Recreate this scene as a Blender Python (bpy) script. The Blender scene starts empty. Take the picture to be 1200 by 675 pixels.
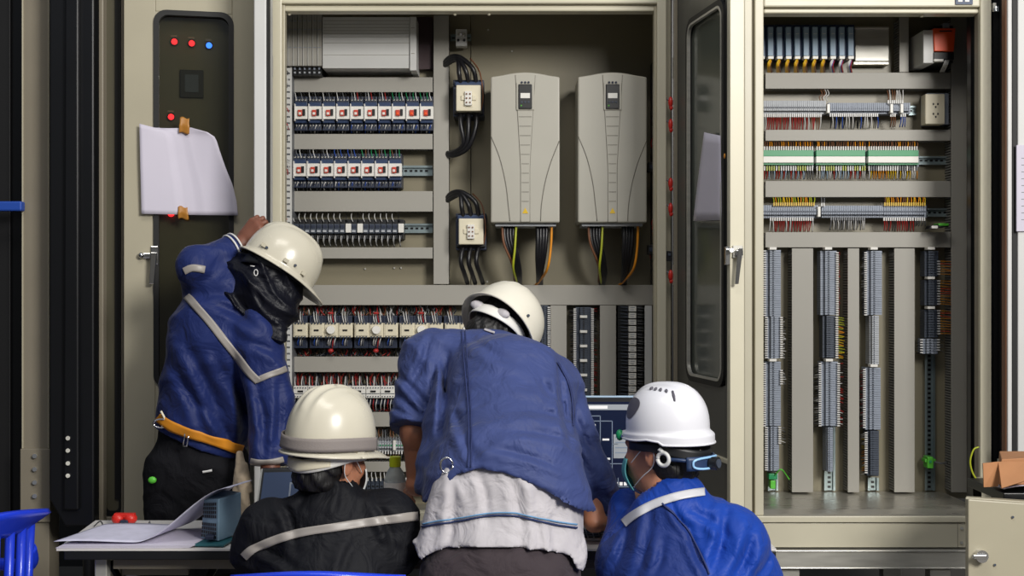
import bpy, bmesh, math, random
import numpy as np
from mathutils import Vector, Matrix
from mathutils.bvhtree import BVHTree

random.seed(7)
scene = bpy.context.scene
COL = scene.collection
F = 1440.0            # focal length in pixels of the 1200x675 frame
CAM_Z = 1.45
PI = math.pi

def P(px, py, y):
    """world point seen at a pixel when it stands y metres away"""
    return Vector(((px - 600) * y / F, y, CAM_Z - (py - 337.5) * y / F))

def X(px, y): return (px - 600) * y / F
def Z(py, y): return CAM_Z - (py - 337.5) * y / F

# ------------------------------------------------------------------ materials
def srgb(r, g, b):
    def f(c):
        c /= 255.0
        return c / 12.92 if c <= 0.04045 else ((c + 0.055) / 1.055) ** 2.4
    return (f(r), f(g), f(b), 1.0)

MATS = {}
def mat(name, rgb, rough=0.5, metal=0.0, var=0.06, scale=6.0, bump=0.0, bscale=60.0, spec=0.5,
        emit=None, estr=0.0, sheen=0.0, coat=0.0, stretch=(1, 1, 1), rvar=0.0, bdist=0.002):
    if name in MATS: return MATS[name]
    m = bpy.data.materials.new(name); m.use_nodes = True
    nt = m.node_tree; N = nt.nodes; L = nt.links
    b = N['Principled BSDF']
    c = srgb(*rgb)
    b.inputs['Roughness'].default_value = rough
    b.inputs['Metallic'].default_value = metal
    b.inputs['Specular IOR Level'].default_value = spec
    if sheen: b.inputs['Sheen Weight'].default_value = sheen
    if coat: b.inputs['Coat Weight'].default_value = coat; b.inputs['Coat Roughness'].default_value = 0.08
    tc = N.new('ShaderNodeTexCoord')
    mp = N.new('ShaderNodeMapping'); mp.inputs['Scale'].default_value = stretch
    L.new(tc.outputs['Object'], mp.inputs['Vector'])
    nz = N.new('ShaderNodeTexNoise'); nz.inputs['Scale'].default_value = scale; nz.inputs['Detail'].default_value = 5
    L.new(mp.outputs['Vector'], nz.inputs['Vector'])
    mx = N.new('ShaderNodeMix'); mx.data_type = 'RGBA'
    lo = tuple(max(0, x * (1 - var * 2)) for x in c[:3]) + (1,)
    hi = tuple(min(1, x * (1 + var * 2)) for x in c[:3]) + (1,)
    mx.inputs['A'].default_value = lo; mx.inputs['B'].default_value = hi
    L.new(nz.outputs['Fac'], mx.inputs['Factor'])
    L.new(mx.outputs['Result'], b.inputs['Base Color'])
    if rvar:
        mr = N.new('ShaderNodeMapRange')
        mr.inputs['To Min'].default_value = max(0, rough - rvar); mr.inputs['To Max'].default_value = min(1, rough + rvar)
        L.new(nz.outputs['Fac'], mr.inputs['Value']); L.new(mr.outputs['Result'], b.inputs['Roughness'])
    if bump:
        n2 = N.new('ShaderNodeTexNoise'); n2.inputs['Scale'].default_value = bscale; n2.inputs['Detail'].default_value = 4
        L.new(mp.outputs['Vector'], n2.inputs['Vector'])
        bp = N.new('ShaderNodeBump'); bp.inputs['Strength'].default_value = bump; bp.inputs['Distance'].default_value = bdist
        L.new(n2.outputs['Fac'], bp.inputs['Height']); L.new(bp.outputs['Normal'], b.inputs['Normal'])
    if emit:
        b.inputs['Emission Color'].default_value = srgb(*emit); b.inputs['Emission Strength'].default_value = estr
    MATS[name] = m
    return m

def glass_mat(name, rgb, opacity, rough=0.03):
    m = bpy.data.materials.new(name); m.use_nodes = True
    nt = m.node_tree; N = nt.nodes; L = nt.links
    N.remove(N['Principled BSDF'])
    out = N['Material Output']
    tr = N.new('ShaderNodeBsdfTransparent'); tr.inputs['Color'].default_value = srgb(*rgb)
    gl = N.new('ShaderNodeBsdfGlossy'); gl.inputs['Roughness'].default_value = rough
    nz = N.new('ShaderNodeTexNoise'); nz.inputs['Scale'].default_value = 3
    fr = N.new('ShaderNodeFresnel'); fr.inputs['IOR'].default_value = 1.45
    mt = N.new('ShaderNodeMath'); mt.operation = 'MULTIPLY_ADD'
    L.new(nz.outputs['Fac'], mt.inputs[0]); mt.inputs[1].default_value = opacity
    L.new(fr.outputs['Fac'], mt.inputs[2])
    mx = N.new('ShaderNodeMixShader')
    L.new(mt.outputs['Value'], mx.inputs['Fac']); L.new(tr.outputs['BSDF'], mx.inputs[1]); L.new(gl.outputs['BSDF'], mx.inputs[2])
    L.new(mx.outputs['Shader'], out.inputs['Surface'])
    MATS[name] = m
    return m

M = {}
M['cream'] = mat('cream_paint', (204, 198, 176), 0.38, var=0.03, bump=0.08, bscale=220, rvar=0.08)
M['beige'] = mat('beige_paint', (172, 165, 143), 0.42, var=0.04, bump=0.08, bscale=200)
M['taupe'] = mat('taupe_paint', (136, 128, 112), 0.45, var=0.05, bump=0.08, bscale=200)
M['plate'] = mat('mounting_plate_paint', (134, 127, 106), 0.40, var=0.05, scale=2.5, bump=0.05, bscale=150)
M['duct'] = mat('grey_duct_plastic', (160, 157, 149), 0.5, var=0.03, scale=3)
M['duct_side'] = mat('slotted_duct_plastic', (140, 139, 134), 0.55, var=0.03)
M['duct_white'] = mat('pale_duct_plastic', (205, 205, 203), 0.5, var=0.03)
M['steel'] = mat('galvanised_steel', (188, 186, 178), 0.38, metal=0.45, var=0.12, scale=9, stretch=(1, 1, 6), rvar=0.12)
M['rail'] = mat('zinc_rail', (150, 165, 168), 0.35, metal=0.7, var=0.1, scale=20)
M['sillm'] = mat('brushed_sill_metal', (178, 174, 162), 0.30, metal=0.55, var=0.15, scale=4, stretch=(1, 6, 1), rvar=0.15)
M['chrome'] = mat('chrome', (215, 215, 215), 0.15, metal=1.0, var=0.05)
M['black'] = mat('black_plastic', (20, 21, 24), 0.45, var=0.1)
M['blackpaint'] = mat('black_paint', (16, 17, 20), 0.32, var=0.12, bump=0.03)
M['gasket'] = mat('black_rubber', (14, 14, 15), 0.6)
M['navy'] = mat('navy_plastic', (38, 46, 66), 0.45, var=0.1)
M['darkblue'] = mat('dark_blue_plastic', (35, 55, 90), 0.45, var=0.1)
M['greyblue'] = mat('grey_blue_plastic', (160, 184, 206), 0.5, var=0.06)
M['termgrey'] = mat('terminal_grey', (142, 150, 164), 0.5, var=0.1, scale=40)
M['termlight'] = mat('terminal_light_grey', (172, 176, 182), 0.5, var=0.08, scale=40)
M['termdark'] = mat('terminal_dark', (62, 70, 84), 0.5, var=0.1, scale=40)
M['white'] = mat('white_plastic', (226, 224, 218), 0.4, var=0.03)
M['ivory'] = mat('ivory_plastic', (220, 212, 188), 0.42, var=0.04)
M['drive'] = mat('drive_housing', (172, 169, 158), 0.42, var=0.03, bump=0.05, bscale=300)
M['drive2'] = mat('drive_groove', (112, 109, 100), 0.5, var=0.03)
M['red'] = mat('red_plastic', (205, 40, 30), 0.4)
M['redbtn'] = mat('faded_red_plastic', (196, 66, 48), 0.4)
M['orange'] = mat('orange_plastic', (238, 84, 28), 0.35)
M['yellow'] = mat('yellow_insulation', (216, 178, 30), 0.4)
M['amber'] = mat('amber_insulation', (222, 142, 25), 0.4)
M['ygreen'] = mat('yellow_green_insulation', (170, 178, 40), 0.4)
M['green'] = mat('green_plastic', (22, 138, 84), 0.4)
M['lime'] = mat('lime_plastic', (90, 190, 60), 0.4)
M['brownw'] = mat('brown_insulation', (120, 78, 52), 0.5)
M['redw'] = mat('red_insulation', (165, 38, 36), 0.45)
M['bluew'] = mat('blue_insulation', (38, 78, 170), 0.45)
M['whitew'] = mat('white_insulation', (215, 214, 212), 0.45)
M['greyw'] = mat('grey_insulation', (110, 112, 116), 0.45)
M['blackw'] = mat('black_insulation', (22, 22, 26), 0.35)
M['maroon'] = mat('maroon_liner', (52, 34, 38), 0.5)
M['paper'] = mat('white_paper', (205, 200, 214), 0.7, var=0.03, bump=0.1, bscale=30)
M['tape'] = mat('brown_tape', (176, 120, 50), 0.35, var=0.12)
M['panel_glass'] = glass_mat('door_glass', (222, 222, 214), 0.05, 0.05)
M['lamp_red'] = mat('lit_red_lens', (255, 50, 50), 0.3, emit=(255, 40, 48), estr=4.0)
M['lamp_blue'] = mat('lit_blue_lens', (40, 90, 255), 0.3, emit=(50, 110, 255), estr=5.0)
M['concrete'] = mat('concrete_floor', (96, 92, 86), 0.7, var=0.15, scale=2.5, bump=0.2, bscale=40)
M['wall'] = mat('dark_wall_paint', (48, 47, 46), 0.8, var=0.1, scale=1.5, bump=0.1)

# ------------------------------------------------------------------ mesh building
class MB:
    def __init__(self): self.v = []; self.f = []; self.mi = []; self.mats = []; self.sm = []
    def _m(self, m):
        m = M[m] if isinstance(m, str) else m
        if m not in self.mats: self.mats.append(m)
        return self.mats.index(m)
    def add(self, vs, fs, m, smooth=False):
        b = len(self.v); k = self._m(m)
        self.v.extend([tuple(v) for v in vs])
        for f in fs:
            self.f.append(tuple(b + i for i in f)); self.mi.append(k); self.sm.append(smooth)
        return self
    def box(self, a, b, m):
        x0, x1 = sorted((a[0], b[0])); y0, y1 = sorted((a[1], b[1])); z0, z1 = sorted((a[2], b[2]))
        vs = [(x0, y0, z0), (x1, y0, z0), (x1, y1, z0), (x0, y1, z0), (x0, y0, z1), (x1, y0, z1), (x1, y1, z1), (x0, y1, z1)]
        return self.add(vs, [(0, 3, 2, 1), (4, 5, 6, 7), (0, 1, 5, 4), (1, 2, 6, 5), (2, 3, 7, 6), (3, 0, 4, 7)], m)
    def pb(self, x0, y0, x1, y1, yf, yb, m):
        """box whose front face at depth yf covers the pixel rectangle, reaching back to yb"""
        a = P(x0, y0, yf); b = P(x1, y1, yf)
        return self.box((a.x, yf, a.z), (b.x, yb, b.z), m)
    def hexa(self, vs, m):
        return self.add(vs, [(0, 3, 2, 1), (4, 5, 6, 7), (0, 1, 5, 4), (1, 2, 6, 5), (2, 3, 7, 6), (3, 0, 4, 7)], m)
    def prism(self, pts, y0, y1, m, smooth=False):
        """outline in x,z extruded along y"""
        n = len(pts)
        vs = [(p[0], y0, p[1]) for p in pts] + [(p[0], y1, p[1]) for p in pts]
        fs = [tuple(range(n)), tuple(range(2 * n - 1, n - 1, -1))]
        area = sum(pts[i][0] * pts[(i + 1) % n][1] - pts[(i + 1) % n][0] * pts[i][1] for i in range(n))
        fs += [(i, i + n, (i + 1) % n + n, (i + 1) % n) for i in range(n)]
        if area < 0: fs = [tuple(reversed(f)) for f in fs]
        return self.add(vs, fs, m, smooth)
    def cyl(self, a, b, r, m, n=16, r2=None, smooth=True):
        a = Vector(a); b = Vector(b); d = (b - a).normalized()
        u = d.orthogonal().normalized(); w = d.cross(u)
        r2 = r if r2 is None else r2
        vs = [a + r * (math.cos(2 * PI * i / n) * u + math.sin(2 * PI * i / n) * w) for i in range(n)]
        vs += [b + r2 * (math.cos(2 * PI * i / n) * u + math.sin(2 * PI * i / n) * w) for i in range(n)]
        self.add(vs, [(i, (i + 1) % n, (i + 1) % n + n, i + n) for i in range(n)], m, smooth)
        self.add(vs[:n], [tuple(range(n - 1, -1, -1))], m); self.add(vs[n:], [tuple(range(n))], m)
        return self
    def tube(self, pts, r, m, n=6, sub=0):
        pts = [Vector(p) for p in pts]
        if sub: pts = spline(pts, sub)
        k = len(pts); vs = []; prev = None
        for i in range(k):
            d = (pts[min(i + 1, k - 1)] - pts[max(i - 1, 0)]).normalized()
            if prev is None: u = d.orthogonal().normalized()
            else:
                u = (prev - d * prev.dot(d)); u = u.normalized() if u.length > 1e-6 else d.orthogonal().normalized()
            prev = u; w = d.cross(u)
            rr = r[i] if isinstance(r, (list, tuple)) else r
            vs += [pts[i] + rr * (math.cos(2 * PI * j / n) * u + math.sin(2 * PI * j / n) * w) for j in range(n)]
        fs = [(i * n + j, i * n + (j + 1) % n, (i + 1) * n + (j + 1) % n, (i + 1) * n + j) for i in range(k - 1) for j in range(n)]
        fs += [tuple(range(n - 1, -1, -1)), tuple(range((k - 1) * n, k * n))]
        return self.add(vs, fs, m, True)
    def ball(self, c, r, m, n=12, sq=(1, 1, 1)):
        vs = []; fs = []; h = n // 2
        for i in range(h + 1):
            t = PI * i / h
            for j in range(n):
                p = 2 * PI * j / n
                vs.append((c[0] + r * sq[0] * math.sin(t) * math.cos(p), c[1] + r * sq[1] * math.sin(t) * math.sin(p), c[2] + r * sq[2] * math.cos(t)))
        for i in range(h):
            for j in range(n):
                fs.append((i * n + j, (i + 1) * n + j, (i + 1) * n + (j + 1) % n, i * n + (j + 1) % n))
        return self.add(vs, fs, m, True)
    def grid(self, fn, nu, nv, m, closed_u=False, smooth=True):
        vs = [fn(i / (nu - (0 if closed_u else 1)), j / (nv - 1)) for j in range(nv) for i in range(nu)]
        fs = []
        for j in range(nv - 1):
            for i in range(nu if closed_u else nu - 1):
                i2 = (i + 1) % nu
                fs.append((j * nu + i, j * nu + i2, (j + 1) * nu + i2, (j + 1) * nu + i))
        return self.add(vs, fs, m, smooth)
    def build(self, name, parent=None, bevel=0.0, seg=2, solid=0.0, subd=0, off=0.0, xf=None):
        me = bpy.data.meshes.new(name)
        vs = self.v
        if xf is not None: vs = [tuple(xf @ Vector(v)) for v in vs]
        o = bpy.data.objects.new(name, me)
        if parent is not None:
            w = parent.get('_o'); w = Vector(w) if w is not None else Vector((0, 0, 0))
        else:
            # origin at the base of the shape
            lo = [min(v[i] for v in vs) for i in range(3)]; hi = [max(v[i] for v in vs) for i in range(3)]
            w = Vector(((lo[0] + hi[0]) / 2, (lo[1] + hi[1]) / 2, lo[2])); o.location = w
        me.from_pydata([(v[0] - w.x, v[1] - w.y, v[2] - w.z) for v in vs], [], self.f)
        for m in self.mats: me.materials.append(m)
        me.polygons.foreach_set('material_index', self.mi)
        me.polygons.foreach_set('use_smooth', self.sm)
        me.update()
        COL.objects.link(o)
        o['_o'] = list(w)
        if parent is not None: o.parent = parent
        if parent is not None and parent.type == 'MESH': pass
        if solid:
            md = o.modifiers.new('solid', 'SOLIDIFY'); md.thickness = solid; md.offset = off
        if bevel:
            md = o.modifiers.new('bevel', 'BEVEL'); md.width = bevel; md.segments = seg; md.limit_method = 'ANGLE'; md.angle_limit = math.radians(50)
        if subd:
            md = o.modifiers.new('sub', 'SUBSURF'); md.levels = subd; md.render_levels = subd
        return o

def spline(pts, sub):
    pts = [Vector(p) for p in pts]; out = []
    n = len(pts)
    for i in range(n - 1):
        p0 = pts[max(i - 1, 0)]; p1 = pts[i]; p2 = pts[i + 1]; p3 = pts[min(i + 2, n - 1)]
        for s in range(sub):
            t = s / sub
            out.append(0.5 * ((2 * p1) + (p2 - p0) * t + (2 * p0 - 5 * p1 + 4 * p2 - p3) * t * t + (3 * p1 - p0 - 3 * p2 + p3) * t ** 3))
    out.append(pts[-1]); return out

def tag(o, label=None, cat=None, group=None, kind=None):
    if label: o['label'] = label
    if cat: o['category'] = cat
    if group: o['group'] = group
    if kind: o['kind'] = kind
    return o
def thing(name, loc, label, cat, group=None):
    o = bpy.data.objects.new(name, None); COL.objects.link(o)
    o.location = loc; o['_o'] = list(loc); o.empty_display_size = 0.05
    return tag(o, label, cat, group)
def tree_copy(o, parent=None):
    c = o.copy(); COL.objects.link(c)
    if parent is not None: c.parent = parent
    for ch in o.children: tree_copy(ch, c)
    return c
def dup(root, delta, label, group=None, rotz=None):
    kids = list(root.children)
    c = root.copy(); COL.objects.link(c)
    c.location = root.location + Vector(delta)
    if rotz is not None: c.rotation_euler = (0, 0, rotz)
    c['label'] = label
    if group: c['group'] = group
    for ch in kids: tree_copy(ch, c)
    return c
ORD = ['first', 'second', 'third', 'fourth', 'fifth', 'sixth', 'seventh', 'eighth', 'ninth', 'tenth', 'eleventh', 'twelfth',
       'thirteenth', 'fourteenth', 'fifteenth', 'sixteenth', 'seventeenth', 'eighteenth', 'nineteenth', 'twentieth']
# ------------------------------------------------------------------ the room
def struct(name, mb, **k): return tag(mb.build(name, **k), kind='structure')
struct('floor', MB().box((-6, -4, -0.1), (6, 6.4, 0), 'concrete'))
struct('wall_back', MB().box((-6, 6.4, 0), (6, 6.55, 4.2), 'wall'))
struct('wall_left', MB().box((-6.15, -4, 0), (-6, 6.55, 4.2), 'wall'))

YF, YB = 4.75, 5.27          # cabinet front and mounting plate
# ------------------------------------------------------------------ main enclosures
def enclosure(label, x0, x1, post_l, post_r, rail_y, base_z_px):
    """x0..x1 outer pixel columns at the front"""
    L = thing('electrical_enclosure', (X((x0 + x1) / 2, YF), (YF + 5.4) / 2, Z(base_z_px, YF)), label, 'enclosure')
    return L
top = Z(-70, YF)
# left enclosure
E1 = thing('electrical_enclosure', (X(550, YF), 5.05, 0.34),
           'wide open cream switchgear enclosure holding relays, contactors and two drives', 'enclosure')
mb = MB(); mb.pb(316, -70, 330, 640, YF, YF + .05, 'cream'); mb.pb(330, -70, 334, 640, YF + .02, YF + .06, 'beige'); mb.build('post', E1, bevel=.004)
mb = MB(); mb.pb(770, -70, 781, 640, YF, YF + .06, 'cream'); mb.pb(766.5, -70, 770, 640, YF + .02, YF + .07, 'beige'); mb.build('post', E1, bevel=.004)
mb = MB(); mb.pb(316, -70, 781, 4, YF + .003, YF + .05, 'cream'); mb.pb(318, 6, 779, 13, YF + .025, YF + .09, 'cream'); mb.pb(318, 3, 779, 7, YF + .03, YF + .06, 'taupe')
mb.build('top_rail', E1, bevel=.006)
mb = MB(); mb.pb(316, 600, 781, 640, YF + .003, YF + .05, 'cream'); mb.build('bottom_rail', E1, bevel=.004)
mb = MB(); mb.box((-1.016, 4.86, Z(640, YF)), (-1.012, 5.40, top), 'beige'); mb.box((-1.012, 4.86, Z(640, YF)), (X(326, YF), 4.864, top), 'beige'); mb.build('side_panel', E1)
mb = MB(); mb.box((.622, YF + .062, Z(640, YF)), (.626, 5.40, top), 'beige'); mb.box((X(772, YF), YF + .062, Z(640, YF)), (.626, YF + .066, top), 'beige'); mb.build('side_panel', E1)
mb = MB(); mb.box((-1.016, 5.40, Z(640, YF)), (.626, 5.41, top), 'beige'); mb.build('rear_panel', E1)
mb = MB(); mb.box((X(318, YF), YF + .04, top - .02), (.626, 5.40, top), 'beige'); mb.build('roof_panel', E1)
mb = MB(); mb.box((X(318, YF), YF + .04, Z(612, YF) - .03), (.62, 5.40, Z(612, YF) - .02), 'sillm'); mb.build('floor_panel', E1)
mb = MB(); mb.pb(334, -10, 526, 600, YB + .002, YB + .005, 'plate'); mb.pb(527, -10, 551.3, 600, YB + .002, YB + .005, 'plate')
mb.pb(552.3, -10, 768, 600, YB + .0015, YB + .005, 'plate')
for (px, py) in ((572, 35), (768, 35), (428, 315), (462, 314), (470, 314), (571, 330), (600, 60)):
    mb.cyl(P(px, py, YB - .001), P(px, py, YB - .006), .004, 'steel', 10)
mb.build('mounting_plate', E1)
# beads hanging under the top rail (weld studs)
for px in (339, 533, 573):
    MB().cyl(P(px, 14, YF + .06), P(px, 18, YF + .06), .009, 'cream', 12, .005).build('bracket', E1)

E2 = thing('electrical_enclosure', (X(1015, YF), 5.05, 0.34),
           'open cream control enclosure with terminal strips in vertical columns', 'enclosure')
mb = MB(); mb.pb(884.5, -70, 895, 604, YF, YF + .04, 'cream'); mb.pb(881, -70, 885, 604, YF + .02, YF + .04, 'taupe'); mb.build('post', E2, bevel=.004)
mb = MB(); mb.pb(872, -70, 881.5, 604, YF - .01, YF + .05, 'cream'); mb.pb(865.5, -70, 872, 604, YF + .01, YF + .05, 'beige'); mb.build('post', E2, bevel=.004)
mb = MB(); mb.pb(1149, -70, 1162, 604, YF, YF + .05, 'cream'); mb.pb(1146, -70, 1149, 604, YF + .02, YF + .06, 'taupe'); mb.build('post', E2, bevel=.004)
mb = MB(); mb.pb(895, -70, 1149, 8, YF + .003, YF + .05, 'cream'); mb.pb(895, 10, 1149, 15.5, YF + .02, YF + .09, 'cream'); mb.pb(895, 7, 1149, 11, YF + .03, YF + .06, 'taupe')
mb.build('top_rail', E2, bevel=.006)
mb = MB()
prof = [(YF - .005, Z(612, YF)), (YF - .005, Z(604.5, YF)), (YF + .01, Z(604, YF) + .004), (YF + .06, Z(600, YF)), (YF + .12, Z(600, YF)), (YF + .14, Z(604, YF) + .012), (5.26, Z(604, YF) + .008), (5.26, Z(612, YF))]
xa, xb = X(885, YF), X(1158, YF)
n = len(prof); vs = [(xa, p[0], p[1]) for p in prof] + [(xb, p[0], p[1]) for p in prof]
mb.add(vs, [tuple(range(n)), tuple(range(2 * n - 1, n - 1, -1))] + [(i, i + n, (i + 1) % n + n, (i + 1) % n) for i in range(n)][::1], 'sillm')
mb.build('sill', E2, bevel=.003)
mb = MB(); mb.pb(866, 605, 1160, 612.5, YF - .012, YF + .04, 'cream'); mb.build('bottom_rail', E2, bevel=.003)
mb = MB(); mb.pb(868, 613.5, 1135, 641.5, YF - .004, YF + .02, 'cream')
for py in (619, 636): mb.cyl(P(1127, py, YF - .004), P(1127, py, YF - .009), .006, 'steel', 10)
mb.pb(1122, 613.5, 1122.8, 641.5, YF - .005, YF, 'taupe')
mb.build('base_panel', E2, bevel=.003)
mb = MB(); mb.box((X(885, YF), YF + .05, Z(604, YF)), (X(885, YF) + .004, 5.40, top), 'beige'); mb.build('side_panel', E2)
mb = MB(); mb.box((1.985, 4.90, Z(604, YF)), (1.989, 5.40, top), 'blackpaint'); mb.box((X(1150, YF), 4.86, Z(604, YF)), (1.989, 4.90, top), 'blackpaint') ; mb.build('side_panel', E2)
mb = MB(); mb.box((X(885, YF), 5.40, Z(612, YF)), (1.989, 5.41, top), 'beige'); mb.build('rear_panel', E2)
mb = MB(); mb.box((X(885, YF), YF + .05, top - .02), (1.989, 5.40, top), 'beige'); mb.build('roof_panel', E2)
mb = MB(); mb.pb(884, -10, 1135, 584, YB + .002, YB + .005, 'plate')
mb.build('mounting_plate', E2)
MB().cyl(P(1080, 16, YF + .06), P(1080, 20, YF + .06), .012, 'cream', 12, .007).build('bracket', E2)
MB().pb(1120, -6, 1140, 5, YF - .004, YF + .003, 'darkblue').pb(1123, -2, 1128, 2, YF - .006, YF, 'white').pb(1131, -2, 1136, 2, YF - .006, YF, 'white').build('badge', E2)
# the steel stand both enclosures stand on
ST = thing('steel_stand', (X(740, YF), 5.05, 0), 'long grey steel beam stand carrying the two open enclosures', 'stand')
mb = MB(); mb.pb(318, 645, 1160, 667, YF - .02, YF + .06, 'steel'); mb.pb(318, 645, 1160, 647, YF - .026, YF + .06, 'steel'); mb.pb(318, 665, 1160, 667, YF - .026, YF + .06, 'steel'); mb.build('beam', ST, bevel=.004)
mb = MB(); mb.box((X(318, YF), 5.34, Z(667, YF)), (X(1160, YF), 5.42, .339), 'steel'); mb.build('beam', ST, bevel=.004)
for px in (350, 640, 925, 1102):
    for yy in (YF, 5.35):
        x = X(px, YF); mb = MB(); mb.box((x - .04, yy, .012), (x + .04, yy + .06, Z(667, YF)), 'steel'); mb.box((x - .07, yy - .03, 0), (x + .07, yy + .09, .012), 'steel'); mb.build('leg', ST, bevel=.003)

# ------------------------------------------------------------------ cable ducts
def duct(x0, y0, x1, y1, label, vert=False, group='slotted cable ducts', mid='duct', yf=5.185, pitch=3.1):
    a = P(x0, y0, yf); b = P(x1, y1, yf)
    t = thing('cable_duct', ((a.x + b.x) / 2, YB, min(a.z, b.z)), label, 'cable duct', group)
    yf2 = yf + .006
    MB().box((a.x, yf, a.z), (b.x, yf2, b.z), mid).build('duct_cover', t, bevel=.0015)
    mb = MB(); mb.box((min(a.x, b.x) + .004, YB - .006, min(a.z, b.z) + .004), (max(a.x, b.x) - .004, YB - .002, max(a.z, b.z) - .004), 'duct_side')
    p = pitch * yf / F; w = p * .52
    if vert:
        z = b.z + .004
        while z < a.z - w:
            for xx in (a.x + .001, b.x - .004): mb.box((xx, yf2 - .001, z), (xx + .003, YB - .004, z + w), 'duct_side')
            z += p
    else:
        x = a.x + .004
        while x < b.x - w:
            for zz in (a.z - .004, b.z + .001): mb.box((x, yf2 - .001, zz), (x + w, YB - .004, zz + .003), 'duct_side')
            x += p
    mb.build('slotted_wall', t)
    return t
g1 = 'cable ducts of the relay enclosure'
for i, (y0, y1, lb) in enumerate([(90.5, 108, 'grey horizontal cable duct directly above the row of ten red-buttoned relays'),
        (157, 175, 'grey horizontal cable duct between the two rows of red-buttoned relays'),
        (224, 248, 'grey horizontal cable duct under the shorter row of red-buttoned relays'),
        (290, 303, 'thin grey horizontal cable duct under the row of black miniature breakers')]):
    duct(343, y0, 507, y1, lb, group=g1)
duct(343, 334, 765, 357.5, 'widest grey horizontal cable duct crossing the whole enclosure below the drives', group=g1)
duct(343, 418, 628, 436, 'grey horizontal cable duct between the two contactor rows', group=g1)
duct(343, 483, 628, 500, 'grey horizontal cable duct just below the lower contactor row, beside dark-jacketed helmet', group=g1)
duct(343, 541, 628, 553, 'lowest grey horizontal cable duct, behind the bottle with the lime cap', group=g1)
duct(508, 18, 526, 333, 'tall grey vertical cable duct between the relay rows and the two contactors with arched cables', True, group=g1)
duct(645, 358, 664, 586, 'grey vertical cable duct left of the dark terminal column with white clips', True, group=g1)
duct(703, 358, 722, 586, 'grey vertical cable duct between dark terminal column and white-faced mini relays', True, group=g1)
duct(755.5, 358, 764, 586, 'narrow pale vertical cable duct right of the white-faced mini relays', True, group=g1, mid='duct_white')
# perforated white duct seen from its slotted side
def slotted_strip(x0, y0, x1, y1, label, mid, yf=5.12, pitch=7.3, slots='black'):
    a = P(x0, y0, yf); b = P(x1, y1, yf)
    t = thing('slotted_wiring_strip', ((a.x + b.x) / 2, YB, b.z), label, 'cable duct', g1)
    MB().box((a.x + .001, yf + .005, a.z - .001), (b.x - .001, YB - .002, b.z + .001), slots).build('wiring_core', t)
    mb = MB(); w = b.x - a.x
    mb.box((a.x, yf, b.z), (a.x + w * .52, yf + .003, a.z), mid); mb.box((b.x - w * .16, yf, b.z), (b.x, yf + .003, a.z), mid)
    p = pitch * yf / F; z = b.z
    while z < a.z:
        mb.box((a.x + w * .52, yf, z), (b.x - w * .16, yf + .003, z + p * .72), mid); z += p
    mb.build('slotted_face', t)
    return t
t = slotted_strip(328, 78, 342, 596, 'white perforated vertical wiring strip along the left post of the relay enclosure', 'duct_white', slots='greyw')
mb = MB()
for k in range(26):
    z0 = random.choice([random.uniform(118, 165), random.uniform(180, 215), random.uniform(245, 262), random.uniform(78, 95)])
    a = P(random.uniform(329, 335), z0, 5.115); b = P(random.uniform(333, 341), z0 + random.uniform(4, 14), 5.10)
    mb.tube([a, (a + b) / 2 + Vector((.008, -.015, 0)), b], .0022, random.choice(['redw', 'whitew', 'whitew', 'blackw', 'greyw', 'redw']), 5, sub=4)
tag(mb.build('wires', t), kind='stuff')
t = slotted_strip(766, 70, 770.3, 445, 'narrow dark slotted wiring strip along the right post of the relay enclosure', 'taupe', yf=5.14, pitch=5)
mb = MB()
for k in range(30):
    z0 = random.uniform(105, 330); x = random.uniform(764, 769)
    a = P(x, z0, 5.12); b = P(x + random.uniform(-3, 2), z0 + random.uniform(5, 14), 5.10)
    mb.tube([a, (a + b) / 2 + Vector((-.006, -.01, 0)), b], .002, random.choice(['redw', 'blackw', 'greyw', 'blackw', 'brownw']), 5, sub=3)
tag(mb.build('wires', t), kind='stuff')
for py, w in ((195, 'upper'), (292, 'lower')):
    o = MB().pb(759.5, py - 5, 768, py + 6, 5.08, 5.13, 'black').pb(761, py - 2, 766, py + 3, 5.075, 5.09, 'navy').build('wire_clamp', bevel=.002)
    tag(o, '%s small black clamp on the wiring strip right of the drives' % w, 'clamp', 'wire clamps by the right post')

g2 = 'cable ducts of the terminal enclosure'
duct(897, 85, 1114, 104, 'grey horizontal cable duct under the blue-grey input modules', group=g2)
duct(897, 152, 1114, 165, 'thin grey horizontal cable duct above the green relay boards', group=g2)
duct(897, 212, 1114, 231, 'grey horizontal cable duct below the green relay boards', group=g2)
duct(897, 272, 1114, 290, 'grey horizontal cable duct topping the vertical terminal columns', group=g2)
duct(1114.8, 20, 1133, 577, 'full-height grey vertical cable duct at the right edge of the mounting plate', True, group=g2)
duct(1054, 20, 1065, 84.5, 'short grey vertical cable duct left of the orange power supply', True, group=g2)
duct(928, 291, 953, 577, 'grey vertical cable duct between first and second terminal columns', True, group=g2)
duct(993.5, 291, 1007, 577, 'narrow grey vertical cable duct right of the yellow-wired terminal column', True, group=g2)
duct(1048, 291, 1072, 577, 'wide grey vertical cable duct left of the terminal column with orange wires', True, group=g2)

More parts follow.
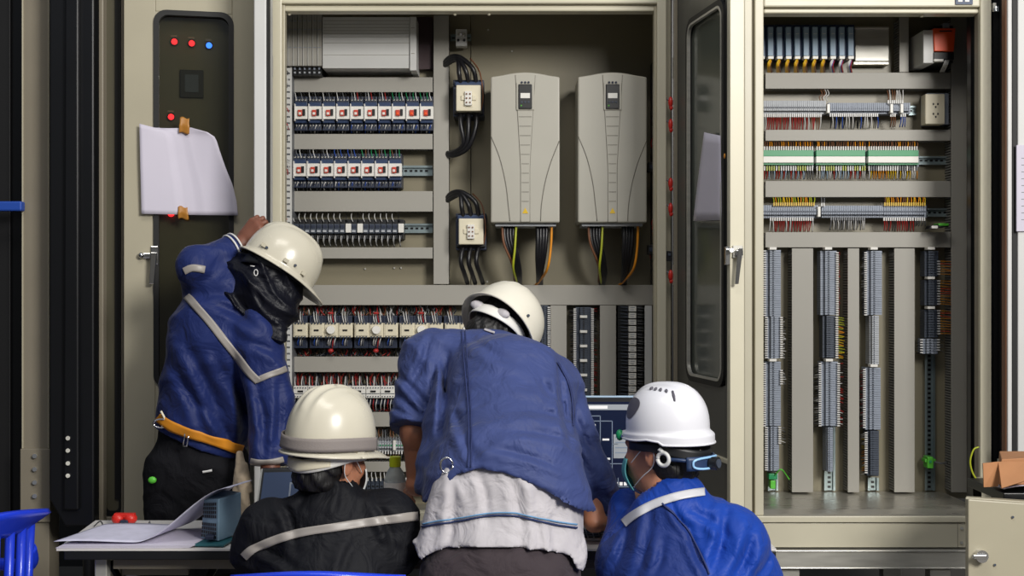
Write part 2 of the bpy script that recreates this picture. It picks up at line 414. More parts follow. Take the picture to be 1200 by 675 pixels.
# ------------------------------------------------------------------ DIN rails
def rail(x0, y0, x1, y1, label, vert=False, yf=5.246):
    a = P(x0, y0, yf); b = P(x1, y1, yf)
    t = thing('mounting_rail', ((a.x + b.x) / 2, YB, b.z), label, 'rail', 'metal mounting rails')
    mb = MB()
    if vert:
        w = b.x - a.x
        mb.box((a.x, yf, b.z), (a.x + w * .18, yf + .003, a.z), 'rail'); mb.box((b.x - w * .18, yf, b.z), (b.x, yf + .003, a.z), 'rail')
        mb.box((a.x + w * .16, yf + .001, b.z), (a.x + w * .2, YB, a.z), 'rail'); mb.box((b.x - w * .2, yf + .001, b.z), (b.x - w * .16, YB, a.z), 'rail')
        mb.box((a.x + w * .18, YB - .012, b.z), (b.x - w * .18, YB - .009, a.z), 'rail')
        z = b.z + .01
        while z < a.z - .012:
            mb.box((a.x + w * .36, YB - .0135, z), (b.x - w * .36, YB - .0115, z + .01), 'blackpaint'); z += .02
    else:
        h = a.z - b.z
        mb.box((a.x, yf, a.z), (b.x, yf + .003, a.z - h * .2), 'rail'); mb.box((a.x, yf, b.z + h * .2), (b.x, yf + .003, b.z), 'rail')
        mb.box((a.x, yf + .001, a.z - h * .17), (b.x, YB, a.z - h * .22), 'rail'); mb.box((a.x, yf + .001, b.z + h * .22), (b.x, YB, b.z + h * .17), 'rail')
        mb.box((a.x, YB - .012, b.z + h * .2), (b.x, YB - .009, a.z - h * .2), 'rail')
        x = a.x + .006
        while x < b.x - .014:
            mb.box((x, YB - .0135, b.z + h * .4), (x + .012, YB - .0115, a.z - h * .4), 'blackpaint'); x += .022
    mb.build('rail_profile', t); return t
rail(466, 194, 507, 206, 'bare zinc mounting rail right of the shorter relay row')
rail(473, 262, 507, 273, 'bare zinc mounting rail right of the miniature breakers')
rail(528, 40, 552, 48, 'short zinc mounting rail above the upper contactor')
rail(1077, 183, 1112, 193, 'bare zinc mounting rail right of the green relay boards')
rail(1066, 50, 1086, 60, 'short zinc mounting rail behind the orange power supply')
rail(1065, 124, 1074, 135, 'stub of zinc mounting rail right of the upper terminal strips')
rail(1087, 244, 1112, 254, 'bare zinc mounting rail right of the lower terminal strips')
rail(900, 555, 912, 575, 'stub of zinc rail at foot of first terminal column', True)
rail(966, 500, 979, 575, 'bare zinc rail at foot of second terminal column', True)
rail(1017, 560, 1030, 575, 'stub of zinc rail at foot of third terminal column', True)
rail(1084, 414, 1096, 575, 'long bare zinc rail below the orange-wired terminal column', True)

# ------------------------------------------------------------------ wires helper
def wire(mb, px0, py0, px1, py1, y0, y1, m, r=.0016, bow=.012, n=5):
    a = P(px0, py0, y0); b = P(px1, py1, y1); c = (a + b) / 2 + Vector((random.uniform(-.002, .002), -bow, 0))
    mb.tube([a, c, b], r, m, n, sub=3)

# ------------------------------------------------------------------ red-button relays
def make_relay(cx, cy, wires, label, group):
    t = thing('relay', (X(cx, 5.15), YB, Z(cy + 22, 5.15)), label, 'relay', group)
    MB().pb(cx - 7.6, cy - 19, cx + 7.6, cy + 21, 5.17, YB, 'navy').pb(cx - 7.4, cy - 12, cx + 7.4, cy + 12, 5.15, 5.18, 'darkblue').build('base', t, bevel=.002)
    MB().pb(cx - 7.8, cy - 7.5, cx + 7.9, cy + 7.5, 5.135, 5.16, 'white').build('front_cover', t, bevel=.0015)
    MB().pb(cx - 3.6, cy - 3.4, cx + 1.4, cy + 3.6, 5.125, 5.136, 'redbtn').pb(cx - 2.8, cy - .6, cx + .2, cy + 2.4, 5.122, 5.126, 'white' if wires[0] == 'a' else 'orange').build('button', t, bevel=.0012)
    MB().pb(cx + 1.8, cy - 4.2, cx + 4.8, cy + 3.2, 5.128, 5.136, 'black').build('indicator', t)
    MB().pb(cx - 7.8, cy - 10.5, cx - 6.8, cy + 9.5, 5.128, 5.15, 'whitew').build('label_strip', t)
    for k in range(4):
        x = cx - 5.4 + k * 3.6
        mb = MB(); wire(mb, x, cy - 15, x + random.uniform(-1.2, 1.2) - 1.4, cy - 25, 5.165, 5.20, wires[1][k % len(wires[1])], .0019); mb.build('wire', t)
        mb = MB(); wire(mb, x, cy + 14, x - random.uniform(.3, 2.6), cy + 24.5, 5.165, 5.20, wires[2][k % len(wires[2])], .0019); mb.build('wire', t)
    mb = MB()
    for k in range(4):
        x = cx - 5.4 + k * 3.6
        for yy in (cy - 15, cy + 15): mb.cyl(P(x, yy, 5.17), P(x, yy, 5.166), .004, 'steel', 8)
    mb.build('terminal_screws', t)
    return t
UPX = 5.15 / F
base = make_relay(351.5, 131, 'ab', '', 'ten red-buttoned relays in the top row') if False else None
def row_of_relays(cx0, pitch, n, cy, group, lab, wsets, protos=None):
    made = []
    for k in range(n):
        ws = wsets[min(k * len(wsets) // n, len(wsets) - 1)]
        lb = lab(k)
        key = id(ws)
        src = next((m for m in made if m[0] == key), None)
        if src is None:
            t = make_relay(cx0 + k * pitch, cy, ws, lb, group); made.append((key, t, k))
        else: dup(src[1], (pitch * (k - src[2]) * UPX, 0, 0), lb, group)
wA = ('a', ['whitew', 'blackw', 'greyw', 'blackw'], ['blackw', 'greyw', 'whitew', 'greyw'])
wB = ('a', ['greyw', 'whitew', 'redw', 'blackw'], ['bluew', 'greyw', 'whitew', 'greyw'])
wC = ('o', ['green', 'greyw', 'green', 'whitew'], ['greyw', 'blackw', 'whitew', 'bluew'])
row_of_relays(352.6, 16.35, 10, 132, 'ten red-buttoned relays in the long row',
    lambda k: 'white-faced relay with red button, %s from the left in the row of ten' % ORD[k], [wA, wB, wC])
wD = ('a', ['blackw', 'greyw', 'whitew', 'blackw'], ['greyw', 'whitew', 'blackw', 'greyw'])
wE = ('a', ['bluew', 'greyw', 'bluew', 'blackw'], ['whitew', 'bluew', 'greyw', 'blackw'])
wF = ('a', ['green', 'brownw', 'greyw', 'green'], ['greyw', 'bluew', 'blackw', 'greyw'])
row_of_relays(351.2, 15.95, 7, 199, 'eight red-buttoned relays in the shorter row',
    lambda k: 'white-faced relay with red button, %s from the left in the row of eight' % ORD[k], [wD, wE, wF])
make_relay(351.2 + 15.95 * 7, 199, wF, 'white-faced relay with red button, last of the row of eight beside bare rail', 'eight red-buttoned relays in the shorter row')

# ------------------------------------------------------------------ miniature breakers (third row)
def make_breaker(cx, cy, white, label):
    t = thing('miniature_breaker', (X(cx, 5.15), YB, Z(cy + 18, 5.15)), label, 'breaker', 'row of miniature breakers')
    MB().pb(cx - 3.2, cy - 11, cx + 3.2, cy + 12, 5.17, YB, 'black').pb(cx - 3.1, cy - 5.5, cx + 3.1, cy + 5.5, 5.15, 5.18, 'termdark').build('base', t, bevel=.0015)
    if white: MB().pb(cx - 3.2, cy - 6, cx + 3.2, cy + 4.5, 5.140, 5.152, 'white').build('front_cover', t, bevel=.001)
    else: MB().pb(cx - 2.6, cy + 1.6, cx + 1.6, cy + 4.0, 5.145, 5.152, 'termlight').pb(cx - 2.5, cy - 4.2, cx + 2.5, cy - 1, 5.147, 5.152, 'navy').build('toggle', t)
    for k, m in enumerate(('whitew', 'whitew')):
        x = cx - 1.2 + k * 1.8
        if k == 0:
            mb = MB(); wire(mb, x, cy - 8, x - 1, cy - 18, 5.165, 5.20, 'whitew' if not white else 'blackw', .0017, .02); mb.build('wire', t)
        mb = MB(); wire(mb, x, cy + 8, x + (1.8, -1)[k], cy + 21, 5.165, 5.20, ('whitew', 'greyw')[k], .0017, .02); mb.build('wire', t)
    return t
pb_ = make_breaker(346.5, 268, False, 'black miniature breaker at the left end of the third row'); pw_ = None
for k in range(1, 19):
    cx = 346.5 + k * 6.85
    wh = k in (9, 11, 18)
    lb = ('white-faced' if wh else 'dark') + ' miniature breaker, ' + ORD[k] + ' from the left in the third row'
    if wh:
        if pw_ is None: pw_ = make_breaker(cx, 268, True, lb); pk = k
        else: dup(pw_, ((k - pk) * 6.85 * UPX, 0, 0), lb)
    else: dup(pb_, (k * 6.85 * UPX, 0, 0), lb)

# ------------------------------------------------------------------ contactor rows
def make_contactor(cx, cy, knob, label, group, hh=28, low=28):
    t = thing('contactor', (X(cx, 5.15), YB, Z(cy + low, 5.15)), label, 'contactor', group)
    MB().pb(cx - 8.2, cy - 17, cx + 8.2, cy + 21, 5.17, YB, 'navy').build('base', t, bevel=.002)
    MB().pb(cx - 8.4, cy - 8.3, cx + 8.4, cy + 8.3, 5.13, 5.18, 'ivory').pb(cx - 7, cy - 6.6, cx + 7, cy + 6.6, 5.126, 5.135, 'ivory').build('front_cover', t, bevel=.0015)
    mb = MB()
    for k in range(4):
        for yy in (cy - 8.2, cy + 8.2): mb.pb(cx - 6.6 + k * 3.6, yy - 1.0, cx - 4.9 + k * 3.6, yy + 1.0, 5.122, 5.13, 'termdark')
    mb.build('terminal_row', t)
    if knob: MB().cyl(P(cx, cy - .5, 5.127), P(cx, cy - .5, 5.108), .0185, 'white', 20, .017).build('knob', t, bevel=.002)
    else: MB().pb(cx - 3.2, cy - .9, cx + 2.2, cy + .9, 5.122, 5.127, 'black').build('slider', t)
    cols_t = ['whitew', 'whitew', 'redw', 'whitew'] if knob else ['whitew', 'whitew', 'greyw']
    for k, m in enumerate(cols_t):
        x = cx - 1.6 + k * 2.5
        mb = MB(); wire(mb, x, cy - 9, x - .8 + random.uniform(-1, 1), cy - 22 - (4 if m == 'redw' else 0), 5.15, 5.19, m, .0022, .02); mb.build('wire', t)
        mb = MB(); wire(mb, x, cy + 9, x - 1 + random.uniform(-1, 1), cy + 20 + (5 if m == 'redw' else 0), 5.15, 5.19, 'bluew' if (k == 0 and not knob) else m, .0022, .02); mb.build('wire', t)
    if knob:
        MB().ball(P(cx, cy - 20, 5.14), .009, 'redw', 8, (1.6, 1, .6)).ball(P(cx, cy + 24, 5.15), .010, 'redw', 8, (1.3, 1, .9)).build('wire_lugs', t)
    return t
gA = 'contactors in the upper contactor row'
pc = make_contactor(352, 387, False, 'cream contactor at left end of upper contactor row beside the perforated strip', gA)
pk2 = None; idx = 0
seq = [(371, 0), (387.5, 1), (404.5, 0), (423.5, 0), (440.5, 1), (457.5, 0), (476.5, 0), (493, 1), (510, 0), (529, 0), (546, 1), (563, 0), (582, 0), (599, 1), (616, 0)]
nm = ORD[1:]
for k, (cx, kn) in enumerate(seq):
    lb = ('cream contactor with round white timer knob, ' if kn else 'plain cream contactor, ') + ORD[k + 1] + ' from the left in the upper contactor row'
    if cx > 560: continue
    if kn:
        if pk2 is None: pk2 = (make_contactor(cx, 387, True, lb, gA), cx)
        else: dup(pk2[0], ((cx - pk2[1]) * UPX, 0, 0), lb)
    else: dup(pc, ((cx - 352) * UPX, 0, 0), lb)
gB = 'contactors in the lower contactor row'
def make_small_contactor(cx, cy, label, group, face='white'):
    t = thing('contactor', (X(cx, 5.15), YB, Z(cy + 16, 5.15)), label, 'contactor', group)
    MB().pb(cx - 8.2, cy - 8, cx + 8.2, cy + 14, 5.17, YB, 'navy').build('base', t, bevel=.002)
    MB().pb(cx - 8.2, cy - 7.5, cx + 8.2, cy + 6.5, 5.14, 5.18, face).pb(cx - 8, cy + 1, cx + 8, cy + 1.8, 5.138, 5.15, 'termdark').build('front_cover', t, bevel=.0015)
    MB().pb(cx - 3.2, cy - 2.4, cx + 3, cy - .4, 5.136, 5.14, 'black').build('slider', t)
    mb = MB()
    for k in range(5):
        for yy in (cy - 5.6, cy + 4.6): mb.cyl(P(cx - 6.2 + k * 3.1, yy, 5.14), P(cx - 6.2 + k * 3.1, yy, 5.136), .0028, 'termdark', 8)
    mb.build('terminal_row', t)
    for k in range(4):
        x = cx - 6 + k * 3.7
        mb = MB(); wire(mb, x, cy - 7, x + random.uniform(-1.8, 1.8), cy - 19, 5.16, 5.20, ['whitew', 'redw', 'whitew', 'greyw'][k], .0022, .02); mb.build('wire', t)
        mb = MB(); wire(mb, x, cy + 7, x + random.uniform(-1, 1), cy + 21, 5.16, 5.20, ['whitew', 'whitew', 'redw', 'whitew'][k], .0022, .02); mb.build('wire', t)
    return t
ps = make_small_contactor(352, 460, 'small white contactor at left end of the lower contactor row', gB)
for k in range(1, 8):
    dup(ps, (k * 17.0 * UPX, 0, 0), 'small white contactor, %s from the left in the lower contactor row' % ORD[k])
# ------------------------------------------------------------------ big contactors with arched cables
def big_contactor(cx, cy, label, up, dn):
    t = thing('contactor', (X(cx, 5.1), YB, Z(cy + 24, 5.1)), label, 'contactor', 'large contactors with arched cables')
    MB().pb(cx - 18, cy - 21, cx + 18, cy + 22, 5.13, YB, 'navy').pb(cx - 16, cy - 19, cx + 16, cy - 14, 5.11, 5.14, 'darkblue').pb(cx - 17, cy + 15, cx + 17, cy + 19, 5.11, 5.14, 'black').build('base', t, bevel=.004)
    MB().pb(cx - 14.5, cy - 15, cx + 14.5, cy + 15.5, 5.07, 5.14, 'ivory').build('front_cover', t, bevel=.004)
    MB().pb(cx - 4.5, cy - 8, cx + 4, cy + 9, 5.055, 5.075, 'white').pb(cx - 9, cy - 3, cx - 4, cy + 3, 5.064, 5.072, 'ivory').pb(cx + 4, cy - 3, cx + 9, cy + 3, 5.064, 5.072, 'ivory').build('contact_block', t, bevel=.003)
    mb = MB()
    for i in range(2):
        for j in range(3): mb.cyl(P(cx - 2.2 + i * 4, cy - 4.6 + j * 5, 5.056), P(cx - 2.2 + i * 4, cy - 4.6 + j * 5, 5.051), .0035, 'brownw', 8)
    mb.build('terminal_screws', t)
    for k in range(3):
        x = cx - 9 + k * 9
        mb = MB(); a = P(x, cy - 17, 5.12)
        mb.tube([a, P(x - 2 - k, cy - 28 - k * 3, 5.10), P(cx - 13 - k * 1 + 2 * k, cy - up + 8 - k * 2, 5.12), P(cx - 24, cy - up + 12 - k * 3, 5.17), P(cx - 32, cy - up + 18, 5.215)], .0095, 'blackw', 8, sub=5); mb.build('cable', t)
        mb = MB(); a = P(x, cy + 18, 5.12)
        if dn > 0:
            mb.tube([a, P(x, cy + 32, 5.10), P(cx - 6 + k * 3, cy + dn - 14 + k * 2, 5.11), P(cx - 18, cy + dn - 4 + k * 2, 5.16), P(cx - 30, cy + dn - 4, 5.215)], .0095, 'blackw', 8, sub=5)
        else:
            mb.tube([a, P(x - 3, cy + 35, 5.10), P(x + 1, cy - dn - 12, 5.13), P(x + 5, cy - dn, 5.205)], .0095, 'blackw', 8, sub=5)
        mb.build('cable', t)
    mb = MB(); mb.tube([P(cx + 14, cy + 18, 5.12), P(cx + 17, cy - 2, 5.10), P(cx + 13, cy - 30, 5.13), P(cx + 2, cy - up + 6, 5.17)], .003, 'brownw', 6, sub=5); mb.build('cable', t)
    return t
big_contactor(549, 114.5, 'large square cream contactor with cables arching above and looping below, upper of two', 52, 68)
big_contactor(552, 271, 'large square cream contactor with cables dropping into the wide duct, lower of two', 50, -61)
t = thing('terminal_block', (X(540, 5.2), YB, Z(56, 5.2)), 'small white terminal block on short rail at top of mounting plate', 'terminal block')
MB().pb(534, 34, 547, 54, 5.19, YB - .03, 'duct_white').pb(536, 38, 545, 42, 5.18, 5.2, 'steel').build('housing', t, bevel=.003)
MB().cyl(P(537, 47, 5.192), P(537, 47, 5.183), .006, 'black', 10).cyl(P(544, 47, 5.192), P(544, 47, 5.183), .006, 'black', 10).cyl(P(540, 40, 5.192), P(540, 40, 5.175), .005, 'chrome', 10).build('terminal_screws', t)

# ------------------------------------------------------------------ controller rack at the top left
t0 = None
for k in range(8):
    x0 = 331.5 + k * 5.75
    lb = 'slim grey controller module, %s from the left in the top rack' % ORD[k]
    if t0 is None:
        t0 = thing('controller_module', (X(x0 + 2.8, 5.1), YB, Z(88, 5.1)), lb, 'module', 'slim grey controller modules in the top rack')
        MB().pb(x0, 16, x0 + 5.3, 77, 5.10, YB, 'duct').pb(x0 + 1, 24, x0 + 4.6, 25, 5.097, 5.11, 'termgrey').pb(x0 + 1, 34, x0 + 4.6, 34.8, 5.097, 5.11, 'termgrey').pb(x0 + 1, 55, x0 + 4.6, 55.8, 5.097, 5.11, 'termgrey').pb(x0 + .2, 16, x0 + .7, 77, 5.096, 5.11, 'duct_white').build('housing', t0, bevel=.001)
        MB().pb(x0, 77, x0 + 5.3, 88, 5.13, YB, 'black').pb(x0 + 1.5, 79, x0 + 3.6, 81.5, 5.125, 5.14, 'termgrey').pb(x0 + 1.5, 84, x0 + 3.6, 86, 5.125, 5.14, 'termlight').build('connector', t0)
    else: dup(t0, (k * 5.75 * 5.1 / F, 0, 0), lb)
t = thing('controller_rack', (X(435, 5.1), YB, Z(83, 5.1)), 'large pale louvred rack unit beside the slim controller modules', 'rack unit')
mb = MB(); mb.pb(378, 20, 480, 80, 5.10, YB, 'duct_white')
for py in (24, 28, 32, 35.5, 39, 43, 50, 64): mb.pb(379, py, 479.6, py + .55, 5.0985, 5.11, 'duct')
mb.build('housing', t, bevel=.003)
mb = MB(); mb.pb(480.3, 19.5, 487.8, 82.5, 5.09, YB, 'duct_white'); mb.pb(481.5, 32, 486, 33, 5.088, 5.1, 'duct'); mb.pb(481.5, 62, 486, 63, 5.088, 5.1, 'duct'); mb.build('end_plate', t, bevel=.002)
mb = MB(); mb.pb(488.5, 20, 507, 81, 5.22, YB, 'maroon'); mb.build('empty_slot', t)

# ------------------------------------------------------------------ drives
def make_drive(label):
    ox = 615.5; y = 4.98
    t = thing('variable_speed_drive', (X(ox, y), YB, Z(262, y)), label, 'drive', 'two tall grey drives')
    u = y / F; z0 = Z(261, y); z1 = Z(90, y); zc = Z(84.5, y); hw = 40.5 * u; xc = X(ox, y)
    pts = [(xc - hw, z0), (xc + hw, z0), (xc + hw, z1)]
    for s in range(0, 13):
        a = s / 12; x = xc + hw * (.68 - 1.36 * a); pts.append((x, z1 + (zc - z1) * (.35 + .65 * math.sin(PI * a))))
    pts += [(xc - hw, z1)]
    # front shell, slightly crowned: extrude then back body
    mb = MB(); mb.prism(pts, y, YB - .06, 'drive'); mb.build('housing', t, bevel=.007, seg=3)
    mb = MB(); mb.box((xc - hw + .012, YB - .06, z0 + .02), (xc + hw - .012, YB, z1 - .01), 'duct'); mb.build('heat_sink', t)
    # raised centre spine with keypad
    def sp(fr):   # half width of the spine (px) down its length
        return 11.5 - 6.2 * min(1, fr / .62)
    rows = 14; pl = []; pr = []
    for i in range(rows + 1):
        f = i / rows; z = Z(88 + f * 172, y); h = sp(f) * u; pl.append((xc - h, z)); pr.append((xc + h, z))
    mb = MB(); mb.prism(pl + pr[::-1], y - .0035, y + .004, 'drive'); mb.build('centre_spine', t, bevel=.0015)
    mb = MB()
    for pl_ in (pl, pr): mb.tube([(a_[0], y - .001, a_[1]) for a_ in pl_], .0016, 'drive2', 5)
    mb.build('spine_edge', t)
    for i, py in enumerate((137, 148, 159, 170, 181, 192, 203, 214, 225, 236)):
        f = (py - 88) / 172; h = (sp(f) - 1) * u; z = Z(py, y)
        MB().box((xc - h, y - .0045, z - .0012), (xc + h, y - .003, z + .0012), 'drive2').build('cooling_slot', t)
    mb = MB()
    for s in (-1, 1):
        pp = [P(ox + s * 23, 166 if s < 0 else 170, y - .0006), P(ox + s * 19.5, 190, y - .0006), P(ox + s * 16.5, 215, y - .0006), P(ox + s * 14.5, 240, y - .0006), P(ox + s * 14, 259, y - .0006)]
        if s < 0: pp = [P(ox - 40, 160, y - .0006), P(ox - 30, 185, y - .0006), P(ox - 23, 215, y - .0006), P(ox - 20, 240, y - .0006), P(ox - 18, 259, y - .0006)]
        else: pp = [P(ox + 40, 165, y - .0006), P(ox + 30, 190, y - .0006), P(ox + 23, 215, y - .0006), P(ox + 19, 240, y - .0006), P(ox + 18, 259, y - .0006)]
        mb.tube(pp, .0019, 'drive2', 5, sub=5)
    mb.build('contour_line', t)
    mb = MB(); mb.pb(ox - 10.5, 96.8, ox + 10.5, 129, y - .008, y, 'drive').build('keypad_frame', t, bevel=.003)
    kp = MB().pb(ox - 8, 98.5, ox + 8, 127.5, y - .014, y - .004, 'black').build('keypad', t, bevel=.003)
    MB().pb(ox - 5.5, 109, ox + 5.5, 115, y - .0155, y - .012, 'white').build('display', kp)
    for i in range(3):
        mb = MB()
        mb.cyl(P(ox - 4 + i * 4, 119.5, y - .013), P(ox - 4 + i * 4, 119.5, y - .017), .0045, 'termdark', 10)
        mb.build('button', kp)
        MB().cyl(P(ox - 4 + i * 4, 96.5, y - .002), P(ox - 4 + i * 4, 96.5, y - .013), .0045, 'navy', 10).build('indicator_light', t)
    MB().cyl(P(ox - 4.6, 123.7, y - .013), P(ox - 4.6, 123.7, y - .017), .003, 'lime', 8).build('status_light', kp)
    a = P(ox - 3.4, 250, y - .004); b = P(ox + 3.4, 250, y - .004); c = P(ox, 243.5, y - .004)
    MB().prism([(a.x, a.z), (b.x, b.z), (c.x, c.z)], y - .0055, y - .0035, 'yellow').build('warning_sticker', t)
    # gland plate + cables
    MB().pb(ox - 35, 261.5, ox + 36, 265, y + .03, YB - .06, 'termlight').build('gland_plate', t)
    for (dx, ex) in ((-19, -8), (19.5, 17)):
        for k in range(4):
            mb = MB(); s = (k - 1.5)
            mb.tube([P(ox + dx + s * 3.6, 263, y + .07), P(ox + dx + s * 3.3, 280, y + .06), P(ox + (dx + ex) / 2 + s * 2.8, 300, y + .07), P(ox + ex + s * 1.4, 320, y + .12), P(ox + ex + s * 1.2, 333, y + .22)], .0085, 'blackw', 8, sub=4); mb.build('cable', t)
    mb = MB(); mb.tube([P(ox - 27, 263, y + .06), P(ox - 25, 285, y + .05), P(ox - 15, 310, y + .08), P(ox - 12, 331, y + .2)], .005, 'brownw', 7, sub=5); mb.build('cable', t)
    mb = MB(); mb.tube([P(ox - 10.5, 263, y + .05), P(ox - 12, 290, y + .04), P(ox - 14, 315, y + .06), P(ox - 9, 332, y + .2)], .0048, 'ygreen', 7, sub=5); mb.build('cable', t)
    mb = MB(); mb.tube([P(ox + 31, 263, y + .05), P(ox + 30, 290, y + .05), P(ox + 26, 315, y + .06), P(ox + 17, 329, y + .17), P(ox + 12, 334, y + .22)], .0052, 'amber', 7, sub=5); mb.build('cable', t)
    return t
d1 = make_drive('left one of two tall grey drives, directly above the bending worker')
d2 = dup(d1, (102.2 * 4.98 / F, 0, 0), 'right one of two tall grey drives, nearest the open door with the window')

# ------------------------------------------------------------------ lower right of the relay enclosure
g = 'white-faced mini relays in a column'
t0 = None
for k in range(30):
    py = 358.5 + k * 7.85
    if py > 585: break
    lb = ('topmost' if k == 0 else ORD[k] + ' from the top' if k < 20 else 'lower') 
    lb = ('white-faced mini relay, %s of the column under the second drive' % lb) if k < 14 else 'white-faced mini relay in the column hidden low behind the monitor'
    if k >= 14: break
    if t0 is None:
        t0 = thing('mini_relay', (X(741, 5.15), YB, Z(py + 7.4, 5.15)), lb, 'relay', g)
        MB().pb(724, py, 757 - 4, py + 7.2, 5.185, YB, 'black').build('base', t0, bevel=.001)
        MB().pb(737, py + .3, 745.6, py + 6.6, 5.15, 5.19, 'white').pb(738.5, py + 1.6, 744, py + 2.2, 5.148, 5.152, 'termgrey').pb(738.5, py + 4.2, 743, py + 4.8, 5.148, 5.152, 'termgrey').build('front_cover', t0, bevel=.001)
        for s in range(2):
            mb = MB(); wire(mb, 736, py + 2 + 3 * s, 724, py + 1 + 4 * s, 5.175, 5.20, 'termdark', .0022, .01); mb.build('wire', t0)
            mb = MB(); wire(mb, 747, py + 2 + 3 * s, 755, py + 3 + 3 * s, 5.175, 5.20, 'greyw', .0018, .01); mb.build('wire', t0)
    else: dup(t0, (0, 0, -k * 7.85 * UPX), lb)

def term_v(cx, y0, y1, hw, label, body='termgrey', clips=(), wl=None, wr=None, group='vertical terminal strips', seg=2.6, core='termdark', yf=5.16, wlen=7):
    """vertical strip of terminals, built as ridged body, white end clips and dense wires"""
    t = thing('terminal_strip', (X(cx, yf), YB, Z(y1, yf)), label, 'terminal strip', group)
    mb = MB(); py = y0
    while py < y1 - seg * .5:
        mb.pb(cx - hw, py, cx + hw, py + seg * .86, yf + .02, YB - .03, body)
        mb.pb(cx - hw * .42, py, cx + hw * .42, py + seg * .8, yf, yf + .03, body)
        mb.pb(cx - hw * .1, py + seg * .2, cx + hw * .12, py + seg * .7, yf - .002, yf + .004, core)
        py += seg
    mb.pb(cx - hw * .95, y0, cx + hw * .95, y1, yf + .03, YB - .035, core)
    mb.build('housing', t)
    for c in clips:
        MB().pb(cx - 4.2, c - 1.4, cx + 4.2, c + 1.6, yf - .012, yf + .03, 'white').build('end_clip', t, bevel=.001)
    for side, spec in ((-1, wl), (1, wr)):
        if not spec: continue
        mb = MB()
        for (a, b, mset, ln) in spec:
            py = a
            while py < b:
                m = random.choice(mset)
                x0 = cx + side * (hw - .8)
                mb.pb(min(x0, x0 + side * 3.2), py - .45, max(x0, x0 + side * 3.2), py + .75, yf + .006, yf + .014, 'whitew' if m != 'orange_all' else 'amber')
                wire(mb, x0 + side * 2.4, py, x0 + side * (ln + random.uniform(-1, 1)), py + random.uniform(-.5, 2.6), yf + .01, yf + .05, m, .0019, .006, 4)
                py += seg
        tag(mb.build('wires', t), kind='stuff')
    return t
gD = 'dark terminal columns of the relay enclosure'
term_v(684, 360, 586, 9.5, 'dark terminal column with white clips between two grey ducts under the drives', 'termdark', (371, 388.5, 405.5, 422.5, 439.5, 457), [(362, 584, ['blackw', 'greyw', 'navy'], 7)], [(362, 584, ['blackw', 'blackw', 'redw', 'greyw'], 7)], gD, 2.2, 'black')
term_v(637, 358, 586, 5.5, 'dark terminal column directly right of the bending worker\'s helmet', 'termdark', (), [(360, 584, ['greyw', 'blackw'], 3)], [(360, 584, ['blackw', 'greyw'], 3)], gD, 2.4, 'black')

# ------------------------------------------------------------------ horizontal terminal strips
def term_h(x0, x1, cy, hh, label, body='termgrey', clips=(), wt=None, wb=None, group='horizontal terminal strips', seg=2.7, core='termdark', yf=5.16, tops=None):
    t = thing('terminal_strip', (X((x0 + x1) / 2, yf), YB, Z(cy + hh, yf)), label, 'terminal strip', group)
    mb = MB(); px = x0
    while px < x1 - seg * .5:
        mb.pb(px, cy - hh, px + seg * .86, cy + hh, yf + .02, YB - .03, body)
        mb.pb(px, cy - hh * .45, px + seg * .8, cy + hh * .45, yf, yf + .03, body)
        mb.pb(px + seg * .2, cy - hh * .12, px + seg * .7, cy + hh * .12, yf - .002, yf + .004, core)
        px += seg
    mb.pb(x0, cy - hh * .95, x1, cy + hh * .95, yf + .03, YB - .035, core)
    mb.build('housing', t)
    for c in clips:
        MB().pb(c - 1.5, cy - hh * .8, c + 1.7, cy + hh * .8, yf - .012, yf + .03, 'white').build('end_clip', t, bevel=.001)
    for side, spec in ((-1, wt), (1, wb)):
        if not spec: continue
        mb = MB()
        for (a, b, mset, ln, ferr) in spec:
            px = a
            while px < b:
                m = random.choice(mset); yy = cy + side * (hh - .8)
                mb.pb(px - .6, min(yy, yy + side * 4), px + .8, max(yy, yy + side * 4), yf + .006, yf + .014, ferr)
                wire(mb, px, yy + side * 3, px + random.uniform(-2, .5), yy + side * (ln + random.uniform(-.5, .5)), yf + .01, yf + .04, m, .0023, .006, 4)
                px += seg
        tag(mb.build('wires', t), kind='stuff')
    return t
# under the contactors (relay enclosure)
gL = 'terminal strips low in the relay enclosure'
term_h(345, 560, 522, 7, 'greenish terminal strip behind the dark-jacketed worker\'s helmet peak', 'termlight', (441, 462, 483), [(346, 558, ['blackw', 'greyw', 'brownw'], 12, 'greyw')], [(346, 558, ['greyw', 'brownw', 'blackw', 'whitew'], 10, 'whitew')], gL, 3.2, 'green')
term_h(345, 626, 570, 7, 'lowest terminal strip with thick white wires, behind the lime-capped bottle', 'termdark', (), [(346, 624, ['whitew', 'whitew', 'blackw'], 12, 'whitew')], None, gL, 5, 'black')

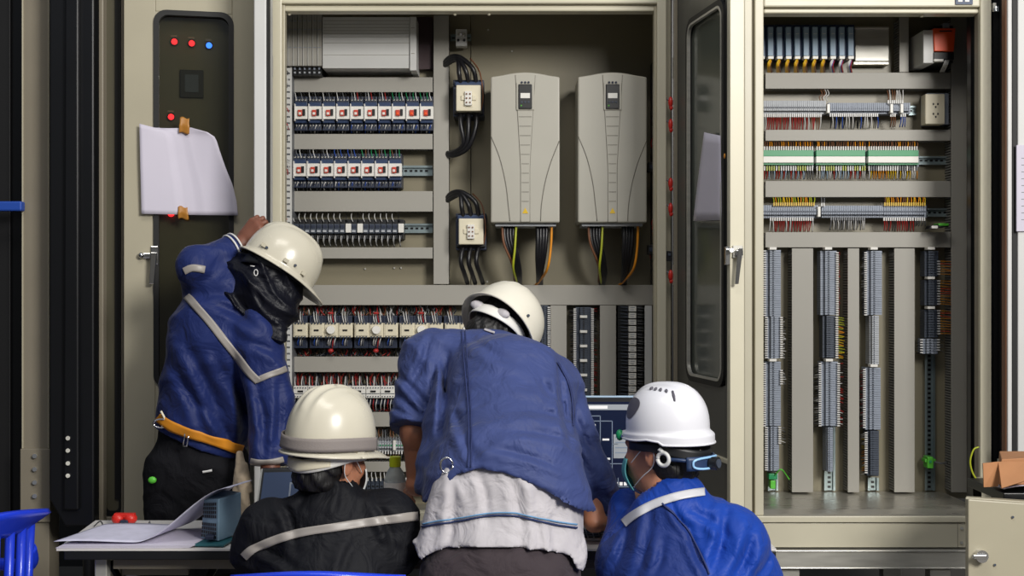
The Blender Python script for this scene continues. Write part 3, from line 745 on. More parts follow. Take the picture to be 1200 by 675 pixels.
gH = 'horizontal terminal strips of the terminal enclosure'
term_h(889, 968, 126, 8, 'light grey terminal strip with red and white wires under the input modules', 'termlight', (), None, [(890, 962, ['redw', 'whitew', 'redw', 'brownw'], 20, 'whitew')], gH, 2.4)
term_h(971, 1066, 127, 6.5, 'blue-grey terminal strip with three white clips, left of the wall socket', 'termgrey', (971, 1045, 1057), [(1041, 1060, ['brownw', 'whitew'], 16, 'whitew')], [(973, 1030, ['blackw', 'whitew', 'blackw', 'bluew'], 18, 'whitew'), (1044, 1050, ['brownw'], 16, 'whitew'), (1056, 1062, ['bluew'], 16, 'whitew')], gH, 2.4, 'termgrey')
def relay_card(x0, x1, cy, label, wb):
    t = thing('relay_board', (X((x0 + x1) / 2, 5.15), YB, Z(cy + 14, 5.15)), label, 'relay board', 'three green relay boards')
    MB().pb(x0, cy - 8, x1, cy + 12, 5.18, YB - .03, 'termgrey').build('base', t, bevel=.002)
    MB().pb(x0 + .5, cy - 8, x1 - .5, cy - 1, 5.15, 5.18, 'green').build('terminal_row', t, bevel=.001)
    MB().pb(x0 + .5, cy - .8, x1 - .5, cy + 6.6, 5.145, 5.18, 'white').build('label_strip', t, bevel=.001)
    MB().pb(x0 + .5, cy + 6.8, x1 - .5, cy + 9, 5.155, 5.18, 'green').build('lower_edge', t)
    mb = MB(); px = x0 + 1.5
    while px < x1 - 1:
        mb.pb(px - .6, cy - 12.5, px + .7, cy - 7, 5.17, 5.178, 'whitew'); wire(mb, px, cy - 11, px + random.uniform(-.6, .6), cy - 18.5, 5.175, 5.20, random.choice(['brownw', 'amber', 'brownw']), .0022, .006, 4)
        mb.pb(px - .6, cy + 10, px + .7, cy + 16, 5.17, 5.178, random.choice(wb[0])); wire(mb, px, cy + 15, px + random.uniform(-1.5, .5), cy + 26, 5.175, 5.20, random.choice(wb[1]), .0023, .006, 4)
        px += 2.8
    tag(mb.build('wires', t), kind='stuff'); return t
relay_card(889, 954, 184, 'leftmost green relay board beside the cream enclosure post', (['ygreen', 'whitew'], ['greyblue', 'redw', 'greyw']))
relay_card(956, 1014.5, 184, 'middle one of the three green relay boards', (['ygreen', 'whitew'], ['greyblue', 'redw', 'whitew']))
relay_card(1017, 1077, 184, 'green relay board with amber wires below, next to bare rail', (['whitew', 'greyw'], ['amber', 'yellow', 'whitew']))
term_h(889, 960, 248, 7.5, 'lower terminal strip with yellow wires above and red wires below, beside the left post', 'termgrey', (960,), [(907, 956, ['yellow', 'amber', 'ygreen'], 12, 'yellow')], [(903, 955, ['redw', 'redw', 'whitew'], 17, 'whitew')], gH, 2.6)
term_h(963, 1035, 248, 7, 'plain grey middle terminal strip with few dangling grey wires', 'termgrey', (), [(963, 968, ['greyw'], 12, 'whitew')], [(974, 1014, ['greyw', 'whitew'], 15, 'greyw')], gH, 2.6)
term_h(1036, 1086, 248, 7.5, 'lower terminal strip with yellow wires above, next to the black wire stripper', 'termgrey', (), [(1037, 1084, ['yellow', 'amber', 'brownw'], 12, 'yellow')], [(1036, 1070, ['redw', 'redw', 'maroon'], 16, 'whitew'), (1073, 1084, ['greyw'], 10, 'whitew')], gH, 2.6)
t = thing('wire_marker_tool', (X(1101, 5.1), 5.15, Z(270, 5.1)), 'small black and lime hand tool lying on the duct at right', 'tool')
MB().hexa([(X(1089, 5.1), 5.10, Z(268.5, 5.1)), (X(1112, 5.1), 5.10, Z(266, 5.1)), (X(1112, 5.1), 5.16, Z(266, 5.1)), (X(1089, 5.1), 5.16, Z(268.5, 5.1)),
           (X(1091, 5.1), 5.10, Z(264, 5.1)), (X(1112, 5.1), 5.10, Z(261.5, 5.1)), (X(1112, 5.1), 5.16, Z(261.5, 5.1)), (X(1091, 5.1), 5.16, Z(264, 5.1))], 'black').build('handle', t, bevel=.003)
MB().pb(1100, 261.5, 1112, 264.5, 5.095, 5.16, 'lime').build('lever', t, bevel=.002)
MB().pb(1092, 264.5, 1099, 267.5, 5.094, 5.11, 'white').build('label_plate', t)

# vertical terminal columns
gV = 'vertical terminal strips of the terminal enclosure'
gb = 'greyblue'
W_ = ['whitew', 'greyw', 'blackw']
term_v(906, 293, 370, 9, 'top section of first terminal column beside the left cream post', 'termgrey', (291,), [(294, 370, ['redw', 'maroon'], 3)], None, gV)
term_v(907, 371, 420, 8, 'second section of first terminal column, bristling with white wires', 'termgrey', (), [(372, 420, W_, 5)], [(372, 420, W_, 6)], gV)
term_v(906, 424, 499, 9, 'third section of first terminal column, plain sided', 'termgrey', (422,), [(426, 499, ['redw', 'maroon'], 3)], [(434, 450, W_, 6)], gV)
term_v(906, 500, 553, 7, 'lowest section of first terminal column with wires both sides', 'termgrey', (), [(501, 552, W_, 5)], [(501, 520, W_, 8)], gV)
term_v(971, 294, 369, 9.5, 'top section of second terminal column with red wires on its right', 'termgrey', (291,), None, [(296, 369, ['redw', 'red', 'redw'], 4)], gV)
term_v(972, 370, 420, 8, 'second section of second terminal column with yellow wires', 'termdark', (), None, [(372, 420, ['yellow', 'amber', 'ygreen'], 10)], gV)
term_v(972, 424, 500, 10, 'bristling lower section of second terminal column, wires on both sides', 'termgrey', (422,), [(426, 499, ['blackw', 'whitew', 'greyw'], 9)], [(426, 499, ['redw', 'whitew', 'maroon'], 7)], gV)
term_v(972, 501, 552, 4, 'slim bottom section of second terminal column', 'termgrey', (), None, None, gV)
term_v(1024.5, 294, 369, 9, 'top section of third terminal column with black wires on its left', 'termgrey', (291,), [(296, 369, ['blackw', 'whitew', 'blackw'], 7)], None, gV)
term_v(1024.5, 370, 428, 5.5, 'slim empty-looking section of third terminal column', 'termlight', (428.5,), None, None, gV)
term_v(1023, 431, 504, 9, 'lower section of third terminal column with red-tipped wires', 'termgrey', (), [(433, 503, ['redw', 'whitew', 'blackw'], 7)], None, gV)
term_v(1023, 505, 558, 7, 'lowest section of third terminal column with amber wires', 'termdark', (), [(507, 555, ['amber', 'yellow', 'whitew'], 7)], None, gV)
AO = ['amber', 'orange', 'amber', 'amber']
term_v(1091.5, 294, 324, 8, 'first section of the terminal column with orange wires, just under the duct', 'termdark', (291,), None, [(306, 323, AO, 20)], gV, 3)
term_v(1091.5, 328, 358, 8, 'second section of the terminal column with orange wires', 'termdark', (325.5,), None, [(329, 358, AO, 20)], gV, 3)
term_v(1091.5, 363, 395, 8, 'third section of the terminal column with orange wires', 'termdark', (360.5,), None, [(364, 393, AO, 20)], gV, 3)
term_v(1090, 397, 415, 9, 'bottom cluster of terminals with grey wires, above the long bare rail', 'termgrey', (), [(398, 414, ['greyw', 'blackw', 'whitew'], 8)], [(398, 412, ['greyw', 'blackw'], 8)], gV, 3)
t = thing('earth_terminal', (X(1090, 5.2), YB, Z(549, 5.2)), 'bright green earth terminal clipped low on the long bare rail', 'terminal')
MB().pb(1084, 538, 1097, 542, 5.19, 5.235, 'lime').pb(1087, 535.5, 1094, 549, 5.18, 5.235, 'lime').cyl(P(1090.5, 541, 5.182), P(1090.5, 541, 5.172), .006, 'green', 10).build('housing', t, bevel=.003)
mb = MB(); mb.tube([P(1095, 541, 5.19), P(1103, 543, 5.17), P(1110, 542, 5.2)], .004, 'greyw', 6, sub=4); mb.build('wire', t)
t = thing('earth_terminal', (X(903, 5.2), YB, Z(575, 5.2)), 'dark green earth terminal at the foot of the first terminal column', 'terminal')
MB().pb(901, 555, 911, 562, 5.19, 5.235, 'green').pb(903, 563, 909, 573, 5.195, 5.235, 'lime').build('housing', t, bevel=.003)
mb = MB(); mb.tube([P(908, 557, 5.19), P(915, 550, 5.16), P(921, 556, 5.19), P(925, 562, 5.2)], .003, 'lime', 6, sub=4); mb.build('wire', t)

# input modules
t0 = None; gI = 'blue-grey input modules'
for k in range(11):
    x0 = 886.7 + k * 10.45
    lb = 'tall blue-grey input module, %s from the cream post' % ORD[k]
    wire_m = 'amber' if k < 8 else 'whitew'
    def mk(lb, special):
        t = thing('input_module', (X(x0 + 5, 5.12), YB, Z(84, 5.12)), lb, 'module', gI)
        MB().pb(x0, 29, x0 + 10.2, 67, 5.14, YB, 'darkblue').build('base', t, bevel=.0015)
        MB().pb(x0 + 3, 31.5, x0 + 9, 65, 5.12, 5.15, 'greyblue').pb(x0 + 4, 39, x0 + 8, 39.7, 5.118, 5.125, 'white').build('front_cover', t, bevel=.0015)
        MB().pb(x0 + 3, 65.5, x0 + 9.5, 69, 5.115, 5.15, 'white').build('connector', t, bevel=.001)
        for j in range(4):
            mb = MB()
            mb.tube([P(x0 + 7 - j * .6, 68, 5.13), P(x0 + 4 + j * .9, 72, 5.12 + j * .006), P(x0 + 2.6 + j * .9, 77, 5.13), P(x0 + 3.4 + j * 1.3, 86, 5.20)], .004, (['yellow', 'amber', 'yellow', 'brownw'] if not special else ['whitew', 'whitew', 'bluew', 'redw'])[j], 6, sub=4)
            mb.build('cable', t)
        return t
    if k == 0: t0 = mk(lb, False)
    elif k < 8: dup(t0, (k * 10.45 * 5.12 / F, 0, 0), lb)
    elif k == 8: t8 = mk(lb, True)
    else: dup(t8, ((k - 8) * 10.45 * 5.12 / F, 0, 0), lb)
o = MB().pb(1002, 34, 1042, 72, 5.235, 5.262, 'steel').pb(1000, 72, 1042, 76, 5.22, 5.262, 'sillm').pb(1002, 31, 1042, 34, 5.22, 5.262, 'steel').build('bare_metal_bracket', bevel=.003)
tag(o, 'shiny bare metal bracket plate right of the input modules', 'bracket')
# orange power supply
t = thing('power_supply', (X(1100, 5.05), YB, Z(75, 5.05)), 'grey power supply with bright orange face in the corner', 'power supply')
MB().pb(1082, 35, 1095, 74, 5.06, YB - .03, 'duct_white').pb(1095, 30, 1117, 74, 5.075, YB - .03, 'black').build('housing', t, bevel=.003)
a = [P(1094, 33, 5.05), P(1120, 33, 5.05), P(1118, 60, 5.05), P(1095, 60, 5.05)]
MB().prism([(p.x, p.z) for p in a], 5.05, 5.08, 'orange').pb(1101, 35.5, 1116, 37, 5.047, 5.055, 'black').build('face_plate', t, bevel=.004)
MB().pb(1105, 27, 1113, 33, 5.07, 5.1, 'termgrey').build('latch', t, bevel=.002)
MB().pb(1094, 61, 1118, 70, 5.055, 5.09, 'black').pb(1094.5, 69, 1106, 72, 5.05, 5.08, 'white').build('connector', t, bevel=.002)
mb = MB()
for k in range(3): mb.tube([P(1112 - k * 2, 70, 5.06), P(1110 - k * 2, 76, 5.06), P(1106 - k * 2, 84, 5.15)], .0032, 'whitew', 6, sub=4)
mb.build('wire', t)
# wall socket
t = thing('power_socket', (X(1096, 5.14), YB, Z(147, 5.14)), 'ivory double power socket at right edge of mounting plate', 'socket')
MB().pb(1086, 109, 1112, 146, 5.19, YB, 'termgrey').build('back_box', t, bevel=.003)
MB().pb(1084.5, 110, 1107.5, 145.5, 5.14, 5.2, 'ivory').build('face_plate', t, bevel=.004)
mb = MB()
for py in (122, 133.5):
    for dx, dy in ((-2.6, 0), (2.6, 0), (0, 3.4)): mb.pb(1096.5 + dx - .7, py + dy - 1.2, 1096.5 + dx + .9, py + dy + 1.0, 5.138, 5.145, 'black')
mb.build('socket_holes', t)
for k in range(2):
    t = thing('sensor_wire', (X(1045, 5.2), 5.22, Z(118, 5.2)), '', '') if False else None
# small wires in row b
mb = MB()
for px in (961, 964, 966, 969): mb.tube([P(px, 104, 5.2), P(px + 2.5, 110, 5.18), P(px - 1, 114, 5.18), P(px + 1, 119, 5.19)], .002, random.choice(['brownw', 'whitew']), 5, sub=4)
tag(mb.build('wire_bundle'), 'few brown and white wires dropping from duct to the grey terminal strip', 'wires', None, 'stuff')

# dense dark wiring behind the device rows
def wire_mat(x0, y0, x1, y1, label, cols, n, yb=5.235, r=.0024):
    mb = MB()
    for k in range(n):
        x = x0 + (x1 - x0) * (k + random.random()) / n
        a = P(x, y0, yb + random.uniform(-.02, .02)); b = P(x + random.uniform(-5, 5), y1, yb + random.uniform(-.02, .02)); c = P(x + random.uniform(-4, 4), (y0 + y1) / 2, yb + random.uniform(-.01, .02))
        mb.tube([a, c, b], r, random.choice(cols), 4, sub=2)
    o = tag(mb.build('wiring'), label, 'wiring', None, 'stuff')
dk = ['blackw', 'blackw', 'navy', 'greyw', 'brownw']
wire_mat(344, 358.5, 532, 369.5, 'dark wires entering the upper contactor row from above', dk + ['redw', 'whitew'], 110)
wire_mat(344, 409, 532, 417, 'dark wires leaving the upper contactor row below', dk + ['redw'], 110)
wire_mat(344, 437, 480, 451, 'dark and red wires above the lower contactor row', dk + ['redw', 'redw'], 90)
wire_mat(344, 475, 480, 482, 'dark and red wires under the lower contactor row', dk + ['redw', 'redw'], 90)
wire_mat(346, 501, 560, 514, 'dark wires above the greenish terminal strip', dk, 90)
wire_mat(346, 530, 560, 540, 'dark wires below the greenish terminal strip', dk, 90)
# ------------------------------------------------------------------ rounded outlines
def rrect(x0, z0, x1, z1, r, n=6):
    pts = []
    for cx, cz, a0 in ((x1 - r, z0 + r, -90), (x1 - r, z1 - r, 0), (x0 + r, z1 - r, 90), (x0 + r, z0 + r, 180)):
        for i in range(n + 1):
            a = math.radians(a0 + 90 * i / n); pts.append((cx + r * math.cos(a), cz + r * math.sin(a)))
    return pts
def ring(mb, outer, inner, y0, y1, m):
    n = len(outer)
    vs = [(p[0], y0, p[1]) for p in outer] + [(p[0], y0, p[1]) for p in inner] + [(p[0], y1, p[1]) for p in outer] + [(p[0], y1, p[1]) for p in inner]
    fs = []
    for i in range(n):
        j = (i + 1) % n
        fs += [(i, j, n + j, n + i), (2 * n + i, 3 * n + i, 3 * n + j, 2 * n + j), (i, 2 * n + i, 2 * n + j, j), (n + i, n + j, 3 * n + j, 3 * n + i)]
    mb.add(vs, fs, m)

# local door frame: x along the leaf from the hinge, y out of the outer face, z up
def door_leaf(t, W, z0, z1, wx0, wz0, wx1, wz1, xf, inside, frame='cream', thick=.028, rad=.05):
    """leaf with rounded window. inside=True: local -y face is the one with gasket toward the viewer"""
    mb = MB(); r = rad
    # four borders round the window
    mb.box((0, 0, z0), (wx0, thick, z1), frame); mb.box((wx1, 0, z0), (W, thick, z1), frame)
    mb.box((wx0, 0, z0), (wx1, thick, wz0), frame); mb.box((wx0, 0, wz1), (wx1, thick, z1), frame)
    mb.build('door_panel', t, bevel=.002, xf=xf)
    mb = MB(); ring(mb, rrect(wx0 - .006, wz0 - .006, wx1 + .006, wz1 + .006, r), rrect(wx0 + .014, wz0 + .014, wx1 - .014, wz1 - .014, r * .75), -.006, thick + .006, 'gasket')
    for (cx, cz, sx, sz) in ((wx0, wz0, 1, 1), (wx1, wz0, -1, 1), (wx0, wz1, 1, -1), (wx1, wz1, -1, -1)):
        pts = [(cx, cz)] + [(cx + sx * (r - r * math.cos(a)), cz + sz * (r - r * math.sin(a))) for a in [PI / 2 * i / 6 for i in range(7)]]
        if sx * sz < 0: pts = pts[::-1]
        mb.prism(pts, .0, thick, frame)
    mb.build('window_gasket', t, xf=xf)

# ---- adjoining enclosure with a smoked window, its front slightly turned
zt = Z(-75, 4.45); zb = Z(650, 4.45)
E3 = thing('control_enclosure', (X(222, 4.45), 4.7, 0), 'beige enclosure with dark window, lit red and blue lamps and taped sheet', 'enclosure')
hx = X(298.5, 4.47)
ang = math.radians(12)
# local x runs from the left edge (nearer) to the hinge
Wd = .50
xf3 = Matrix.Translation((hx, 4.47, 0)) @ Matrix.Rotation(ang, 4, 'Z') @ Matrix.Translation((-Wd, 0, 0))
def loc3(px, py):
    """pixel -> local coordinates on the outer face"""
    n = Vector((-math.sin(ang), math.cos(ang), 0)); d = Vector(((px - 600) / F, 1, -(py - 337.5) / F)); c = Vector((0, 0, CAM_Z)); h = Vector((hx, 4.47, 0))
    s = (h - c).dot(n) / d.dot(n); return xf3.inverted() @ (c + d * s)
l0 = loc3(181, 447); l1 = loc3(273, 14)
D3 = thing('enclosure_door', (0, 0, 0), '', '') if False else E3
W0 = loc3(145, 300).x
mbx = MB()
wx0, wx1, wz0, wz1 = loc3(182, 300).x, loc3(272, 300).x, loc3(200, 452).z, loc3(200, 14).z
rr = .045; th = .03
mbx.box((W0, 0, zb), (wx0, th, zt), 'beige'); mbx.box((wx1, 0, zb), (Wd, th, zt), 'beige'); mbx.box((wx0, 0, zb), (wx1, th, wz0), 'beige'); mbx.box((wx0, 0, wz1), (wx1, th, zt), 'beige')
mbx.build('door_panel', E3, bevel=.003, xf=xf3)
mb = MB(); ring(mb, rrect(wx0 - .006, wz0 - .006, wx1 + .006, wz1 + .006, rr), rrect(wx0 + .012, wz0 + .012, wx1 - .012, wz1 - .012, rr * .75), -.007, th, 'gasket')
for (cx, cz, sx, sz) in ((wx0, wz0, 1, 1), (wx1, wz0, -1, 1), (wx0, wz1, 1, -1), (wx1, wz1, -1, -1)):
    pts = [(cx, cz)] + [(cx + sx * (rr - rr * math.cos(a)), cz + sz * (rr - rr * math.sin(a))) for a in [PI / 2 * i / 6 for i in range(7)]]
    mb.prism(pts if sx * sz > 0 else pts[::-1], .001, th, 'beige')
mb.build('window_gasket', E3, xf=xf3)
M['smoked'] = mat('smoked_inner_panel', (96, 92, 76), 0.35, var=0.1, scale=2)
mb = MB(); mb.box((wx0 - .01, .05, wz0 - .01), (wx1 + .01, .054, wz1 + .01), 'smoked'); ip = mb.build('inner_panel', E3, xf=xf3)
mb = MB(); mb.box((wx0 + .008, .012, wz0 + .008), (wx1 - .008, .015, wz1 - .008), 'panel_glass'); mb.build('window_glass', E3, xf=xf3)
for px, py, c, lb in ((203.5, 46, 'lamp_red', 'lit red lamp'), (224, 48, 'lamp_red', 'lit red lamp'), (244.5, 50.5, 'lamp_blue', 'lit blue lamp'), (199.5, 135, 'lamp_red', 'lit red lamp')):
    l = loc3(px, py)
    o = MB().cyl((l.x, .049, l.z), (l.x, .038, l.z), .0115, c, 16, .010).cyl((l.x, .05, l.z), (l.x, .044, l.z), .015, 'black', 16).box((l.x - .013, .046, l.z + .017), (l.x + .009, .05, l.z + .024), 'taupe').build('indicator_lamp', E3, xf=xf3)
    o['label'] = lb
l = loc3(199.5, 249); MB().cyl((l.x, .049, l.z), (l.x, .038, l.z), .0125, 'lamp_red', 16, .010).build('indicator_lamp', E3, xf=xf3)['label'] = 'lit red lamp'
a = loc3(210, 112); b = loc3(238, 80)
pm = MB().box((a.x, .04, a.z), (b.x, .05, b.z), 'gasket').build('panel_meter', E3, bevel=.002, xf=xf3)
MB().box((a.x + .018, .037, a.z + .02), (b.x - .018, .041, b.z - .018), 'termdark').build('display', pm, xf=xf3)
# lever handle
l = loc3(176, 300)
hd = MB().cyl((l.x + .012, -.002, l.z), (l.x + .012, -.03, l.z), .014, 'chrome', 16).box((l.x - .03, -.012, l.z - .008), (l.x + .02, -.004, l.z + .010), 'chrome').box((l.x + .002, -.008, l.z - .03), (l.x + .028, 0, l.z + .035), 'chrome')
hd.hexa([(l.x - .002, -.034, l.z - .10), (l.x + .016, -.034, l.z - .10), (l.x + .016, -.022, l.z - .10), (l.x - .002, -.022, l.z - .10),
         (l.x + .004, -.04, l.z + .012), (l.x + .026, -.04, l.z + .012), (l.x + .026, -.022, l.z + .012), (l.x + .004, -.022, l.z + .012)], 'chrome')
hd.ball((l.x - .03, -.014, l.z + .002), .011, 'chrome', 10)
hd.build('handle', E3, bevel=.002, xf=xf3)
# carcass behind the door
mb = MB(); pA = xf3 @ Vector((W0, th, 0)); pB = xf3 @ Vector((Wd, th, 0))
mb.hexa([(pA.x, pA.y + .002, .12), (pB.x, pB.y + .002, .12), (-1.03, 5.2, .12), (pA.x - .06, 5.2, .12), (pA.x, pA.y + .002, .15), (pB.x, pB.y + .002, .15), (-1.03, 5.2, .15), (pA.x - .06, 5.2, .15)], 'taupe')
mb.box((pA.x - .06, 5.2, .12), (-1.03, 5.22, zt), 'taupe'); mb.hexa([(pA.x - .062, 5.2, .12), (pA.x, pA.y + .02, .12), (pA.x + .006, pA.y + .02, .12), (pA.x - .05, 5.2, .12), (pA.x - .062, 5.2, zt), (pA.x, pA.y + .02, zt), (pA.x + .006, pA.y + .02, zt), (pA.x - .05, 5.2, zt)], 'blackpaint')
mb.hexa([(pB.x - .006, pB.y + .004, .12), (pB.x - .002, pB.y + .004, .12), (-1.026, 4.84, .12), (-1.03, 4.84, .12), (pB.x - .006, pB.y + .004, zt), (pB.x - .002, pB.y + .004, zt), (-1.026, 4.84, zt), (-1.03, 4.84, zt)], 'beige'); mb.box((-1.030, 4.84, .12), (-1.026, 5.2, zt), 'beige')
mb.build('carcass', E3)
mb = MB(); mb.hexa([(pA.x + .01, pA.y + .03, 0), (pB.x - .01, pB.y + .03, 0), (-1.04, 5.18, 0), (pA.x + .01, 5.18, 0), (pA.x + .01, pA.y + .03, .12), (pB.x - .01, pB.y + .03, .12), (-1.04, 5.18, .12), (pA.x + .01, 5.18, .12)], 'blackpaint'); mb.build('plinth', E3)

# taped sheet on that door
S = []
L3 = lambda px, py: loc3(px, py)
outline_r = [(146, 222), (150, 238), (154, 249), (160, 253.5), (175, 258), (195, 265), (215, 273), (235, 277.5), (251, 279)]
def sheet(u, v):
    py = 146 + 105 * v
    xr = np.interp(146.5 + 104 * v, [p[0] for p in outline_r], [p[1] for p in outline_r])
    xl = 164 + 2.5 * v
    q = L3(xl + (xr - xl) * u, py + (4.5 if u > .3 else 15 * u) * (1 - v) + 2 * v * u)
    curl = .008 + .012 * (1 - u) ** 2 + .045 * max(0, u - .62) ** 1.5 * (1 + math.sin(v * 2.2)) + .004 * math.sin(u * 7 + v * 3) * (1 - v)
    if abs(u - .5) < .12: curl *= .55
    return (q.x, -curl - .004, q.z)
mb = MB(); mb.grid(sheet, 25, 20, 'paper')
vs = [tuple(xf3 @ Vector(v)) for v in mb.v]; mb.v = vs
o = mb.build('paper_sheet', solid=.0006); tag(o, 'large blank white sheet with curled right edge, taped over the dark window', 'paper')
for px, py, r_, lb in ((216.5, 148, .1, 'upper piece of brown tape holding the large white sheet'), (215, 250, -.15, 'lower piece of brown tape under the large white sheet')):
    mb = MB(); l = L3(px, py); w_, h_ = .018, .028 if py < 200 else .022
    mb.grid(lambda u, v: (l.x + (u - .5) * 2 * w_ * (.9 if v > .5 else 1) + r_ * .02 * (v - .5), -.026 + .012 * abs(v - .5) + .002 * math.sin(u * 5), l.z + (v - .5) * 2 * h_ + .004 * math.sin(u * 6)), 7, 9, 'tape')
    mb.v = [tuple(xf3 @ Vector(v)) for v in mb.v]
    tag(mb.build('adhesive_tape', solid=.0006), lb, 'tape', 'brown tape pieces on the large sheet')

# ---- open narrow door seen edge-on, gripped by the left worker
ND = thing('enclosure_door', (X(312, 4.4), 4.4, 0), 'narrow cream door standing open edge-on, gripped by the reaching worker', 'door')
mb = MB(); xa = X(297.5, 4.19); xb = X(312, 4.19)
mb.hexa([(xa, 4.19, .46), (xb, 4.19, .46), (X(316, 4.7) + .012, 4.70, .46), (X(316, 4.7) - .012, 4.70, .46), (xa, 4.19, zt), (xb, 4.19, zt), (X(316, 4.7) + .012, 4.70, zt), (X(316, 4.7) - .012, 4.70, zt)], 'duct_white')
mb.build('door_panel', ND, bevel=.004)
mb = MB(); mb.box((xb - .001, 4.205, .46), (xb + .006, 4.23, zt), 'gasket'); mb.build('door_gasket', ND)
for z_ in (.6, 1.5, 2.3):
    MB().cyl((X(316, 4.7) + .002, 4.712, z_ - .04), (X(316, 4.7) + .002, 4.712, z_ + .04), .009, 'steel', 10).build('hinge', ND)

# ---- open door with the window, between the two enclosures
DD = thing('enclosure_door', (X(820, 4.4), 4.4, .34), 'open cream door with tall dark-gasketed window, beside the right drive', 'door')
A = Vector((X(793, 4.74), 4.74, 0)); B = Vector((X(861, 4.12), 4.12, 0)); d = (B - A).normalized(); n = Vector((-d.y, d.x, 0))   # n points right/back
W = (B - A).length
xf4 = Matrix(((d.x, n.x, 0, A.x), (d.y, n.y, 0, A.y), (0, 0, 1, 0), (0, 0, 0, 1)))
def loc4(px, py):
    dd = Vector(((px - 600) / F, 1, -(py - 337.5) / F)); c = Vector((0, 0, CAM_Z)); s = (A - c).dot(n) / dd.dot(n); return xf4.inverted() @ (c + dd * s)
ax0 = loc4(807, 300).x; ax1 = loc4(850, 300).x; az0 = loc4(848, 452).z; az1 = loc4(812, 24).z
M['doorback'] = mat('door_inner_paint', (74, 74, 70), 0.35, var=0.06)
th = .028
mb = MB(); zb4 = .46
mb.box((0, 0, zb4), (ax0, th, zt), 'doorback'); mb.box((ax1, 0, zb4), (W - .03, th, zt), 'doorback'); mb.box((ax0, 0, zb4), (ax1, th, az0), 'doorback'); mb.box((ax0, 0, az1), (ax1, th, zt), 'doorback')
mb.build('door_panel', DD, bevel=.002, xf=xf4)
mb = MB(); mb.box((W - .03, -.016, zb4), (W, th + .006, zt), 'cream').box((0, -.014, zb4), (.012, 0, zt), 'taupe').box((0, -.014, az0 - .26), (W - .03, 0, az0 - .245), 'cream'); mb.build('door_edge', DD, bevel=.002, xf=xf4)
mb = MB(); ring(mb, rrect(ax0 - .008, az0 - .008, ax1 + .008, az1 + .008, .06), rrect(ax0 + .014, az0 + .014, ax1 - .014, az1 - .014, .045), -.010, th + .004, 'gasket'); mb.build('window_gasket', DD, xf=xf4)
mb = MB(); ring(mb, rrect(ax0 + .012, az0 + .012, ax1 - .012, az1 - .012, .047), rrect(ax0 + .020, az0 + .020, ax1 - .020, az1 - .020, .04), -.012, .0, 'steel'); mb.build('window_bead', DD, xf=xf4)
M['smoked2'] = mat('smoked_door_window', (88, 92, 84), 0.12, var=0.05, scale=2, spec=.7)
mb = MB(); mb.box((ax0 + .008, .008, az0 + .008), (ax1 - .008, .012, az1 - .008), 'smoked2'); mb.build('window_glass', DD, xf=xf4)
l = loc4(858, 300)
MB().box((W - .02, -.03, l.z - .03), (W - .004, -.014, l.z + .03), 'chrome').cyl((W - .012, -.016, l.z + .015), (W + .03, -.022, l.z + .018), .008, 'chrome', 12).build('lock', DD, bevel=.002, xf=xf4)
p0 = P(866.5, 298, 4.10)
mb = MB(); mb.cyl(p0, p0 + Vector((0, .03, 0)), .011, 'chrome', 12); mb.box((p0.x - .012, p0.y - .004, p0.z - .004), (p0.x + .012, p0.y + .012, p0.z + .014), 'chrome')
mb.hexa([(p0.x - .016, p0.y - .008, p0.z - .10), (p0.x - .004, p0.y - .008, p0.z - .10), (p0.x - .004, p0.y, p0.z - .10), (p0.x - .016, p0.y, p0.z - .10),
         (p0.x - .006, p0.y - .012, p0.z + .02), (p0.x + .010, p0.y - .012, p0.z + .02), (p0.x + .010, p0.y, p0.z + .02), (p0.x - .006, p0.y, p0.z + .02)], 'chrome')
mb.box((p0.x - .02, p0.y + .01, p0.z - .012), (p0.x + .014, p0.y + .02, p0.z + .03), 'steel')
mb.build('handle', DD, bevel=.002)
for z_ in (.7, 1.5, 2.3):
    MB().cyl((A.x - .006, A.y + .01, z_ - .04), (A.x - .006, A.y + .01, z_ + .04), .009, 'steel', 10).build('hinge', DD)
# sheet stuck on that window
q = [loc4(829.5, 155), loc4(849, 159), loc4(849, 258), loc4(817.5, 259)]
mb = MB()
def fn(u, v):
    a_ = q[0].lerp(q[1], u); b_ = q[3].lerp(q[2], u); c_ = a_.lerp(b_, v); return (c_.x, -.014 - .003 * math.sin(u * 3 + v * 2), c_.z)
mb.grid(fn, 8, 10, 'paper'); mb.v = [tuple(xf4 @ Vector(v)) for v in mb.v]
tag(mb.build('paper_sheet', solid=.0005), 'white sheet stuck inside the window of the open door', 'paper')
mb = MB(); l = loc4(855, 183); mb.ball((l.x, -.018, l.z), .008, 'amber', 8, (1, .3, 1.2)); mb.v = [tuple(xf4 @ Vector(v)) for v in mb.v]
tag(mb.build('orange_sticker'), 'tiny orange sticker on the edge of the open windowed door', 'sticker')
# dark gap between the enclosures: black column panel with red cable lugs
GP = thing('divider_panel', (X(800, 4.95), 4.95, 0), 'black divider panel in the gap between the two open enclosures', 'panel')
MB().box((X(781, YF) + .034, 5.0, .345), (X(865, YF), 5.02, zt), 'blackpaint').build('panel', GP)
MB().box((X(796, 4.8), 4.86, .345), (X(802, 4.8), 4.9, zt), 'blackpaint').build('upright', GP, bevel=.004)
MB().box((X(781, YF) + .034, 4.98, 0), (X(865, YF), 5.02, .345), 'blackpaint').build('foot', GP)
for k, py in enumerate((121, 147, 216, 245.5, 324)):
    mb = MB(); c = P(785.9, py, YF + .0)
    mb.ball((c.x, c.y, c.z + .004), .012, 'red', 10, (.8, .8, 1.9)); mb.ball((c.x + .002, c.y, c.z - .018), .009, 'red', 8, (.9, .8, 1.1)); mb.cyl((c.x - .016, c.y + .012, c.z + .02), (c.x + .003, c.y + .002, c.z + .008), .004, 'greyw', 8)
    tag(mb.build('cable_lug'), 'small red cable lug beside the right post, %s from the top of five' % ORD[k], 'cable lug', 'red cable lugs by the post')
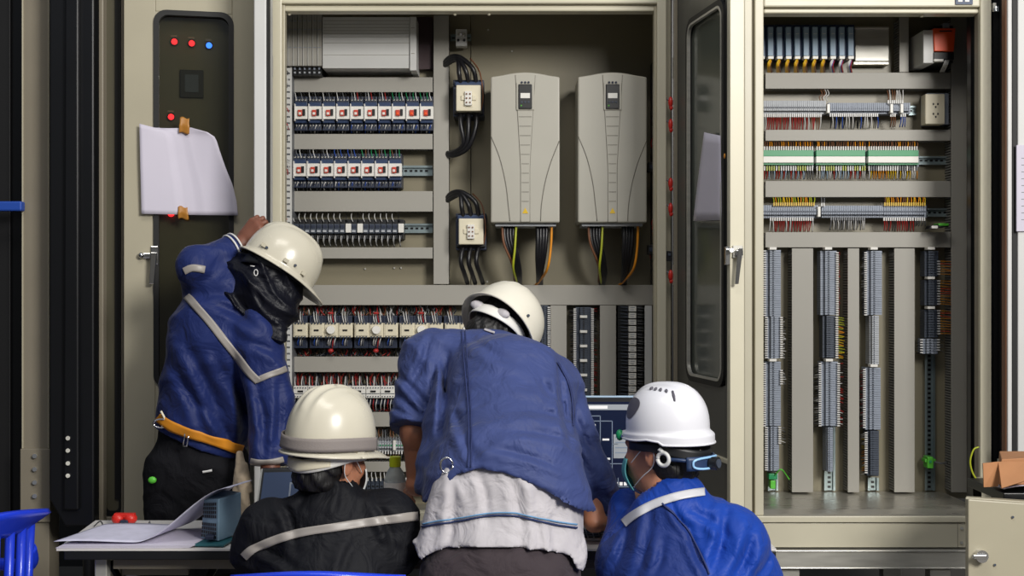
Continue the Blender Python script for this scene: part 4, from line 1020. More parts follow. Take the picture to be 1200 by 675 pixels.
mb = MB(); c = P(786, 300, YF); mb.pb(781.5, 294, 788, 306, YF, YF + .03, 'black').pb(783, 297, 786.5, 300, YF - .006, YF, 'termdark')
tag(mb.build('door_catch', bevel=.002), 'small black door catch low on post beside the drives', 'catch')

# ------------------------------------------------------------------ far left: dark enclosures
E4 = thing('dark_enclosure', (X(20, 4.5), 4.7, 0), 'black open enclosure with beige post at the far left edge', 'enclosure')
mb = MB(); mb.box((X(-60, 4.5), 4.50, .0), (X(26, 4.5), 4.54, zt), 'blackpaint'); mb.build('door_panel', E4, bevel=.003)
mb = MB(); mb.box((X(-2, 4.5), 4.485, .0), (X(14, 4.5), 4.4995, zt), 'gasket'); mb.build('door_gasket', E4, bevel=.003)
mb = MB(); mb.pb(25, -75, 57.5, 900, 4.40, 4.50, 'taupe'); mb.pb(25, -75, 27, 526, 4.395, 4.41, 'beige'); mb.pb(55.5, -75, 57.5, 526, 4.395, 4.41, 'beige'); mb.build('post', E4, bevel=.003)
hp = MB().pb(23.5, 526, 58.5, 612, 4.388, 4.402, 'taupe').build('hinge_plate', E4, bevel=.003)
mb = MB()
for k, py in enumerate((534.5, 550, 565.5, 581.5)): mb.cyl(P(40.5, py, 4.388), P(40.5, py, 4.378), .008, 'chrome', 12)
mb.build('screw', hp)
mb = MB(); c = P(10, 241, 4.35); mb.box((X(-30, 4.35), 4.36, Z(247, 4.35)), (X(24, 4.35), 4.394, Z(235.5, 4.35)), 'bluew'); 
o = mb.build('blue_strap', bevel=.006); tag(o, 'bright blue strap crossing the black enclosure at the left edge', 'strap')
E5 = thing('black_swing_frame', (X(85, 4.3), 4.4, 0), 'tall glossy black swing frame with four screws, left of the beige enclosure', 'frame')
a = P(57, 0, 4.3); b = P(110, 0, 4.3)
mb = MB(); zz = Z(617, 4.3)
mb.prism([(X(76, 4.3), zz), (X(110, 4.3), zz), (X(110, 4.3), zt), (X(57.5, 4.3), zt), (X(57.5, 4.3), Z(585, 4.3))], 4.30, 4.36, 'blackpaint')
mb.prism([(X(74, 4.28), zz + .06), (X(92, 4.28), zz + .06), (X(92, 4.28), zt), (X(76, 4.28), zt), (X(74, 4.28), zz + .1)], 4.28, 4.30, 'blackpaint')
mb.build('frame_panel', E5, bevel=.006)
for k, py in enumerate((513.5, 528, 543, 557.5)):
    MB().cyl(P(79.5, py, 4.282), P(79.5, py, 4.272), .0075, 'steel', 10).build('screw', E5)
MB().cyl((X(104, 4.33), 4.33, 0), (X(104, 4.33), 4.33, zz + .01), .02, 'blackpaint', 12).build('foot', E5)
E6 = thing('window_door', (X(128, 4.42), 4.45, 0), 'slim taupe door with a dark narrow window, left of the beige enclosure', 'door')
mb = MB(); mb.pb(110.5, -75, 121, 900, 4.40, 4.44, 'taupe'); mb.pb(140, -75, 144.5, 900, 4.46, 4.50, 'taupe'); mb.pb(121, 606, 141, 900, 4.44, 4.47, 'taupe'); mb.build('door_frame', E6, bevel=.004)
mb = MB(); mb.prism(rrect(X(121.5, 4.45), Z(602, 4.45), X(140, 4.45), zt, .02), 4.462, 4.47, 'smoked'); mb.pb(134.5, -75, 139, 585, 4.455, 4.465, 'gasket'); mb.build('window_glass', E6)
mb = MB(); ring(mb, rrect(X(120.5, 4.45), Z(604, 4.45), X(141, 4.45), zt, .024), rrect(X(123.5, 4.45), Z(599, 4.45), X(139, 4.45), zt - .02, .018), 4.452, 4.472, 'gasket'); mb.build('window_gasket', E6)

# ------------------------------------------------------------------ far right
E7 = thing('dark_enclosure', (X(1180, 4.7), 4.8, 0), 'dark enclosure edge with pale door at the far right of the picture', 'enclosure')
mb = MB(); mb.pb(1164, -75, 1179.5, 900, 4.775, 4.79, 'blackpaint'); mb.pb(1172, -75, 1175, 900, 4.76, 4.78, 'gasket'); mb.build('side_panel', E7)
mb = MB(); mb.pb(1178.5, -75, 1183, 900, 4.6, 4.64, 'brownw'); mb.pb(1181, -75, 1186, 900, 4.59, 4.63, 'duct_white'); mb.pb(1186, -75, 1194, 900, 4.61, 4.64, 'gasket'); mb.pb(1193, -75, 1260, 900, 4.60, 4.64, 'duct_white'); mb.build('door_panel', E7, bevel=.003)
mb = MB(); mb.cyl(P(1166.5, 8, 4.75), P(1166.5, 14, 4.75), .012, 'chrome', 12).pb(1164, 3, 1168, 10, 4.74, 4.77, 'steel'); mb.build('lock', E7, bevel=.002)
MB().pb(1176, 540, 1179.5, 580, 4.64, 4.7, 'steel').cyl(P(1177.5, 520, 4.65), P(1177.5, 580, 4.65), .006, 'steel', 10).build('hinge', E7)
o = MB().pb(1191.5, 170, 1235, 271, 4.59, 4.598, 'paper').build('paper_sheet'); tag(o, 'white sheet taped on the pale door at the far right edge', 'paper')
mb = MB()
for k in range(10): mb.pb(1197, 185 + k * 8, 1228, 185.8 + k * 8, 4.5895, 4.5905, 'greyw')
mb.build('printed_lines', o)
t = thing('earth_wire', (X(1141, 4.8), 4.8, Z(562, 4.8)), 'thin yellow-green earth wire looping by the right post', 'wire')
mb = MB(); mb.tube([P(1147, 524, 4.72), P(1141, 527, 4.72), P(1137, 540, 4.72), P(1139, 552, 4.72), P(1144, 561, 4.72), P(1149, 563, 4.73)], .0035, 'ygreen', 7, sub=6); mb.build('wire', t)
MB().pb(1146.5, 560, 1154, 570, 4.72, 4.745, 'beige').build('bracket', t, bevel=.003)
# box in the lower right with turn knob
xk = X(1140, 4.30)
BX = thing('junction_box', (X(1170, 3.9), 4.1, 0), 'shallow beige steel box with chrome knob in the bottom right corner', 'box')
TRL = thing('equipment_stand', (X(1215, 4.15), 4.15, 0), 'black metal stand carrying the cardboard box, behind the beige steel box', 'stand')
mb = MB(); mb.box((X(1176, 4.0), 4.0, Z(584, 3.9) - .03), (X(1290, 4.0), 4.32, Z(584, 3.9)), 'blackpaint'); mb.build('shelf', TRL, bevel=.003)
for xx_ in (X(1176, 4.0), X(1280, 4.0)):
    for yy_ in (4.0, 4.29): MB().box((xx_ + .01, yy_ + .001, 0), (xx_ + .04, yy_ + .029, Z(584, 3.9) - .03), 'blackpaint').build('leg', TRL)
x0, x1 = X(1134, 3.9), X(1290, 3.9); z1 = Z(584, 3.9)
mb = MB(); mb.hexa([(x0, 3.92, .1), (x1, 3.92, .1), (x1, 3.97, .1), (x0 + .02, 3.97, .1), (x0, 3.92, z1), (x1, 3.92, z1 - .03), (x1, 3.97, z1 - .03), (x0 + .02, 3.97, z1 - .004)], 'beige'); mb.build('housing', BX, bevel=.004)
mb = MB(); mb.hexa([(x0, 3.895, .12), (x1, 3.895, .12), (x1, 3.917, .12), (x0, 3.917, .12), (x0, 3.895, z1 - .002), (x1, 3.895, z1 - .032), (x1, 3.917, z1 - .032), (x0, 3.917, z1 - .002)], 'beige'); dr = mb.build('door', BX, bevel=.004)
k0 = P(1147, 650, 3.895)
MB().cyl(k0, k0 - Vector((0, .022, 0)), .017, 'chrome', 20).cyl(k0 - Vector((0, .02, 0)), k0 - Vector((0, .03, 0)), .020, 'chrome', 20).box((k0.x - .032, k0.y - .042, k0.z - .006), (k0.x + .01, k0.y - .028, k0.z + .008), 'chrome').build('knob', dr, bevel=.002)
MB().cyl(P(1187, 606, 3.895), P(1187, 606, 3.889), .004, 'termdark', 8).cyl(P(1166, 662, 3.895), P(1166, 662, 3.889), .004, 'termdark', 8).build('screws', dr)
for xx in (x0 + .07, x1 - .08):
    MB().box((xx, 3.90, 0), (xx + .04, 3.99, .1), 'steel').build('foot', BX)
M['card'] = mat('cardboard', (176, 124, 84), 0.8, var=0.08, scale=12, bump=.15)
CB = thing('cardboard_box', (X(1190, 4.1), 4.12, z1), 'small open brown cardboard box lying on the beige steel box', 'box')
zA = z1 + .002
mb = MB()
xa_, xb_ = X(1170, 4.02), X(1260, 4.02)
mb.hexa([(xa_, 4.02, zA + .022), (xb_, 4.02, zA + .022), (xb_ + .05, 4.26, zA + .002), (X(1169, 4.26), 4.26, zA + .002), (xa_ + .01, 4.02, zA + .105), (xb_, 4.02, zA + .12), (xb_ + .05, 4.26, zA + .10), (X(1171, 4.26), 4.26, zA + .10)], 'card'); mb.build('carton', CB, bevel=.003)
mb = MB(); p = [P(1152, 543, 4.0), P(1171, 541, 4.02), P(1170, 570, 4.02), P(1153, 571, 3.99)]
mb.add([tuple(v) for v in p] + [tuple(v + Vector((0, .005, 0))) for v in p], [(3, 2, 1, 0), (4, 5, 6, 7), (0, 1, 5, 4), (1, 2, 6, 5), (2, 3, 7, 6), (3, 0, 4, 7)], 'card'); mb.build('flap', CB)
mb = MB(); p = [P(1170, 541, 4.02), P(1200, 541, 4.0), P(1212, 560, 3.94), P(1174, 572, 3.94)]
mb.add([tuple(v) for v in p] + [tuple(v + Vector((0, .005, -.003))) for v in p], [(3, 2, 1, 0), (4, 5, 6, 7), (0, 1, 5, 4), (1, 2, 6, 5), (2, 3, 7, 6), (3, 0, 4, 7)], 'card'); mb.build('flap', CB)
mb = MB(); mb.grid(lambda u, v: (X(1176 + 60 * u, 4.0), 4.0 + .1 * v, zA + .004 + .018 * abs(math.sin(u * 2.4 + .4)) * (1 - .4 * v)), 14, 6, 'paper')
o = mb.build('folded_paper', solid=.0012); tag(o, 'folded white papers under the cardboard box', 'paper')

# ------------------------------------------------------------------ table
TZ = .72
TB = thing('work_table', (X(420, 3.6), 3.6, 0), 'long narrow worktable with white top and black edge in front of the enclosures', 'table')
tx0, tx1 = X(66, 3.44), .74
M['tabletop'] = mat('white_laminate', (214, 210, 206), 0.35, var=.03)
mb = MB()
mb.add([(tx0, 3.44, TZ - .006), (tx1, 3.44, TZ - .006), (tx1, 3.86, TZ - .006), (X(112, 3.86), 3.86, TZ - .006), (tx0, 3.44, TZ), (tx1, 3.44, TZ), (tx1, 3.86, TZ), (X(112, 3.86), 3.86, TZ)],
       [(0, 3, 2, 1), (4, 5, 6, 7), (0, 1, 5, 4), (1, 2, 6, 5), (2, 3, 7, 6), (3, 0, 4, 7)], 'tabletop'); mb.build('tabletop', TB)
mb = MB(); mb.box((tx0 + .02, 3.442, TZ - .032), (tx1, 3.85, TZ - .0065), 'black'); mb.build('table_edge', TB, bevel=.003)
mb = MB(); mb.box((tx0 + .14, 3.5, TZ - .07), (tx1 - .1, 3.53, TZ - .033), 'taupe'); mb.box((tx0 + .14, 3.76, TZ - .07), (tx1 - .1, 3.79, TZ - .033), 'taupe'); mb.build('apron', TB)
for xx, yy in ((tx0 + .09, 3.49), (tx0 + .09, 3.77), (tx1 - .05, 3.49), (tx1 - .05, 3.77)):
    MB().box((xx, yy, 0), (xx + .035, yy + .035, TZ - .033), 'steel').build('leg', TB, bevel=.003)
MB().box((tx0 + .125, 3.5, .14), (tx1 - .1, 3.52, .17), 'steel').build('stretcher', TB)
# things just under the tabletop, mostly in shade
t = thing('folding_stool', (X(190, 3.62), 3.62, 0), 'dark folding frame with pale crossbars standing under the table', 'stool')
for s in (-1, 1):
    mb = MB(); mb.tube([(X(190, 3.62) - s * .2, 3.58, 0), (X(190, 3.62) + s * .16, 3.64, .64)], .011, 'blackpaint', 8); mb.build('leg', t)
MB().box((X(150, 3.62), 3.57, .615), (X(226, 3.62), 3.585, .638), 'taupe').build('crossbar', t, bevel=.003)
MB().box((X(160, 3.62), 3.56, .645), (X(205, 3.62), 3.66, .66), 'blackpaint').build('seat', t, bevel=.003)
# stack of papers and curled sheet
def paper_long(u, v, dz=0):
    # u along x, v front to back ; the right third rises over the power supply
    x = X(62, 3.46) + u * (X(281, 3.6) - X(62, 3.46)); y = 3.45 + v * .26 + .02 * u
    s = max(0, (u - .46) / .54); h = .150 * (s * s * (3 - 2 * s))
    x += .01 * v - .05 * v * (1 - s) * -1
    z = TZ + .012 + dz + h + .004 * math.sin(u * 9) * (1 - u) + .01 * max(0, .18 - u) - .02 * v * s
    if u < .5: z += .006 * (1 - v) * 0
    return (x, y, z)
M['plan'] = mat('printed_plan_paper', (206, 204, 222), 0.7, var=.10, scale=26, bump=.1, bscale=12)
for k in range(1):
    mb = MB(); mb.grid(lambda u, v: paper_long(u * .99 + .01, v, .004), 50, 10, 'plan'); o = mb.build('drawing_sheet', solid=.0008)
    tag(o, 'long white drawing sheet curling up over the grey-blue power unit', 'paper')
mb = MB()
for k in range(5):
    mb.grid(lambda u, v: (X(66 + k * 1.4, 3.45) + u * .375 + .045 * v, 3.445 + v * .24, TZ + .0012 + .0016 * k + .003 * max(0, u - .85)), 6, 4, 'paper', smooth=False)
tag(mb.build('paper_stack', solid=.0012), 'thin stack of white papers at the left end of the table', 'paper')
# red safety tool
t = thing('tape_measure', (X(145, 3.8), 3.80, TZ), 'red and black handheld tool lying on the table behind the papers', 'tool')
for s, px in ((0, 138.5), (1, 153)):
    MB().ball((X(px, 3.80), 3.80, TZ + .017), .018, 'red', 14, (1.15, 1.1, .95)).build('body', t)
MB().box((X(142, 3.79), 3.777, TZ + .002), (X(151, 3.79), 3.80, TZ + .016), 'navy').box((X(133, 3.79), 3.79, TZ + .020), (X(157, 3.79), 3.81, TZ + .034), 'red').build('clip', t, bevel=.002)
mb = MB(); mb.tube([(X(110, 3.74), 3.74, TZ + .004), (X(116, 3.74), 3.75, TZ + .018), (X(120, 3.74), 3.74, TZ + .006), (X(112, 3.7), 3.69, TZ + .004)], .002, 'blackw', 5, sub=5)
tag(mb.build('phone_cord'), 'thin black cord coiled at the back left of the table', 'cord')
mb = MB(); mb.tube([(X(160, 3.7), 3.70, TZ + .006), (X(168, 3.66), 3.72, TZ + .008), (X(173, 3.72), 3.74, TZ + .02), (X(174, 3.76), 3.76, TZ + .004)], .0018, 'greyw', 5, sub=5)
tag(mb.build('phone_cord'), 'short grey cord right of the red tool', 'cord')
# power unit with grille
PU = thing('power_unit', (X(256, 3.56), 3.58, TZ), 'grey-blue metal power unit with grilled face standing on the table', 'power unit')
M['pubox'] = mat('grey_blue_sheet_metal', (128, 156, 176), 0.45, var=.05)
zq = Z(633, 3.52); 
f0, f1 = X(232, 3.5), X(258, 3.5); zb_, ztp = TZ + .012, TZ + .132
mb = MB()
mb.hexa([(f0, 3.53, zb_), (f1, 3.48, zb_), (f1 + .038, 3.60, zb_), (f0 + .038, 3.65, zb_), (f0 + .008, 3.535, ztp - .012), (f1, 3.48, ztp), (f1 + .038, 3.60, ztp), (f0 + .038, 3.65, ztp)], 'pubox')
mb.build('housing', PU, bevel=.003)
mb = MB(); nx, nz = 7, 9
pa = Vector((f0, 3.53, zb_)); pb2 = Vector((f1, 3.48, zb_)); pc2 = Vector((f0 + .008, 3.535, ztp - .012)); pd = Vector((f1, 3.48, ztp))
def fp(u, v, o_=.004):
    q_ = pa.lerp(pb2, u).lerp(pc2.lerp(pd, u), v); return q_ + Vector((-.64, -.77, 0)) * o_
for i in range(nx):
    for j in range(nz):
        if j == 4: continue
        u0, u1 = .08 + i * .88 / nx, .08 + (i + .78) * .88 / nx; v0, v1 = .05 + j * .9 / nz, .05 + (j + .76) * .9 / nz
        mb.add([fp(u0, v0), fp(u1, v0), fp(u1, v1), fp(u0, v1)], [(0, 1, 2, 3)], 'black')
mb.build('grille', PU)
cbx = MB().hexa([(X(229, 3.47), 3.455, TZ + .003), (X(262, 3.45), 3.45, TZ + .003), (X(278, 3.55), 3.56, TZ + .003), (X(243, 3.55), 3.56, TZ + .003), (X(229, 3.47), 3.455, TZ + .010), (X(262, 3.45), 3.45, TZ + .010), (X(278, 3.55), 3.56, TZ + .010), (X(243, 3.55), 3.56, TZ + .010)], mat('teal_board', (40, 92, 100), .4))
cbx.pb(240, 628, 250, 633, 3.47, 3.5, 'navy')
tag(cbx.build('circuit_board', bevel=.002), 'teal circuit board lying under the grey-blue power unit', 'circuit board')
# bottle
BT = thing('water_bottle', (X(463, 3.62), 3.62, TZ), 'clear water bottle with lime green cap between two workers', 'bottle')
M['pet'] = mat('clear_bottle_plastic', (205, 212, 214), 0.12, var=.03); 
bs = M['pet'].node_tree.nodes['Principled BSDF']; bs.inputs['Transmission Weight'].default_value = .55; bs.inputs['IOR'].default_value = 1.2
mb = MB(); cx_, cy_ = X(463, 3.72), 3.72
zc_ = Z(545, 3.72); prof = [(.030, TZ), (.034, TZ + .01), (.034, zc_ - .095), (.031, zc_ - .085), (.034, zc_ - .075), (.033, zc_ - .045), (.026, zc_ - .022), (.016, zc_ - .006), (.013, zc_)]
mb.grid(lambda u, v: (cx_ + prof[int(round(v * 8))][0] * math.cos(2 * PI * u), cy_ + prof[int(round(v * 8))][0] * math.sin(2 * PI * u), prof[int(round(v * 8))][1]), 24, 9, 'pet', closed_u=True)
mb.build('bottle_body', BT)
MB().cyl((cx_, cy_, zc_ - .112), (cx_, cy_, zc_ - .05), .0346, 'white', 24).build('bottle_label', BT)
M['limecap'] = mat('lime_cap', (212, 226, 40), .4)
MB().cyl((cx_, cy_, zc_ - .004), (cx_, cy_, Z(535, 3.72)), .0175, 'limecap', 24).build('cap', BT, bevel=.002)

# left laptop
M['screen_dark'] = mat('dim_laptop_screen', (40, 48, 66), 0.15, var=.08, scale=2, emit=(70, 86, 118), estr=.28)
LP = thing('laptop', (X(335, 3.62), 3.6, TZ), 'open dark laptop behind the seated worker in the black jacket', 'laptop')
a0 = P(297, 622, 3.60); a1 = P(400, 622, 3.60); b0 = P(307, 548, 3.68); b1 = P(405, 546, 3.68)
dn_ = Vector((0, -.9, -.2)).normalized() * .009
mb = MB(); mb.hexa([a0 + dn_, a1 + dn_, a1, a0, b0 + dn_, b1 + dn_, b1, b0], 'black'); ld = mb.build('screen_lid', LP, bevel=.003)
mb = MB()
def lf(u, v, o_=.0098): return a0.lerp(a1, u).lerp(b0.lerp(b1, u), v) + Vector((0, -.9, -.2)).normalized() * o_
mb.add([lf(.04, .06), lf(.96, .06), lf(.96, .94), lf(.04, .94)], [(0, 1, 2, 3)], 'screen_dark'); mb.build('screen', ld)
mb = MB(); mb.add([lf(.0, .0, .0102), lf(.018, .0, .0102), lf(.018, 1, .0102), lf(.0, 1, .0102)], [(0, 1, 2, 3)], 'steel')
for r_ in ((.36, .44, .52, .78),): mb.add([lf(r_[0], r_[1], .0104), lf(r_[2], r_[1], .0104), lf(r_[2], r_[3], .0104), lf(r_[0], r_[3], .0104)], [(0, 1, 2, 3)], 'termgrey'); mb.add([lf(r_[0] + .02, r_[1] + .04, .0107), lf(r_[2], r_[1] + .04, .0107), lf(r_[2], r_[3] - .03, .0107), lf(r_[0] + .02, r_[3] - .03, .0107)], [(0, 1, 2, 3)], 'screen_dark')
mb.build('window_outline', ld)
MB().box((a0.x, 3.46, TZ + .002), (a1.x, 3.60, TZ + .018), 'black').build('keyboard_base', LP, bevel=.003)
# big monitor
MN = thing('monitor', (X(725, 3.84), 3.80, TZ), 'large flat monitor showing a dark blue wiring diagram beside white-helmeted worker', 'monitor')
M['navyscreen'] = mat('navy_screen', (14, 22, 44), 0.25, var=.04, emit=(16, 26, 54), estr=.35)
M['scrline'] = mat('lit_screen_line', (110, 120, 135), 0.3, emit=(120, 135, 155), estr=.3)
M['scrwhite'] = mat('lit_screen_white', (220, 220, 220), 0.3, emit=(215, 215, 215), estr=.35)
M['scrgrey'] = mat('lit_screen_grey', (140, 145, 150), 0.3, emit=(140, 145, 150), estr=.3)
MY = 3.80
mb = MB(); mb.pb(655, 465, 815, 610, MY, MY + .03, 'black'); mb.pb(655, 464.2, 815, 466.2, MY - .002, MY + .02, 'greyblue'); bz = mb.build('bezel', MN, bevel=.003)
mb = MB(); mb.pb(661, 471, 809, 605, MY - .0015, MY + .001, 'navyscreen'); sc = mb.build('screen', MN)
mb = MB(); yy = MY - .0025
mb.pb(668, 474, 740, 480.5, yy, yy + .001, 'scrgrey'); mb.pb(690, 475.5, 712, 479, yy - .0005, yy, 'scrwhite')
for r_ in ((683, 487, 683.9, 590), (703, 487, 703.9, 545), (717, 493, 717.9, 565), (683, 487, 704, 487.9), (676, 493, 718, 493.9), (690, 543, 735, 543.9), (717, 520, 724, 520.9), (703, 520, 703.9, 560), (692, 560, 692.9, 600), (724, 560, 724.9, 596), (676, 570, 745, 570.9), (735, 500, 735.9, 540), (671, 587, 708, 587.9), (676, 535, 684, 535.9)):
    mb.pb(*r_, yy, yy + .001, 'scrline')
for r_ in ((686, 497, 698, 499.4), (706, 514, 714, 516.2), (706, 536.5, 715, 538.7), (688, 519, 697, 521), (722, 585, 734, 587)): mb.pb(*r_, yy, yy + .001, 'scrwhite')
mb.pb(719, 509, 742, 537, yy, yy + .001, 'scrgrey')
for k in range(4): mb.pb(721, 512 + k * 6, 740, 513.2 + k * 6, yy - .0005, yy, 'scrline')
mb.pb(699, 557, 713, 575, yy, yy + .001, 'scrgrey'); mb.pb(701, 553, 711, 558, yy, yy + .001, 'scrline')
for k in range(5):
    mb.pb(716 + k * 5, 565, 719.6 + k * 5, 569, yy, yy + .001, 'scrwhite'); mb.pb(716.6 + k * 5, 573, 719 + k * 5, 576, yy, yy + .001, 'redw')
mb.build('diagram', sc)
MB().box((X(728, MY), MY + .03, TZ + .012), (X(742, MY), MY + .06, 1.0), 'black').box((X(700, MY), 3.76, TZ + .001), (X(770, MY), 3.86 - .002, TZ + .012), 'black').build('stand', MN, bevel=.003)
# laptop half hidden by the bending worker's arm
K = thing('keyboard', (X(700, 3.6), 3.6, TZ), 'pale keyboard under the bending worker\'s right hand', 'keyboard')
MB().box((X(650, 3.55), 3.54, TZ + .001), (X(742, 3.55), 3.68, TZ + .008), 'duct_white').build('key_tray', K, bevel=.003)
mb = MB()
for i in range(12):
    for j in range(4): mb.box((X(653 + i * 7.3, 3.55), 3.55 + j * .032, TZ + .0081), (X(659 + i * 7.3, 3.55), 3.573 + j * .032, TZ + .012), 'black')
mb.build('keys', K)

# ------------------------------------------------------------------ blue plastic chairs
M['bluechair'] = mat('royal_blue_plastic', (30, 62, 214), 0.32, var=.04, coat=.2)
def make_chair(label, loc, rz):
    t = thing('plastic_chair', (0, 0, 0), label, 'chair', 'royal blue plastic chairs')
    def curve(x): return .10 * (1 - (x / .26) ** 2)
    # chair faces +y ; backrest at y=-.2 curved
    mb = MB()
    mb.grid(lambda u, v: ((u - .5) * .44, -.2 + v * .42, .42 + .015 * math.cos((u - .5) * PI) * -1 + .01 * (v - .5) ** 2), 12, 10, 'bluechair'); mb.build('seat', t, solid=.012)
    mb = MB()
    def top(u): return .80 + .035 * math.sin(u * PI) + .0
    def back(u, v):
        a = (u - .5) * 2
        return (a * (.25 + .02 * v), -.24 - .05 * v + .10 * a * a, .765 + (top(u) - .765) * v)
    mb.grid(back, 24, 6, 'bluechair'); 
    mb.build('backrest', t, solid=.014)
    for k in range(9):
        a = (k - 4) / 4.25; mb = MB()
        mb.tube([(a * .20, -.20 + .06 * a * a, .42), (a * .235, -.235 + .09 * a * a, .57), (a * .25, -.24 + .10 * a * a, .775)], [.010, .013, .013], 'bluechair', 8, sub=0); mb.build('back_slat', t)
    for s in (-1, 1):
        mb = MB(); mb.tube([(s * .235, -.15, .70), (s * .27, -.1, .64), (s * .275, .08, .62), (s * .25, .16, .55), (s * .22, .16, .42)], .018, 'bluechair', 8, sub=5); mb.build('armrest', t)
        for y0 in (-.17, .18):
            mb = MB(); mb.tube([(s * .20, y0, .42), (s * .24, y0 * 1.25, 0)], [.022, .016], 'bluechair', 8); mb.build('leg', t)
    t.location = loc; t.rotation_euler = (0, 0, rz); return t
ch1 = make_chair('royal blue plastic chair with slatted back in the bottom left corner', (-1.600, 3.32, 0), math.radians(60)); ch1.scale = (1, 1, 1.03)
# ------------------------------------------------------------------ figures: implicit surfaces
def A3(v): return np.array([v[0], v[1], v[2]], dtype=np.float64)
class Cone:
    """tapered limb between two points, optionally flattened along an axis"""
    def __init__(s, a, b, ra, rb, ax=None, k=1.0):
        s.a, s.b, s.ra, s.rb = A3(a), A3(b), ra, rb
        s.ax = None if ax is None else A3(Vector(ax).normalized()); s.k = k
    def __call__(s, Q):
        d = s.b - s.a; pa = Q - s.a
        L = max(d @ d, 1e-9); t = np.clip(pa @ d / L, 0, 1)
        r = s.ra + (s.rb - s.ra) * t
        w = pa - t[:, None] * d
        if s.ax is not None: w = w + (s.k - 1) * (w @ s.ax)[:, None] * s.ax
        return (np.linalg.norm(w, axis=1) - r) / (1.0 if s.ax is None else max(1.0, s.k ** .5))
class Ell:
    def __init__(s, c, r, R=None): s.c, s.r, s.R = A3(c), np.array(r, float), None if R is None else np.array(R)
    def __call__(s, Q):
        w = Q - s.c
        if s.R is not None: w = w @ s.R
        k = np.linalg.norm(w / s.r, axis=1); k2 = np.linalg.norm(w / s.r ** 2, axis=1) + 1e-9
        return k * (k - 1) / k2
def smin(a, b, k):
    h = np.clip(.5 + .5 * (b - a) / k, 0, 1); return b + (a - b) * h - k * h * (1 - h)
def U(prims, k=.03):
    def f(Q):
        d = prims[0](Q)
        for p in prims[1:]: d = smin(d, p(Q), k)
        return d
    return f
def above(point, normal):
    """keep the half space on the normal side"""
    p, n = A3(point), A3(Vector(normal).normalized())
    return lambda Q: -((Q - p) @ n)
def folds(Q, seed, amp, sx, sy, sz, rot=0.0):
    """cloth folds: warped ridges, stretched by sx,sy,sz (waves per metre)"""
    r = np.random.RandomState(seed); out = np.zeros(len(Q))
    c, s_ = math.cos(rot), math.sin(rot)
    x = Q[:, 0] * c + Q[:, 2] * s_; z = -Q[:, 0] * s_ + Q[:, 2] * c; y = Q[:, 1]
    for i in range(4):
        f = 1.0 + .55 * i; ph = r.uniform(0, 6.28, 6)
        wx = x + .035 * np.sin(z * 11 * f + ph[0]) + .02 * np.sin(y * 17 + ph[1])
        wz = z + .03 * np.sin(x * 13 * f + ph[2]) + .02 * np.sin(y * 15 + ph[3])
        w = sx * wx * f + sz * wz * f + sy * y * f + ph[4]
        rdg = 1 - np.abs(np.sin(w)); m = .5 + .5 * np.sin(x * 7 + ph[5]) * np.sin(z * 6 + ph[0])
        out += amp / (1 + .7 * i) * (rdg ** 2.0 - .30) * m
        sx, sz = sx * .9 + .25 * sz * (1 if i % 2 else -1), sz * .9 - .2 * sx
    return out
def creases(Q, lst):
    """hand-laid cloth folds: a groove with a soft ridge beside it, following a line on the garment"""
    px = 600 + Q[:, 0] * F / Q[:, 1]; py = 337.5 + (CAM_Z - Q[:, 2]) * F / Q[:, 1]
    out = np.zeros(len(Q))
    for (x0, y0, x1, y1, amp, sg) in lst:
        dx, dy = x1 - x0, y1 - y0; L = math.hypot(dx, dy); t = ((px - x0) * dx + (py - y0) * dy) / L ** 2; tc_ = np.clip(t, 0, 1)
        bow = 3.0 * np.sin(tc_ * PI) * (1 if (int(x0) % 2) else -1)
        nx_ = (px - x0 - tc_ * dx) * (-dy / L) + (py - y0 - tc_ * dy) * (dx / L) + bow
        al = (t - tc_) * L
        env = np.exp(-(al / (sg * 2)) ** 2) * (.35 + .65 * np.sin(np.clip(tc_, .05, .95) * PI))
        out += amp * env * (np.exp(-(nx_ / sg) ** 2) - .75 * np.exp(-((nx_ - 1.9 * sg) / (1.3 * sg)) ** 2))
    return out
def smooth_mesh(V, faces, it, lam=.5):
    F4 = faces; n = len(V)
    e = np.concatenate([F4[:, [0, 1]], F4[:, [1, 2]], F4[:, [2, 3]], F4[:, [3, 0]]])
    e = np.concatenate([e, e[:, ::-1]])
    cnt = np.bincount(e[:, 0], minlength=n).astype(float); cnt[cnt == 0] = 1
    for _ in range(it):
        for l in (lam, -lam * 1.02):
            S_ = np.stack([np.bincount(e[:, 0], weights=V[e[:, 1], k], minlength=n) for k in range(3)], 1)
            V = V + l * (S_ / cnt[:, None] - V)
    return V
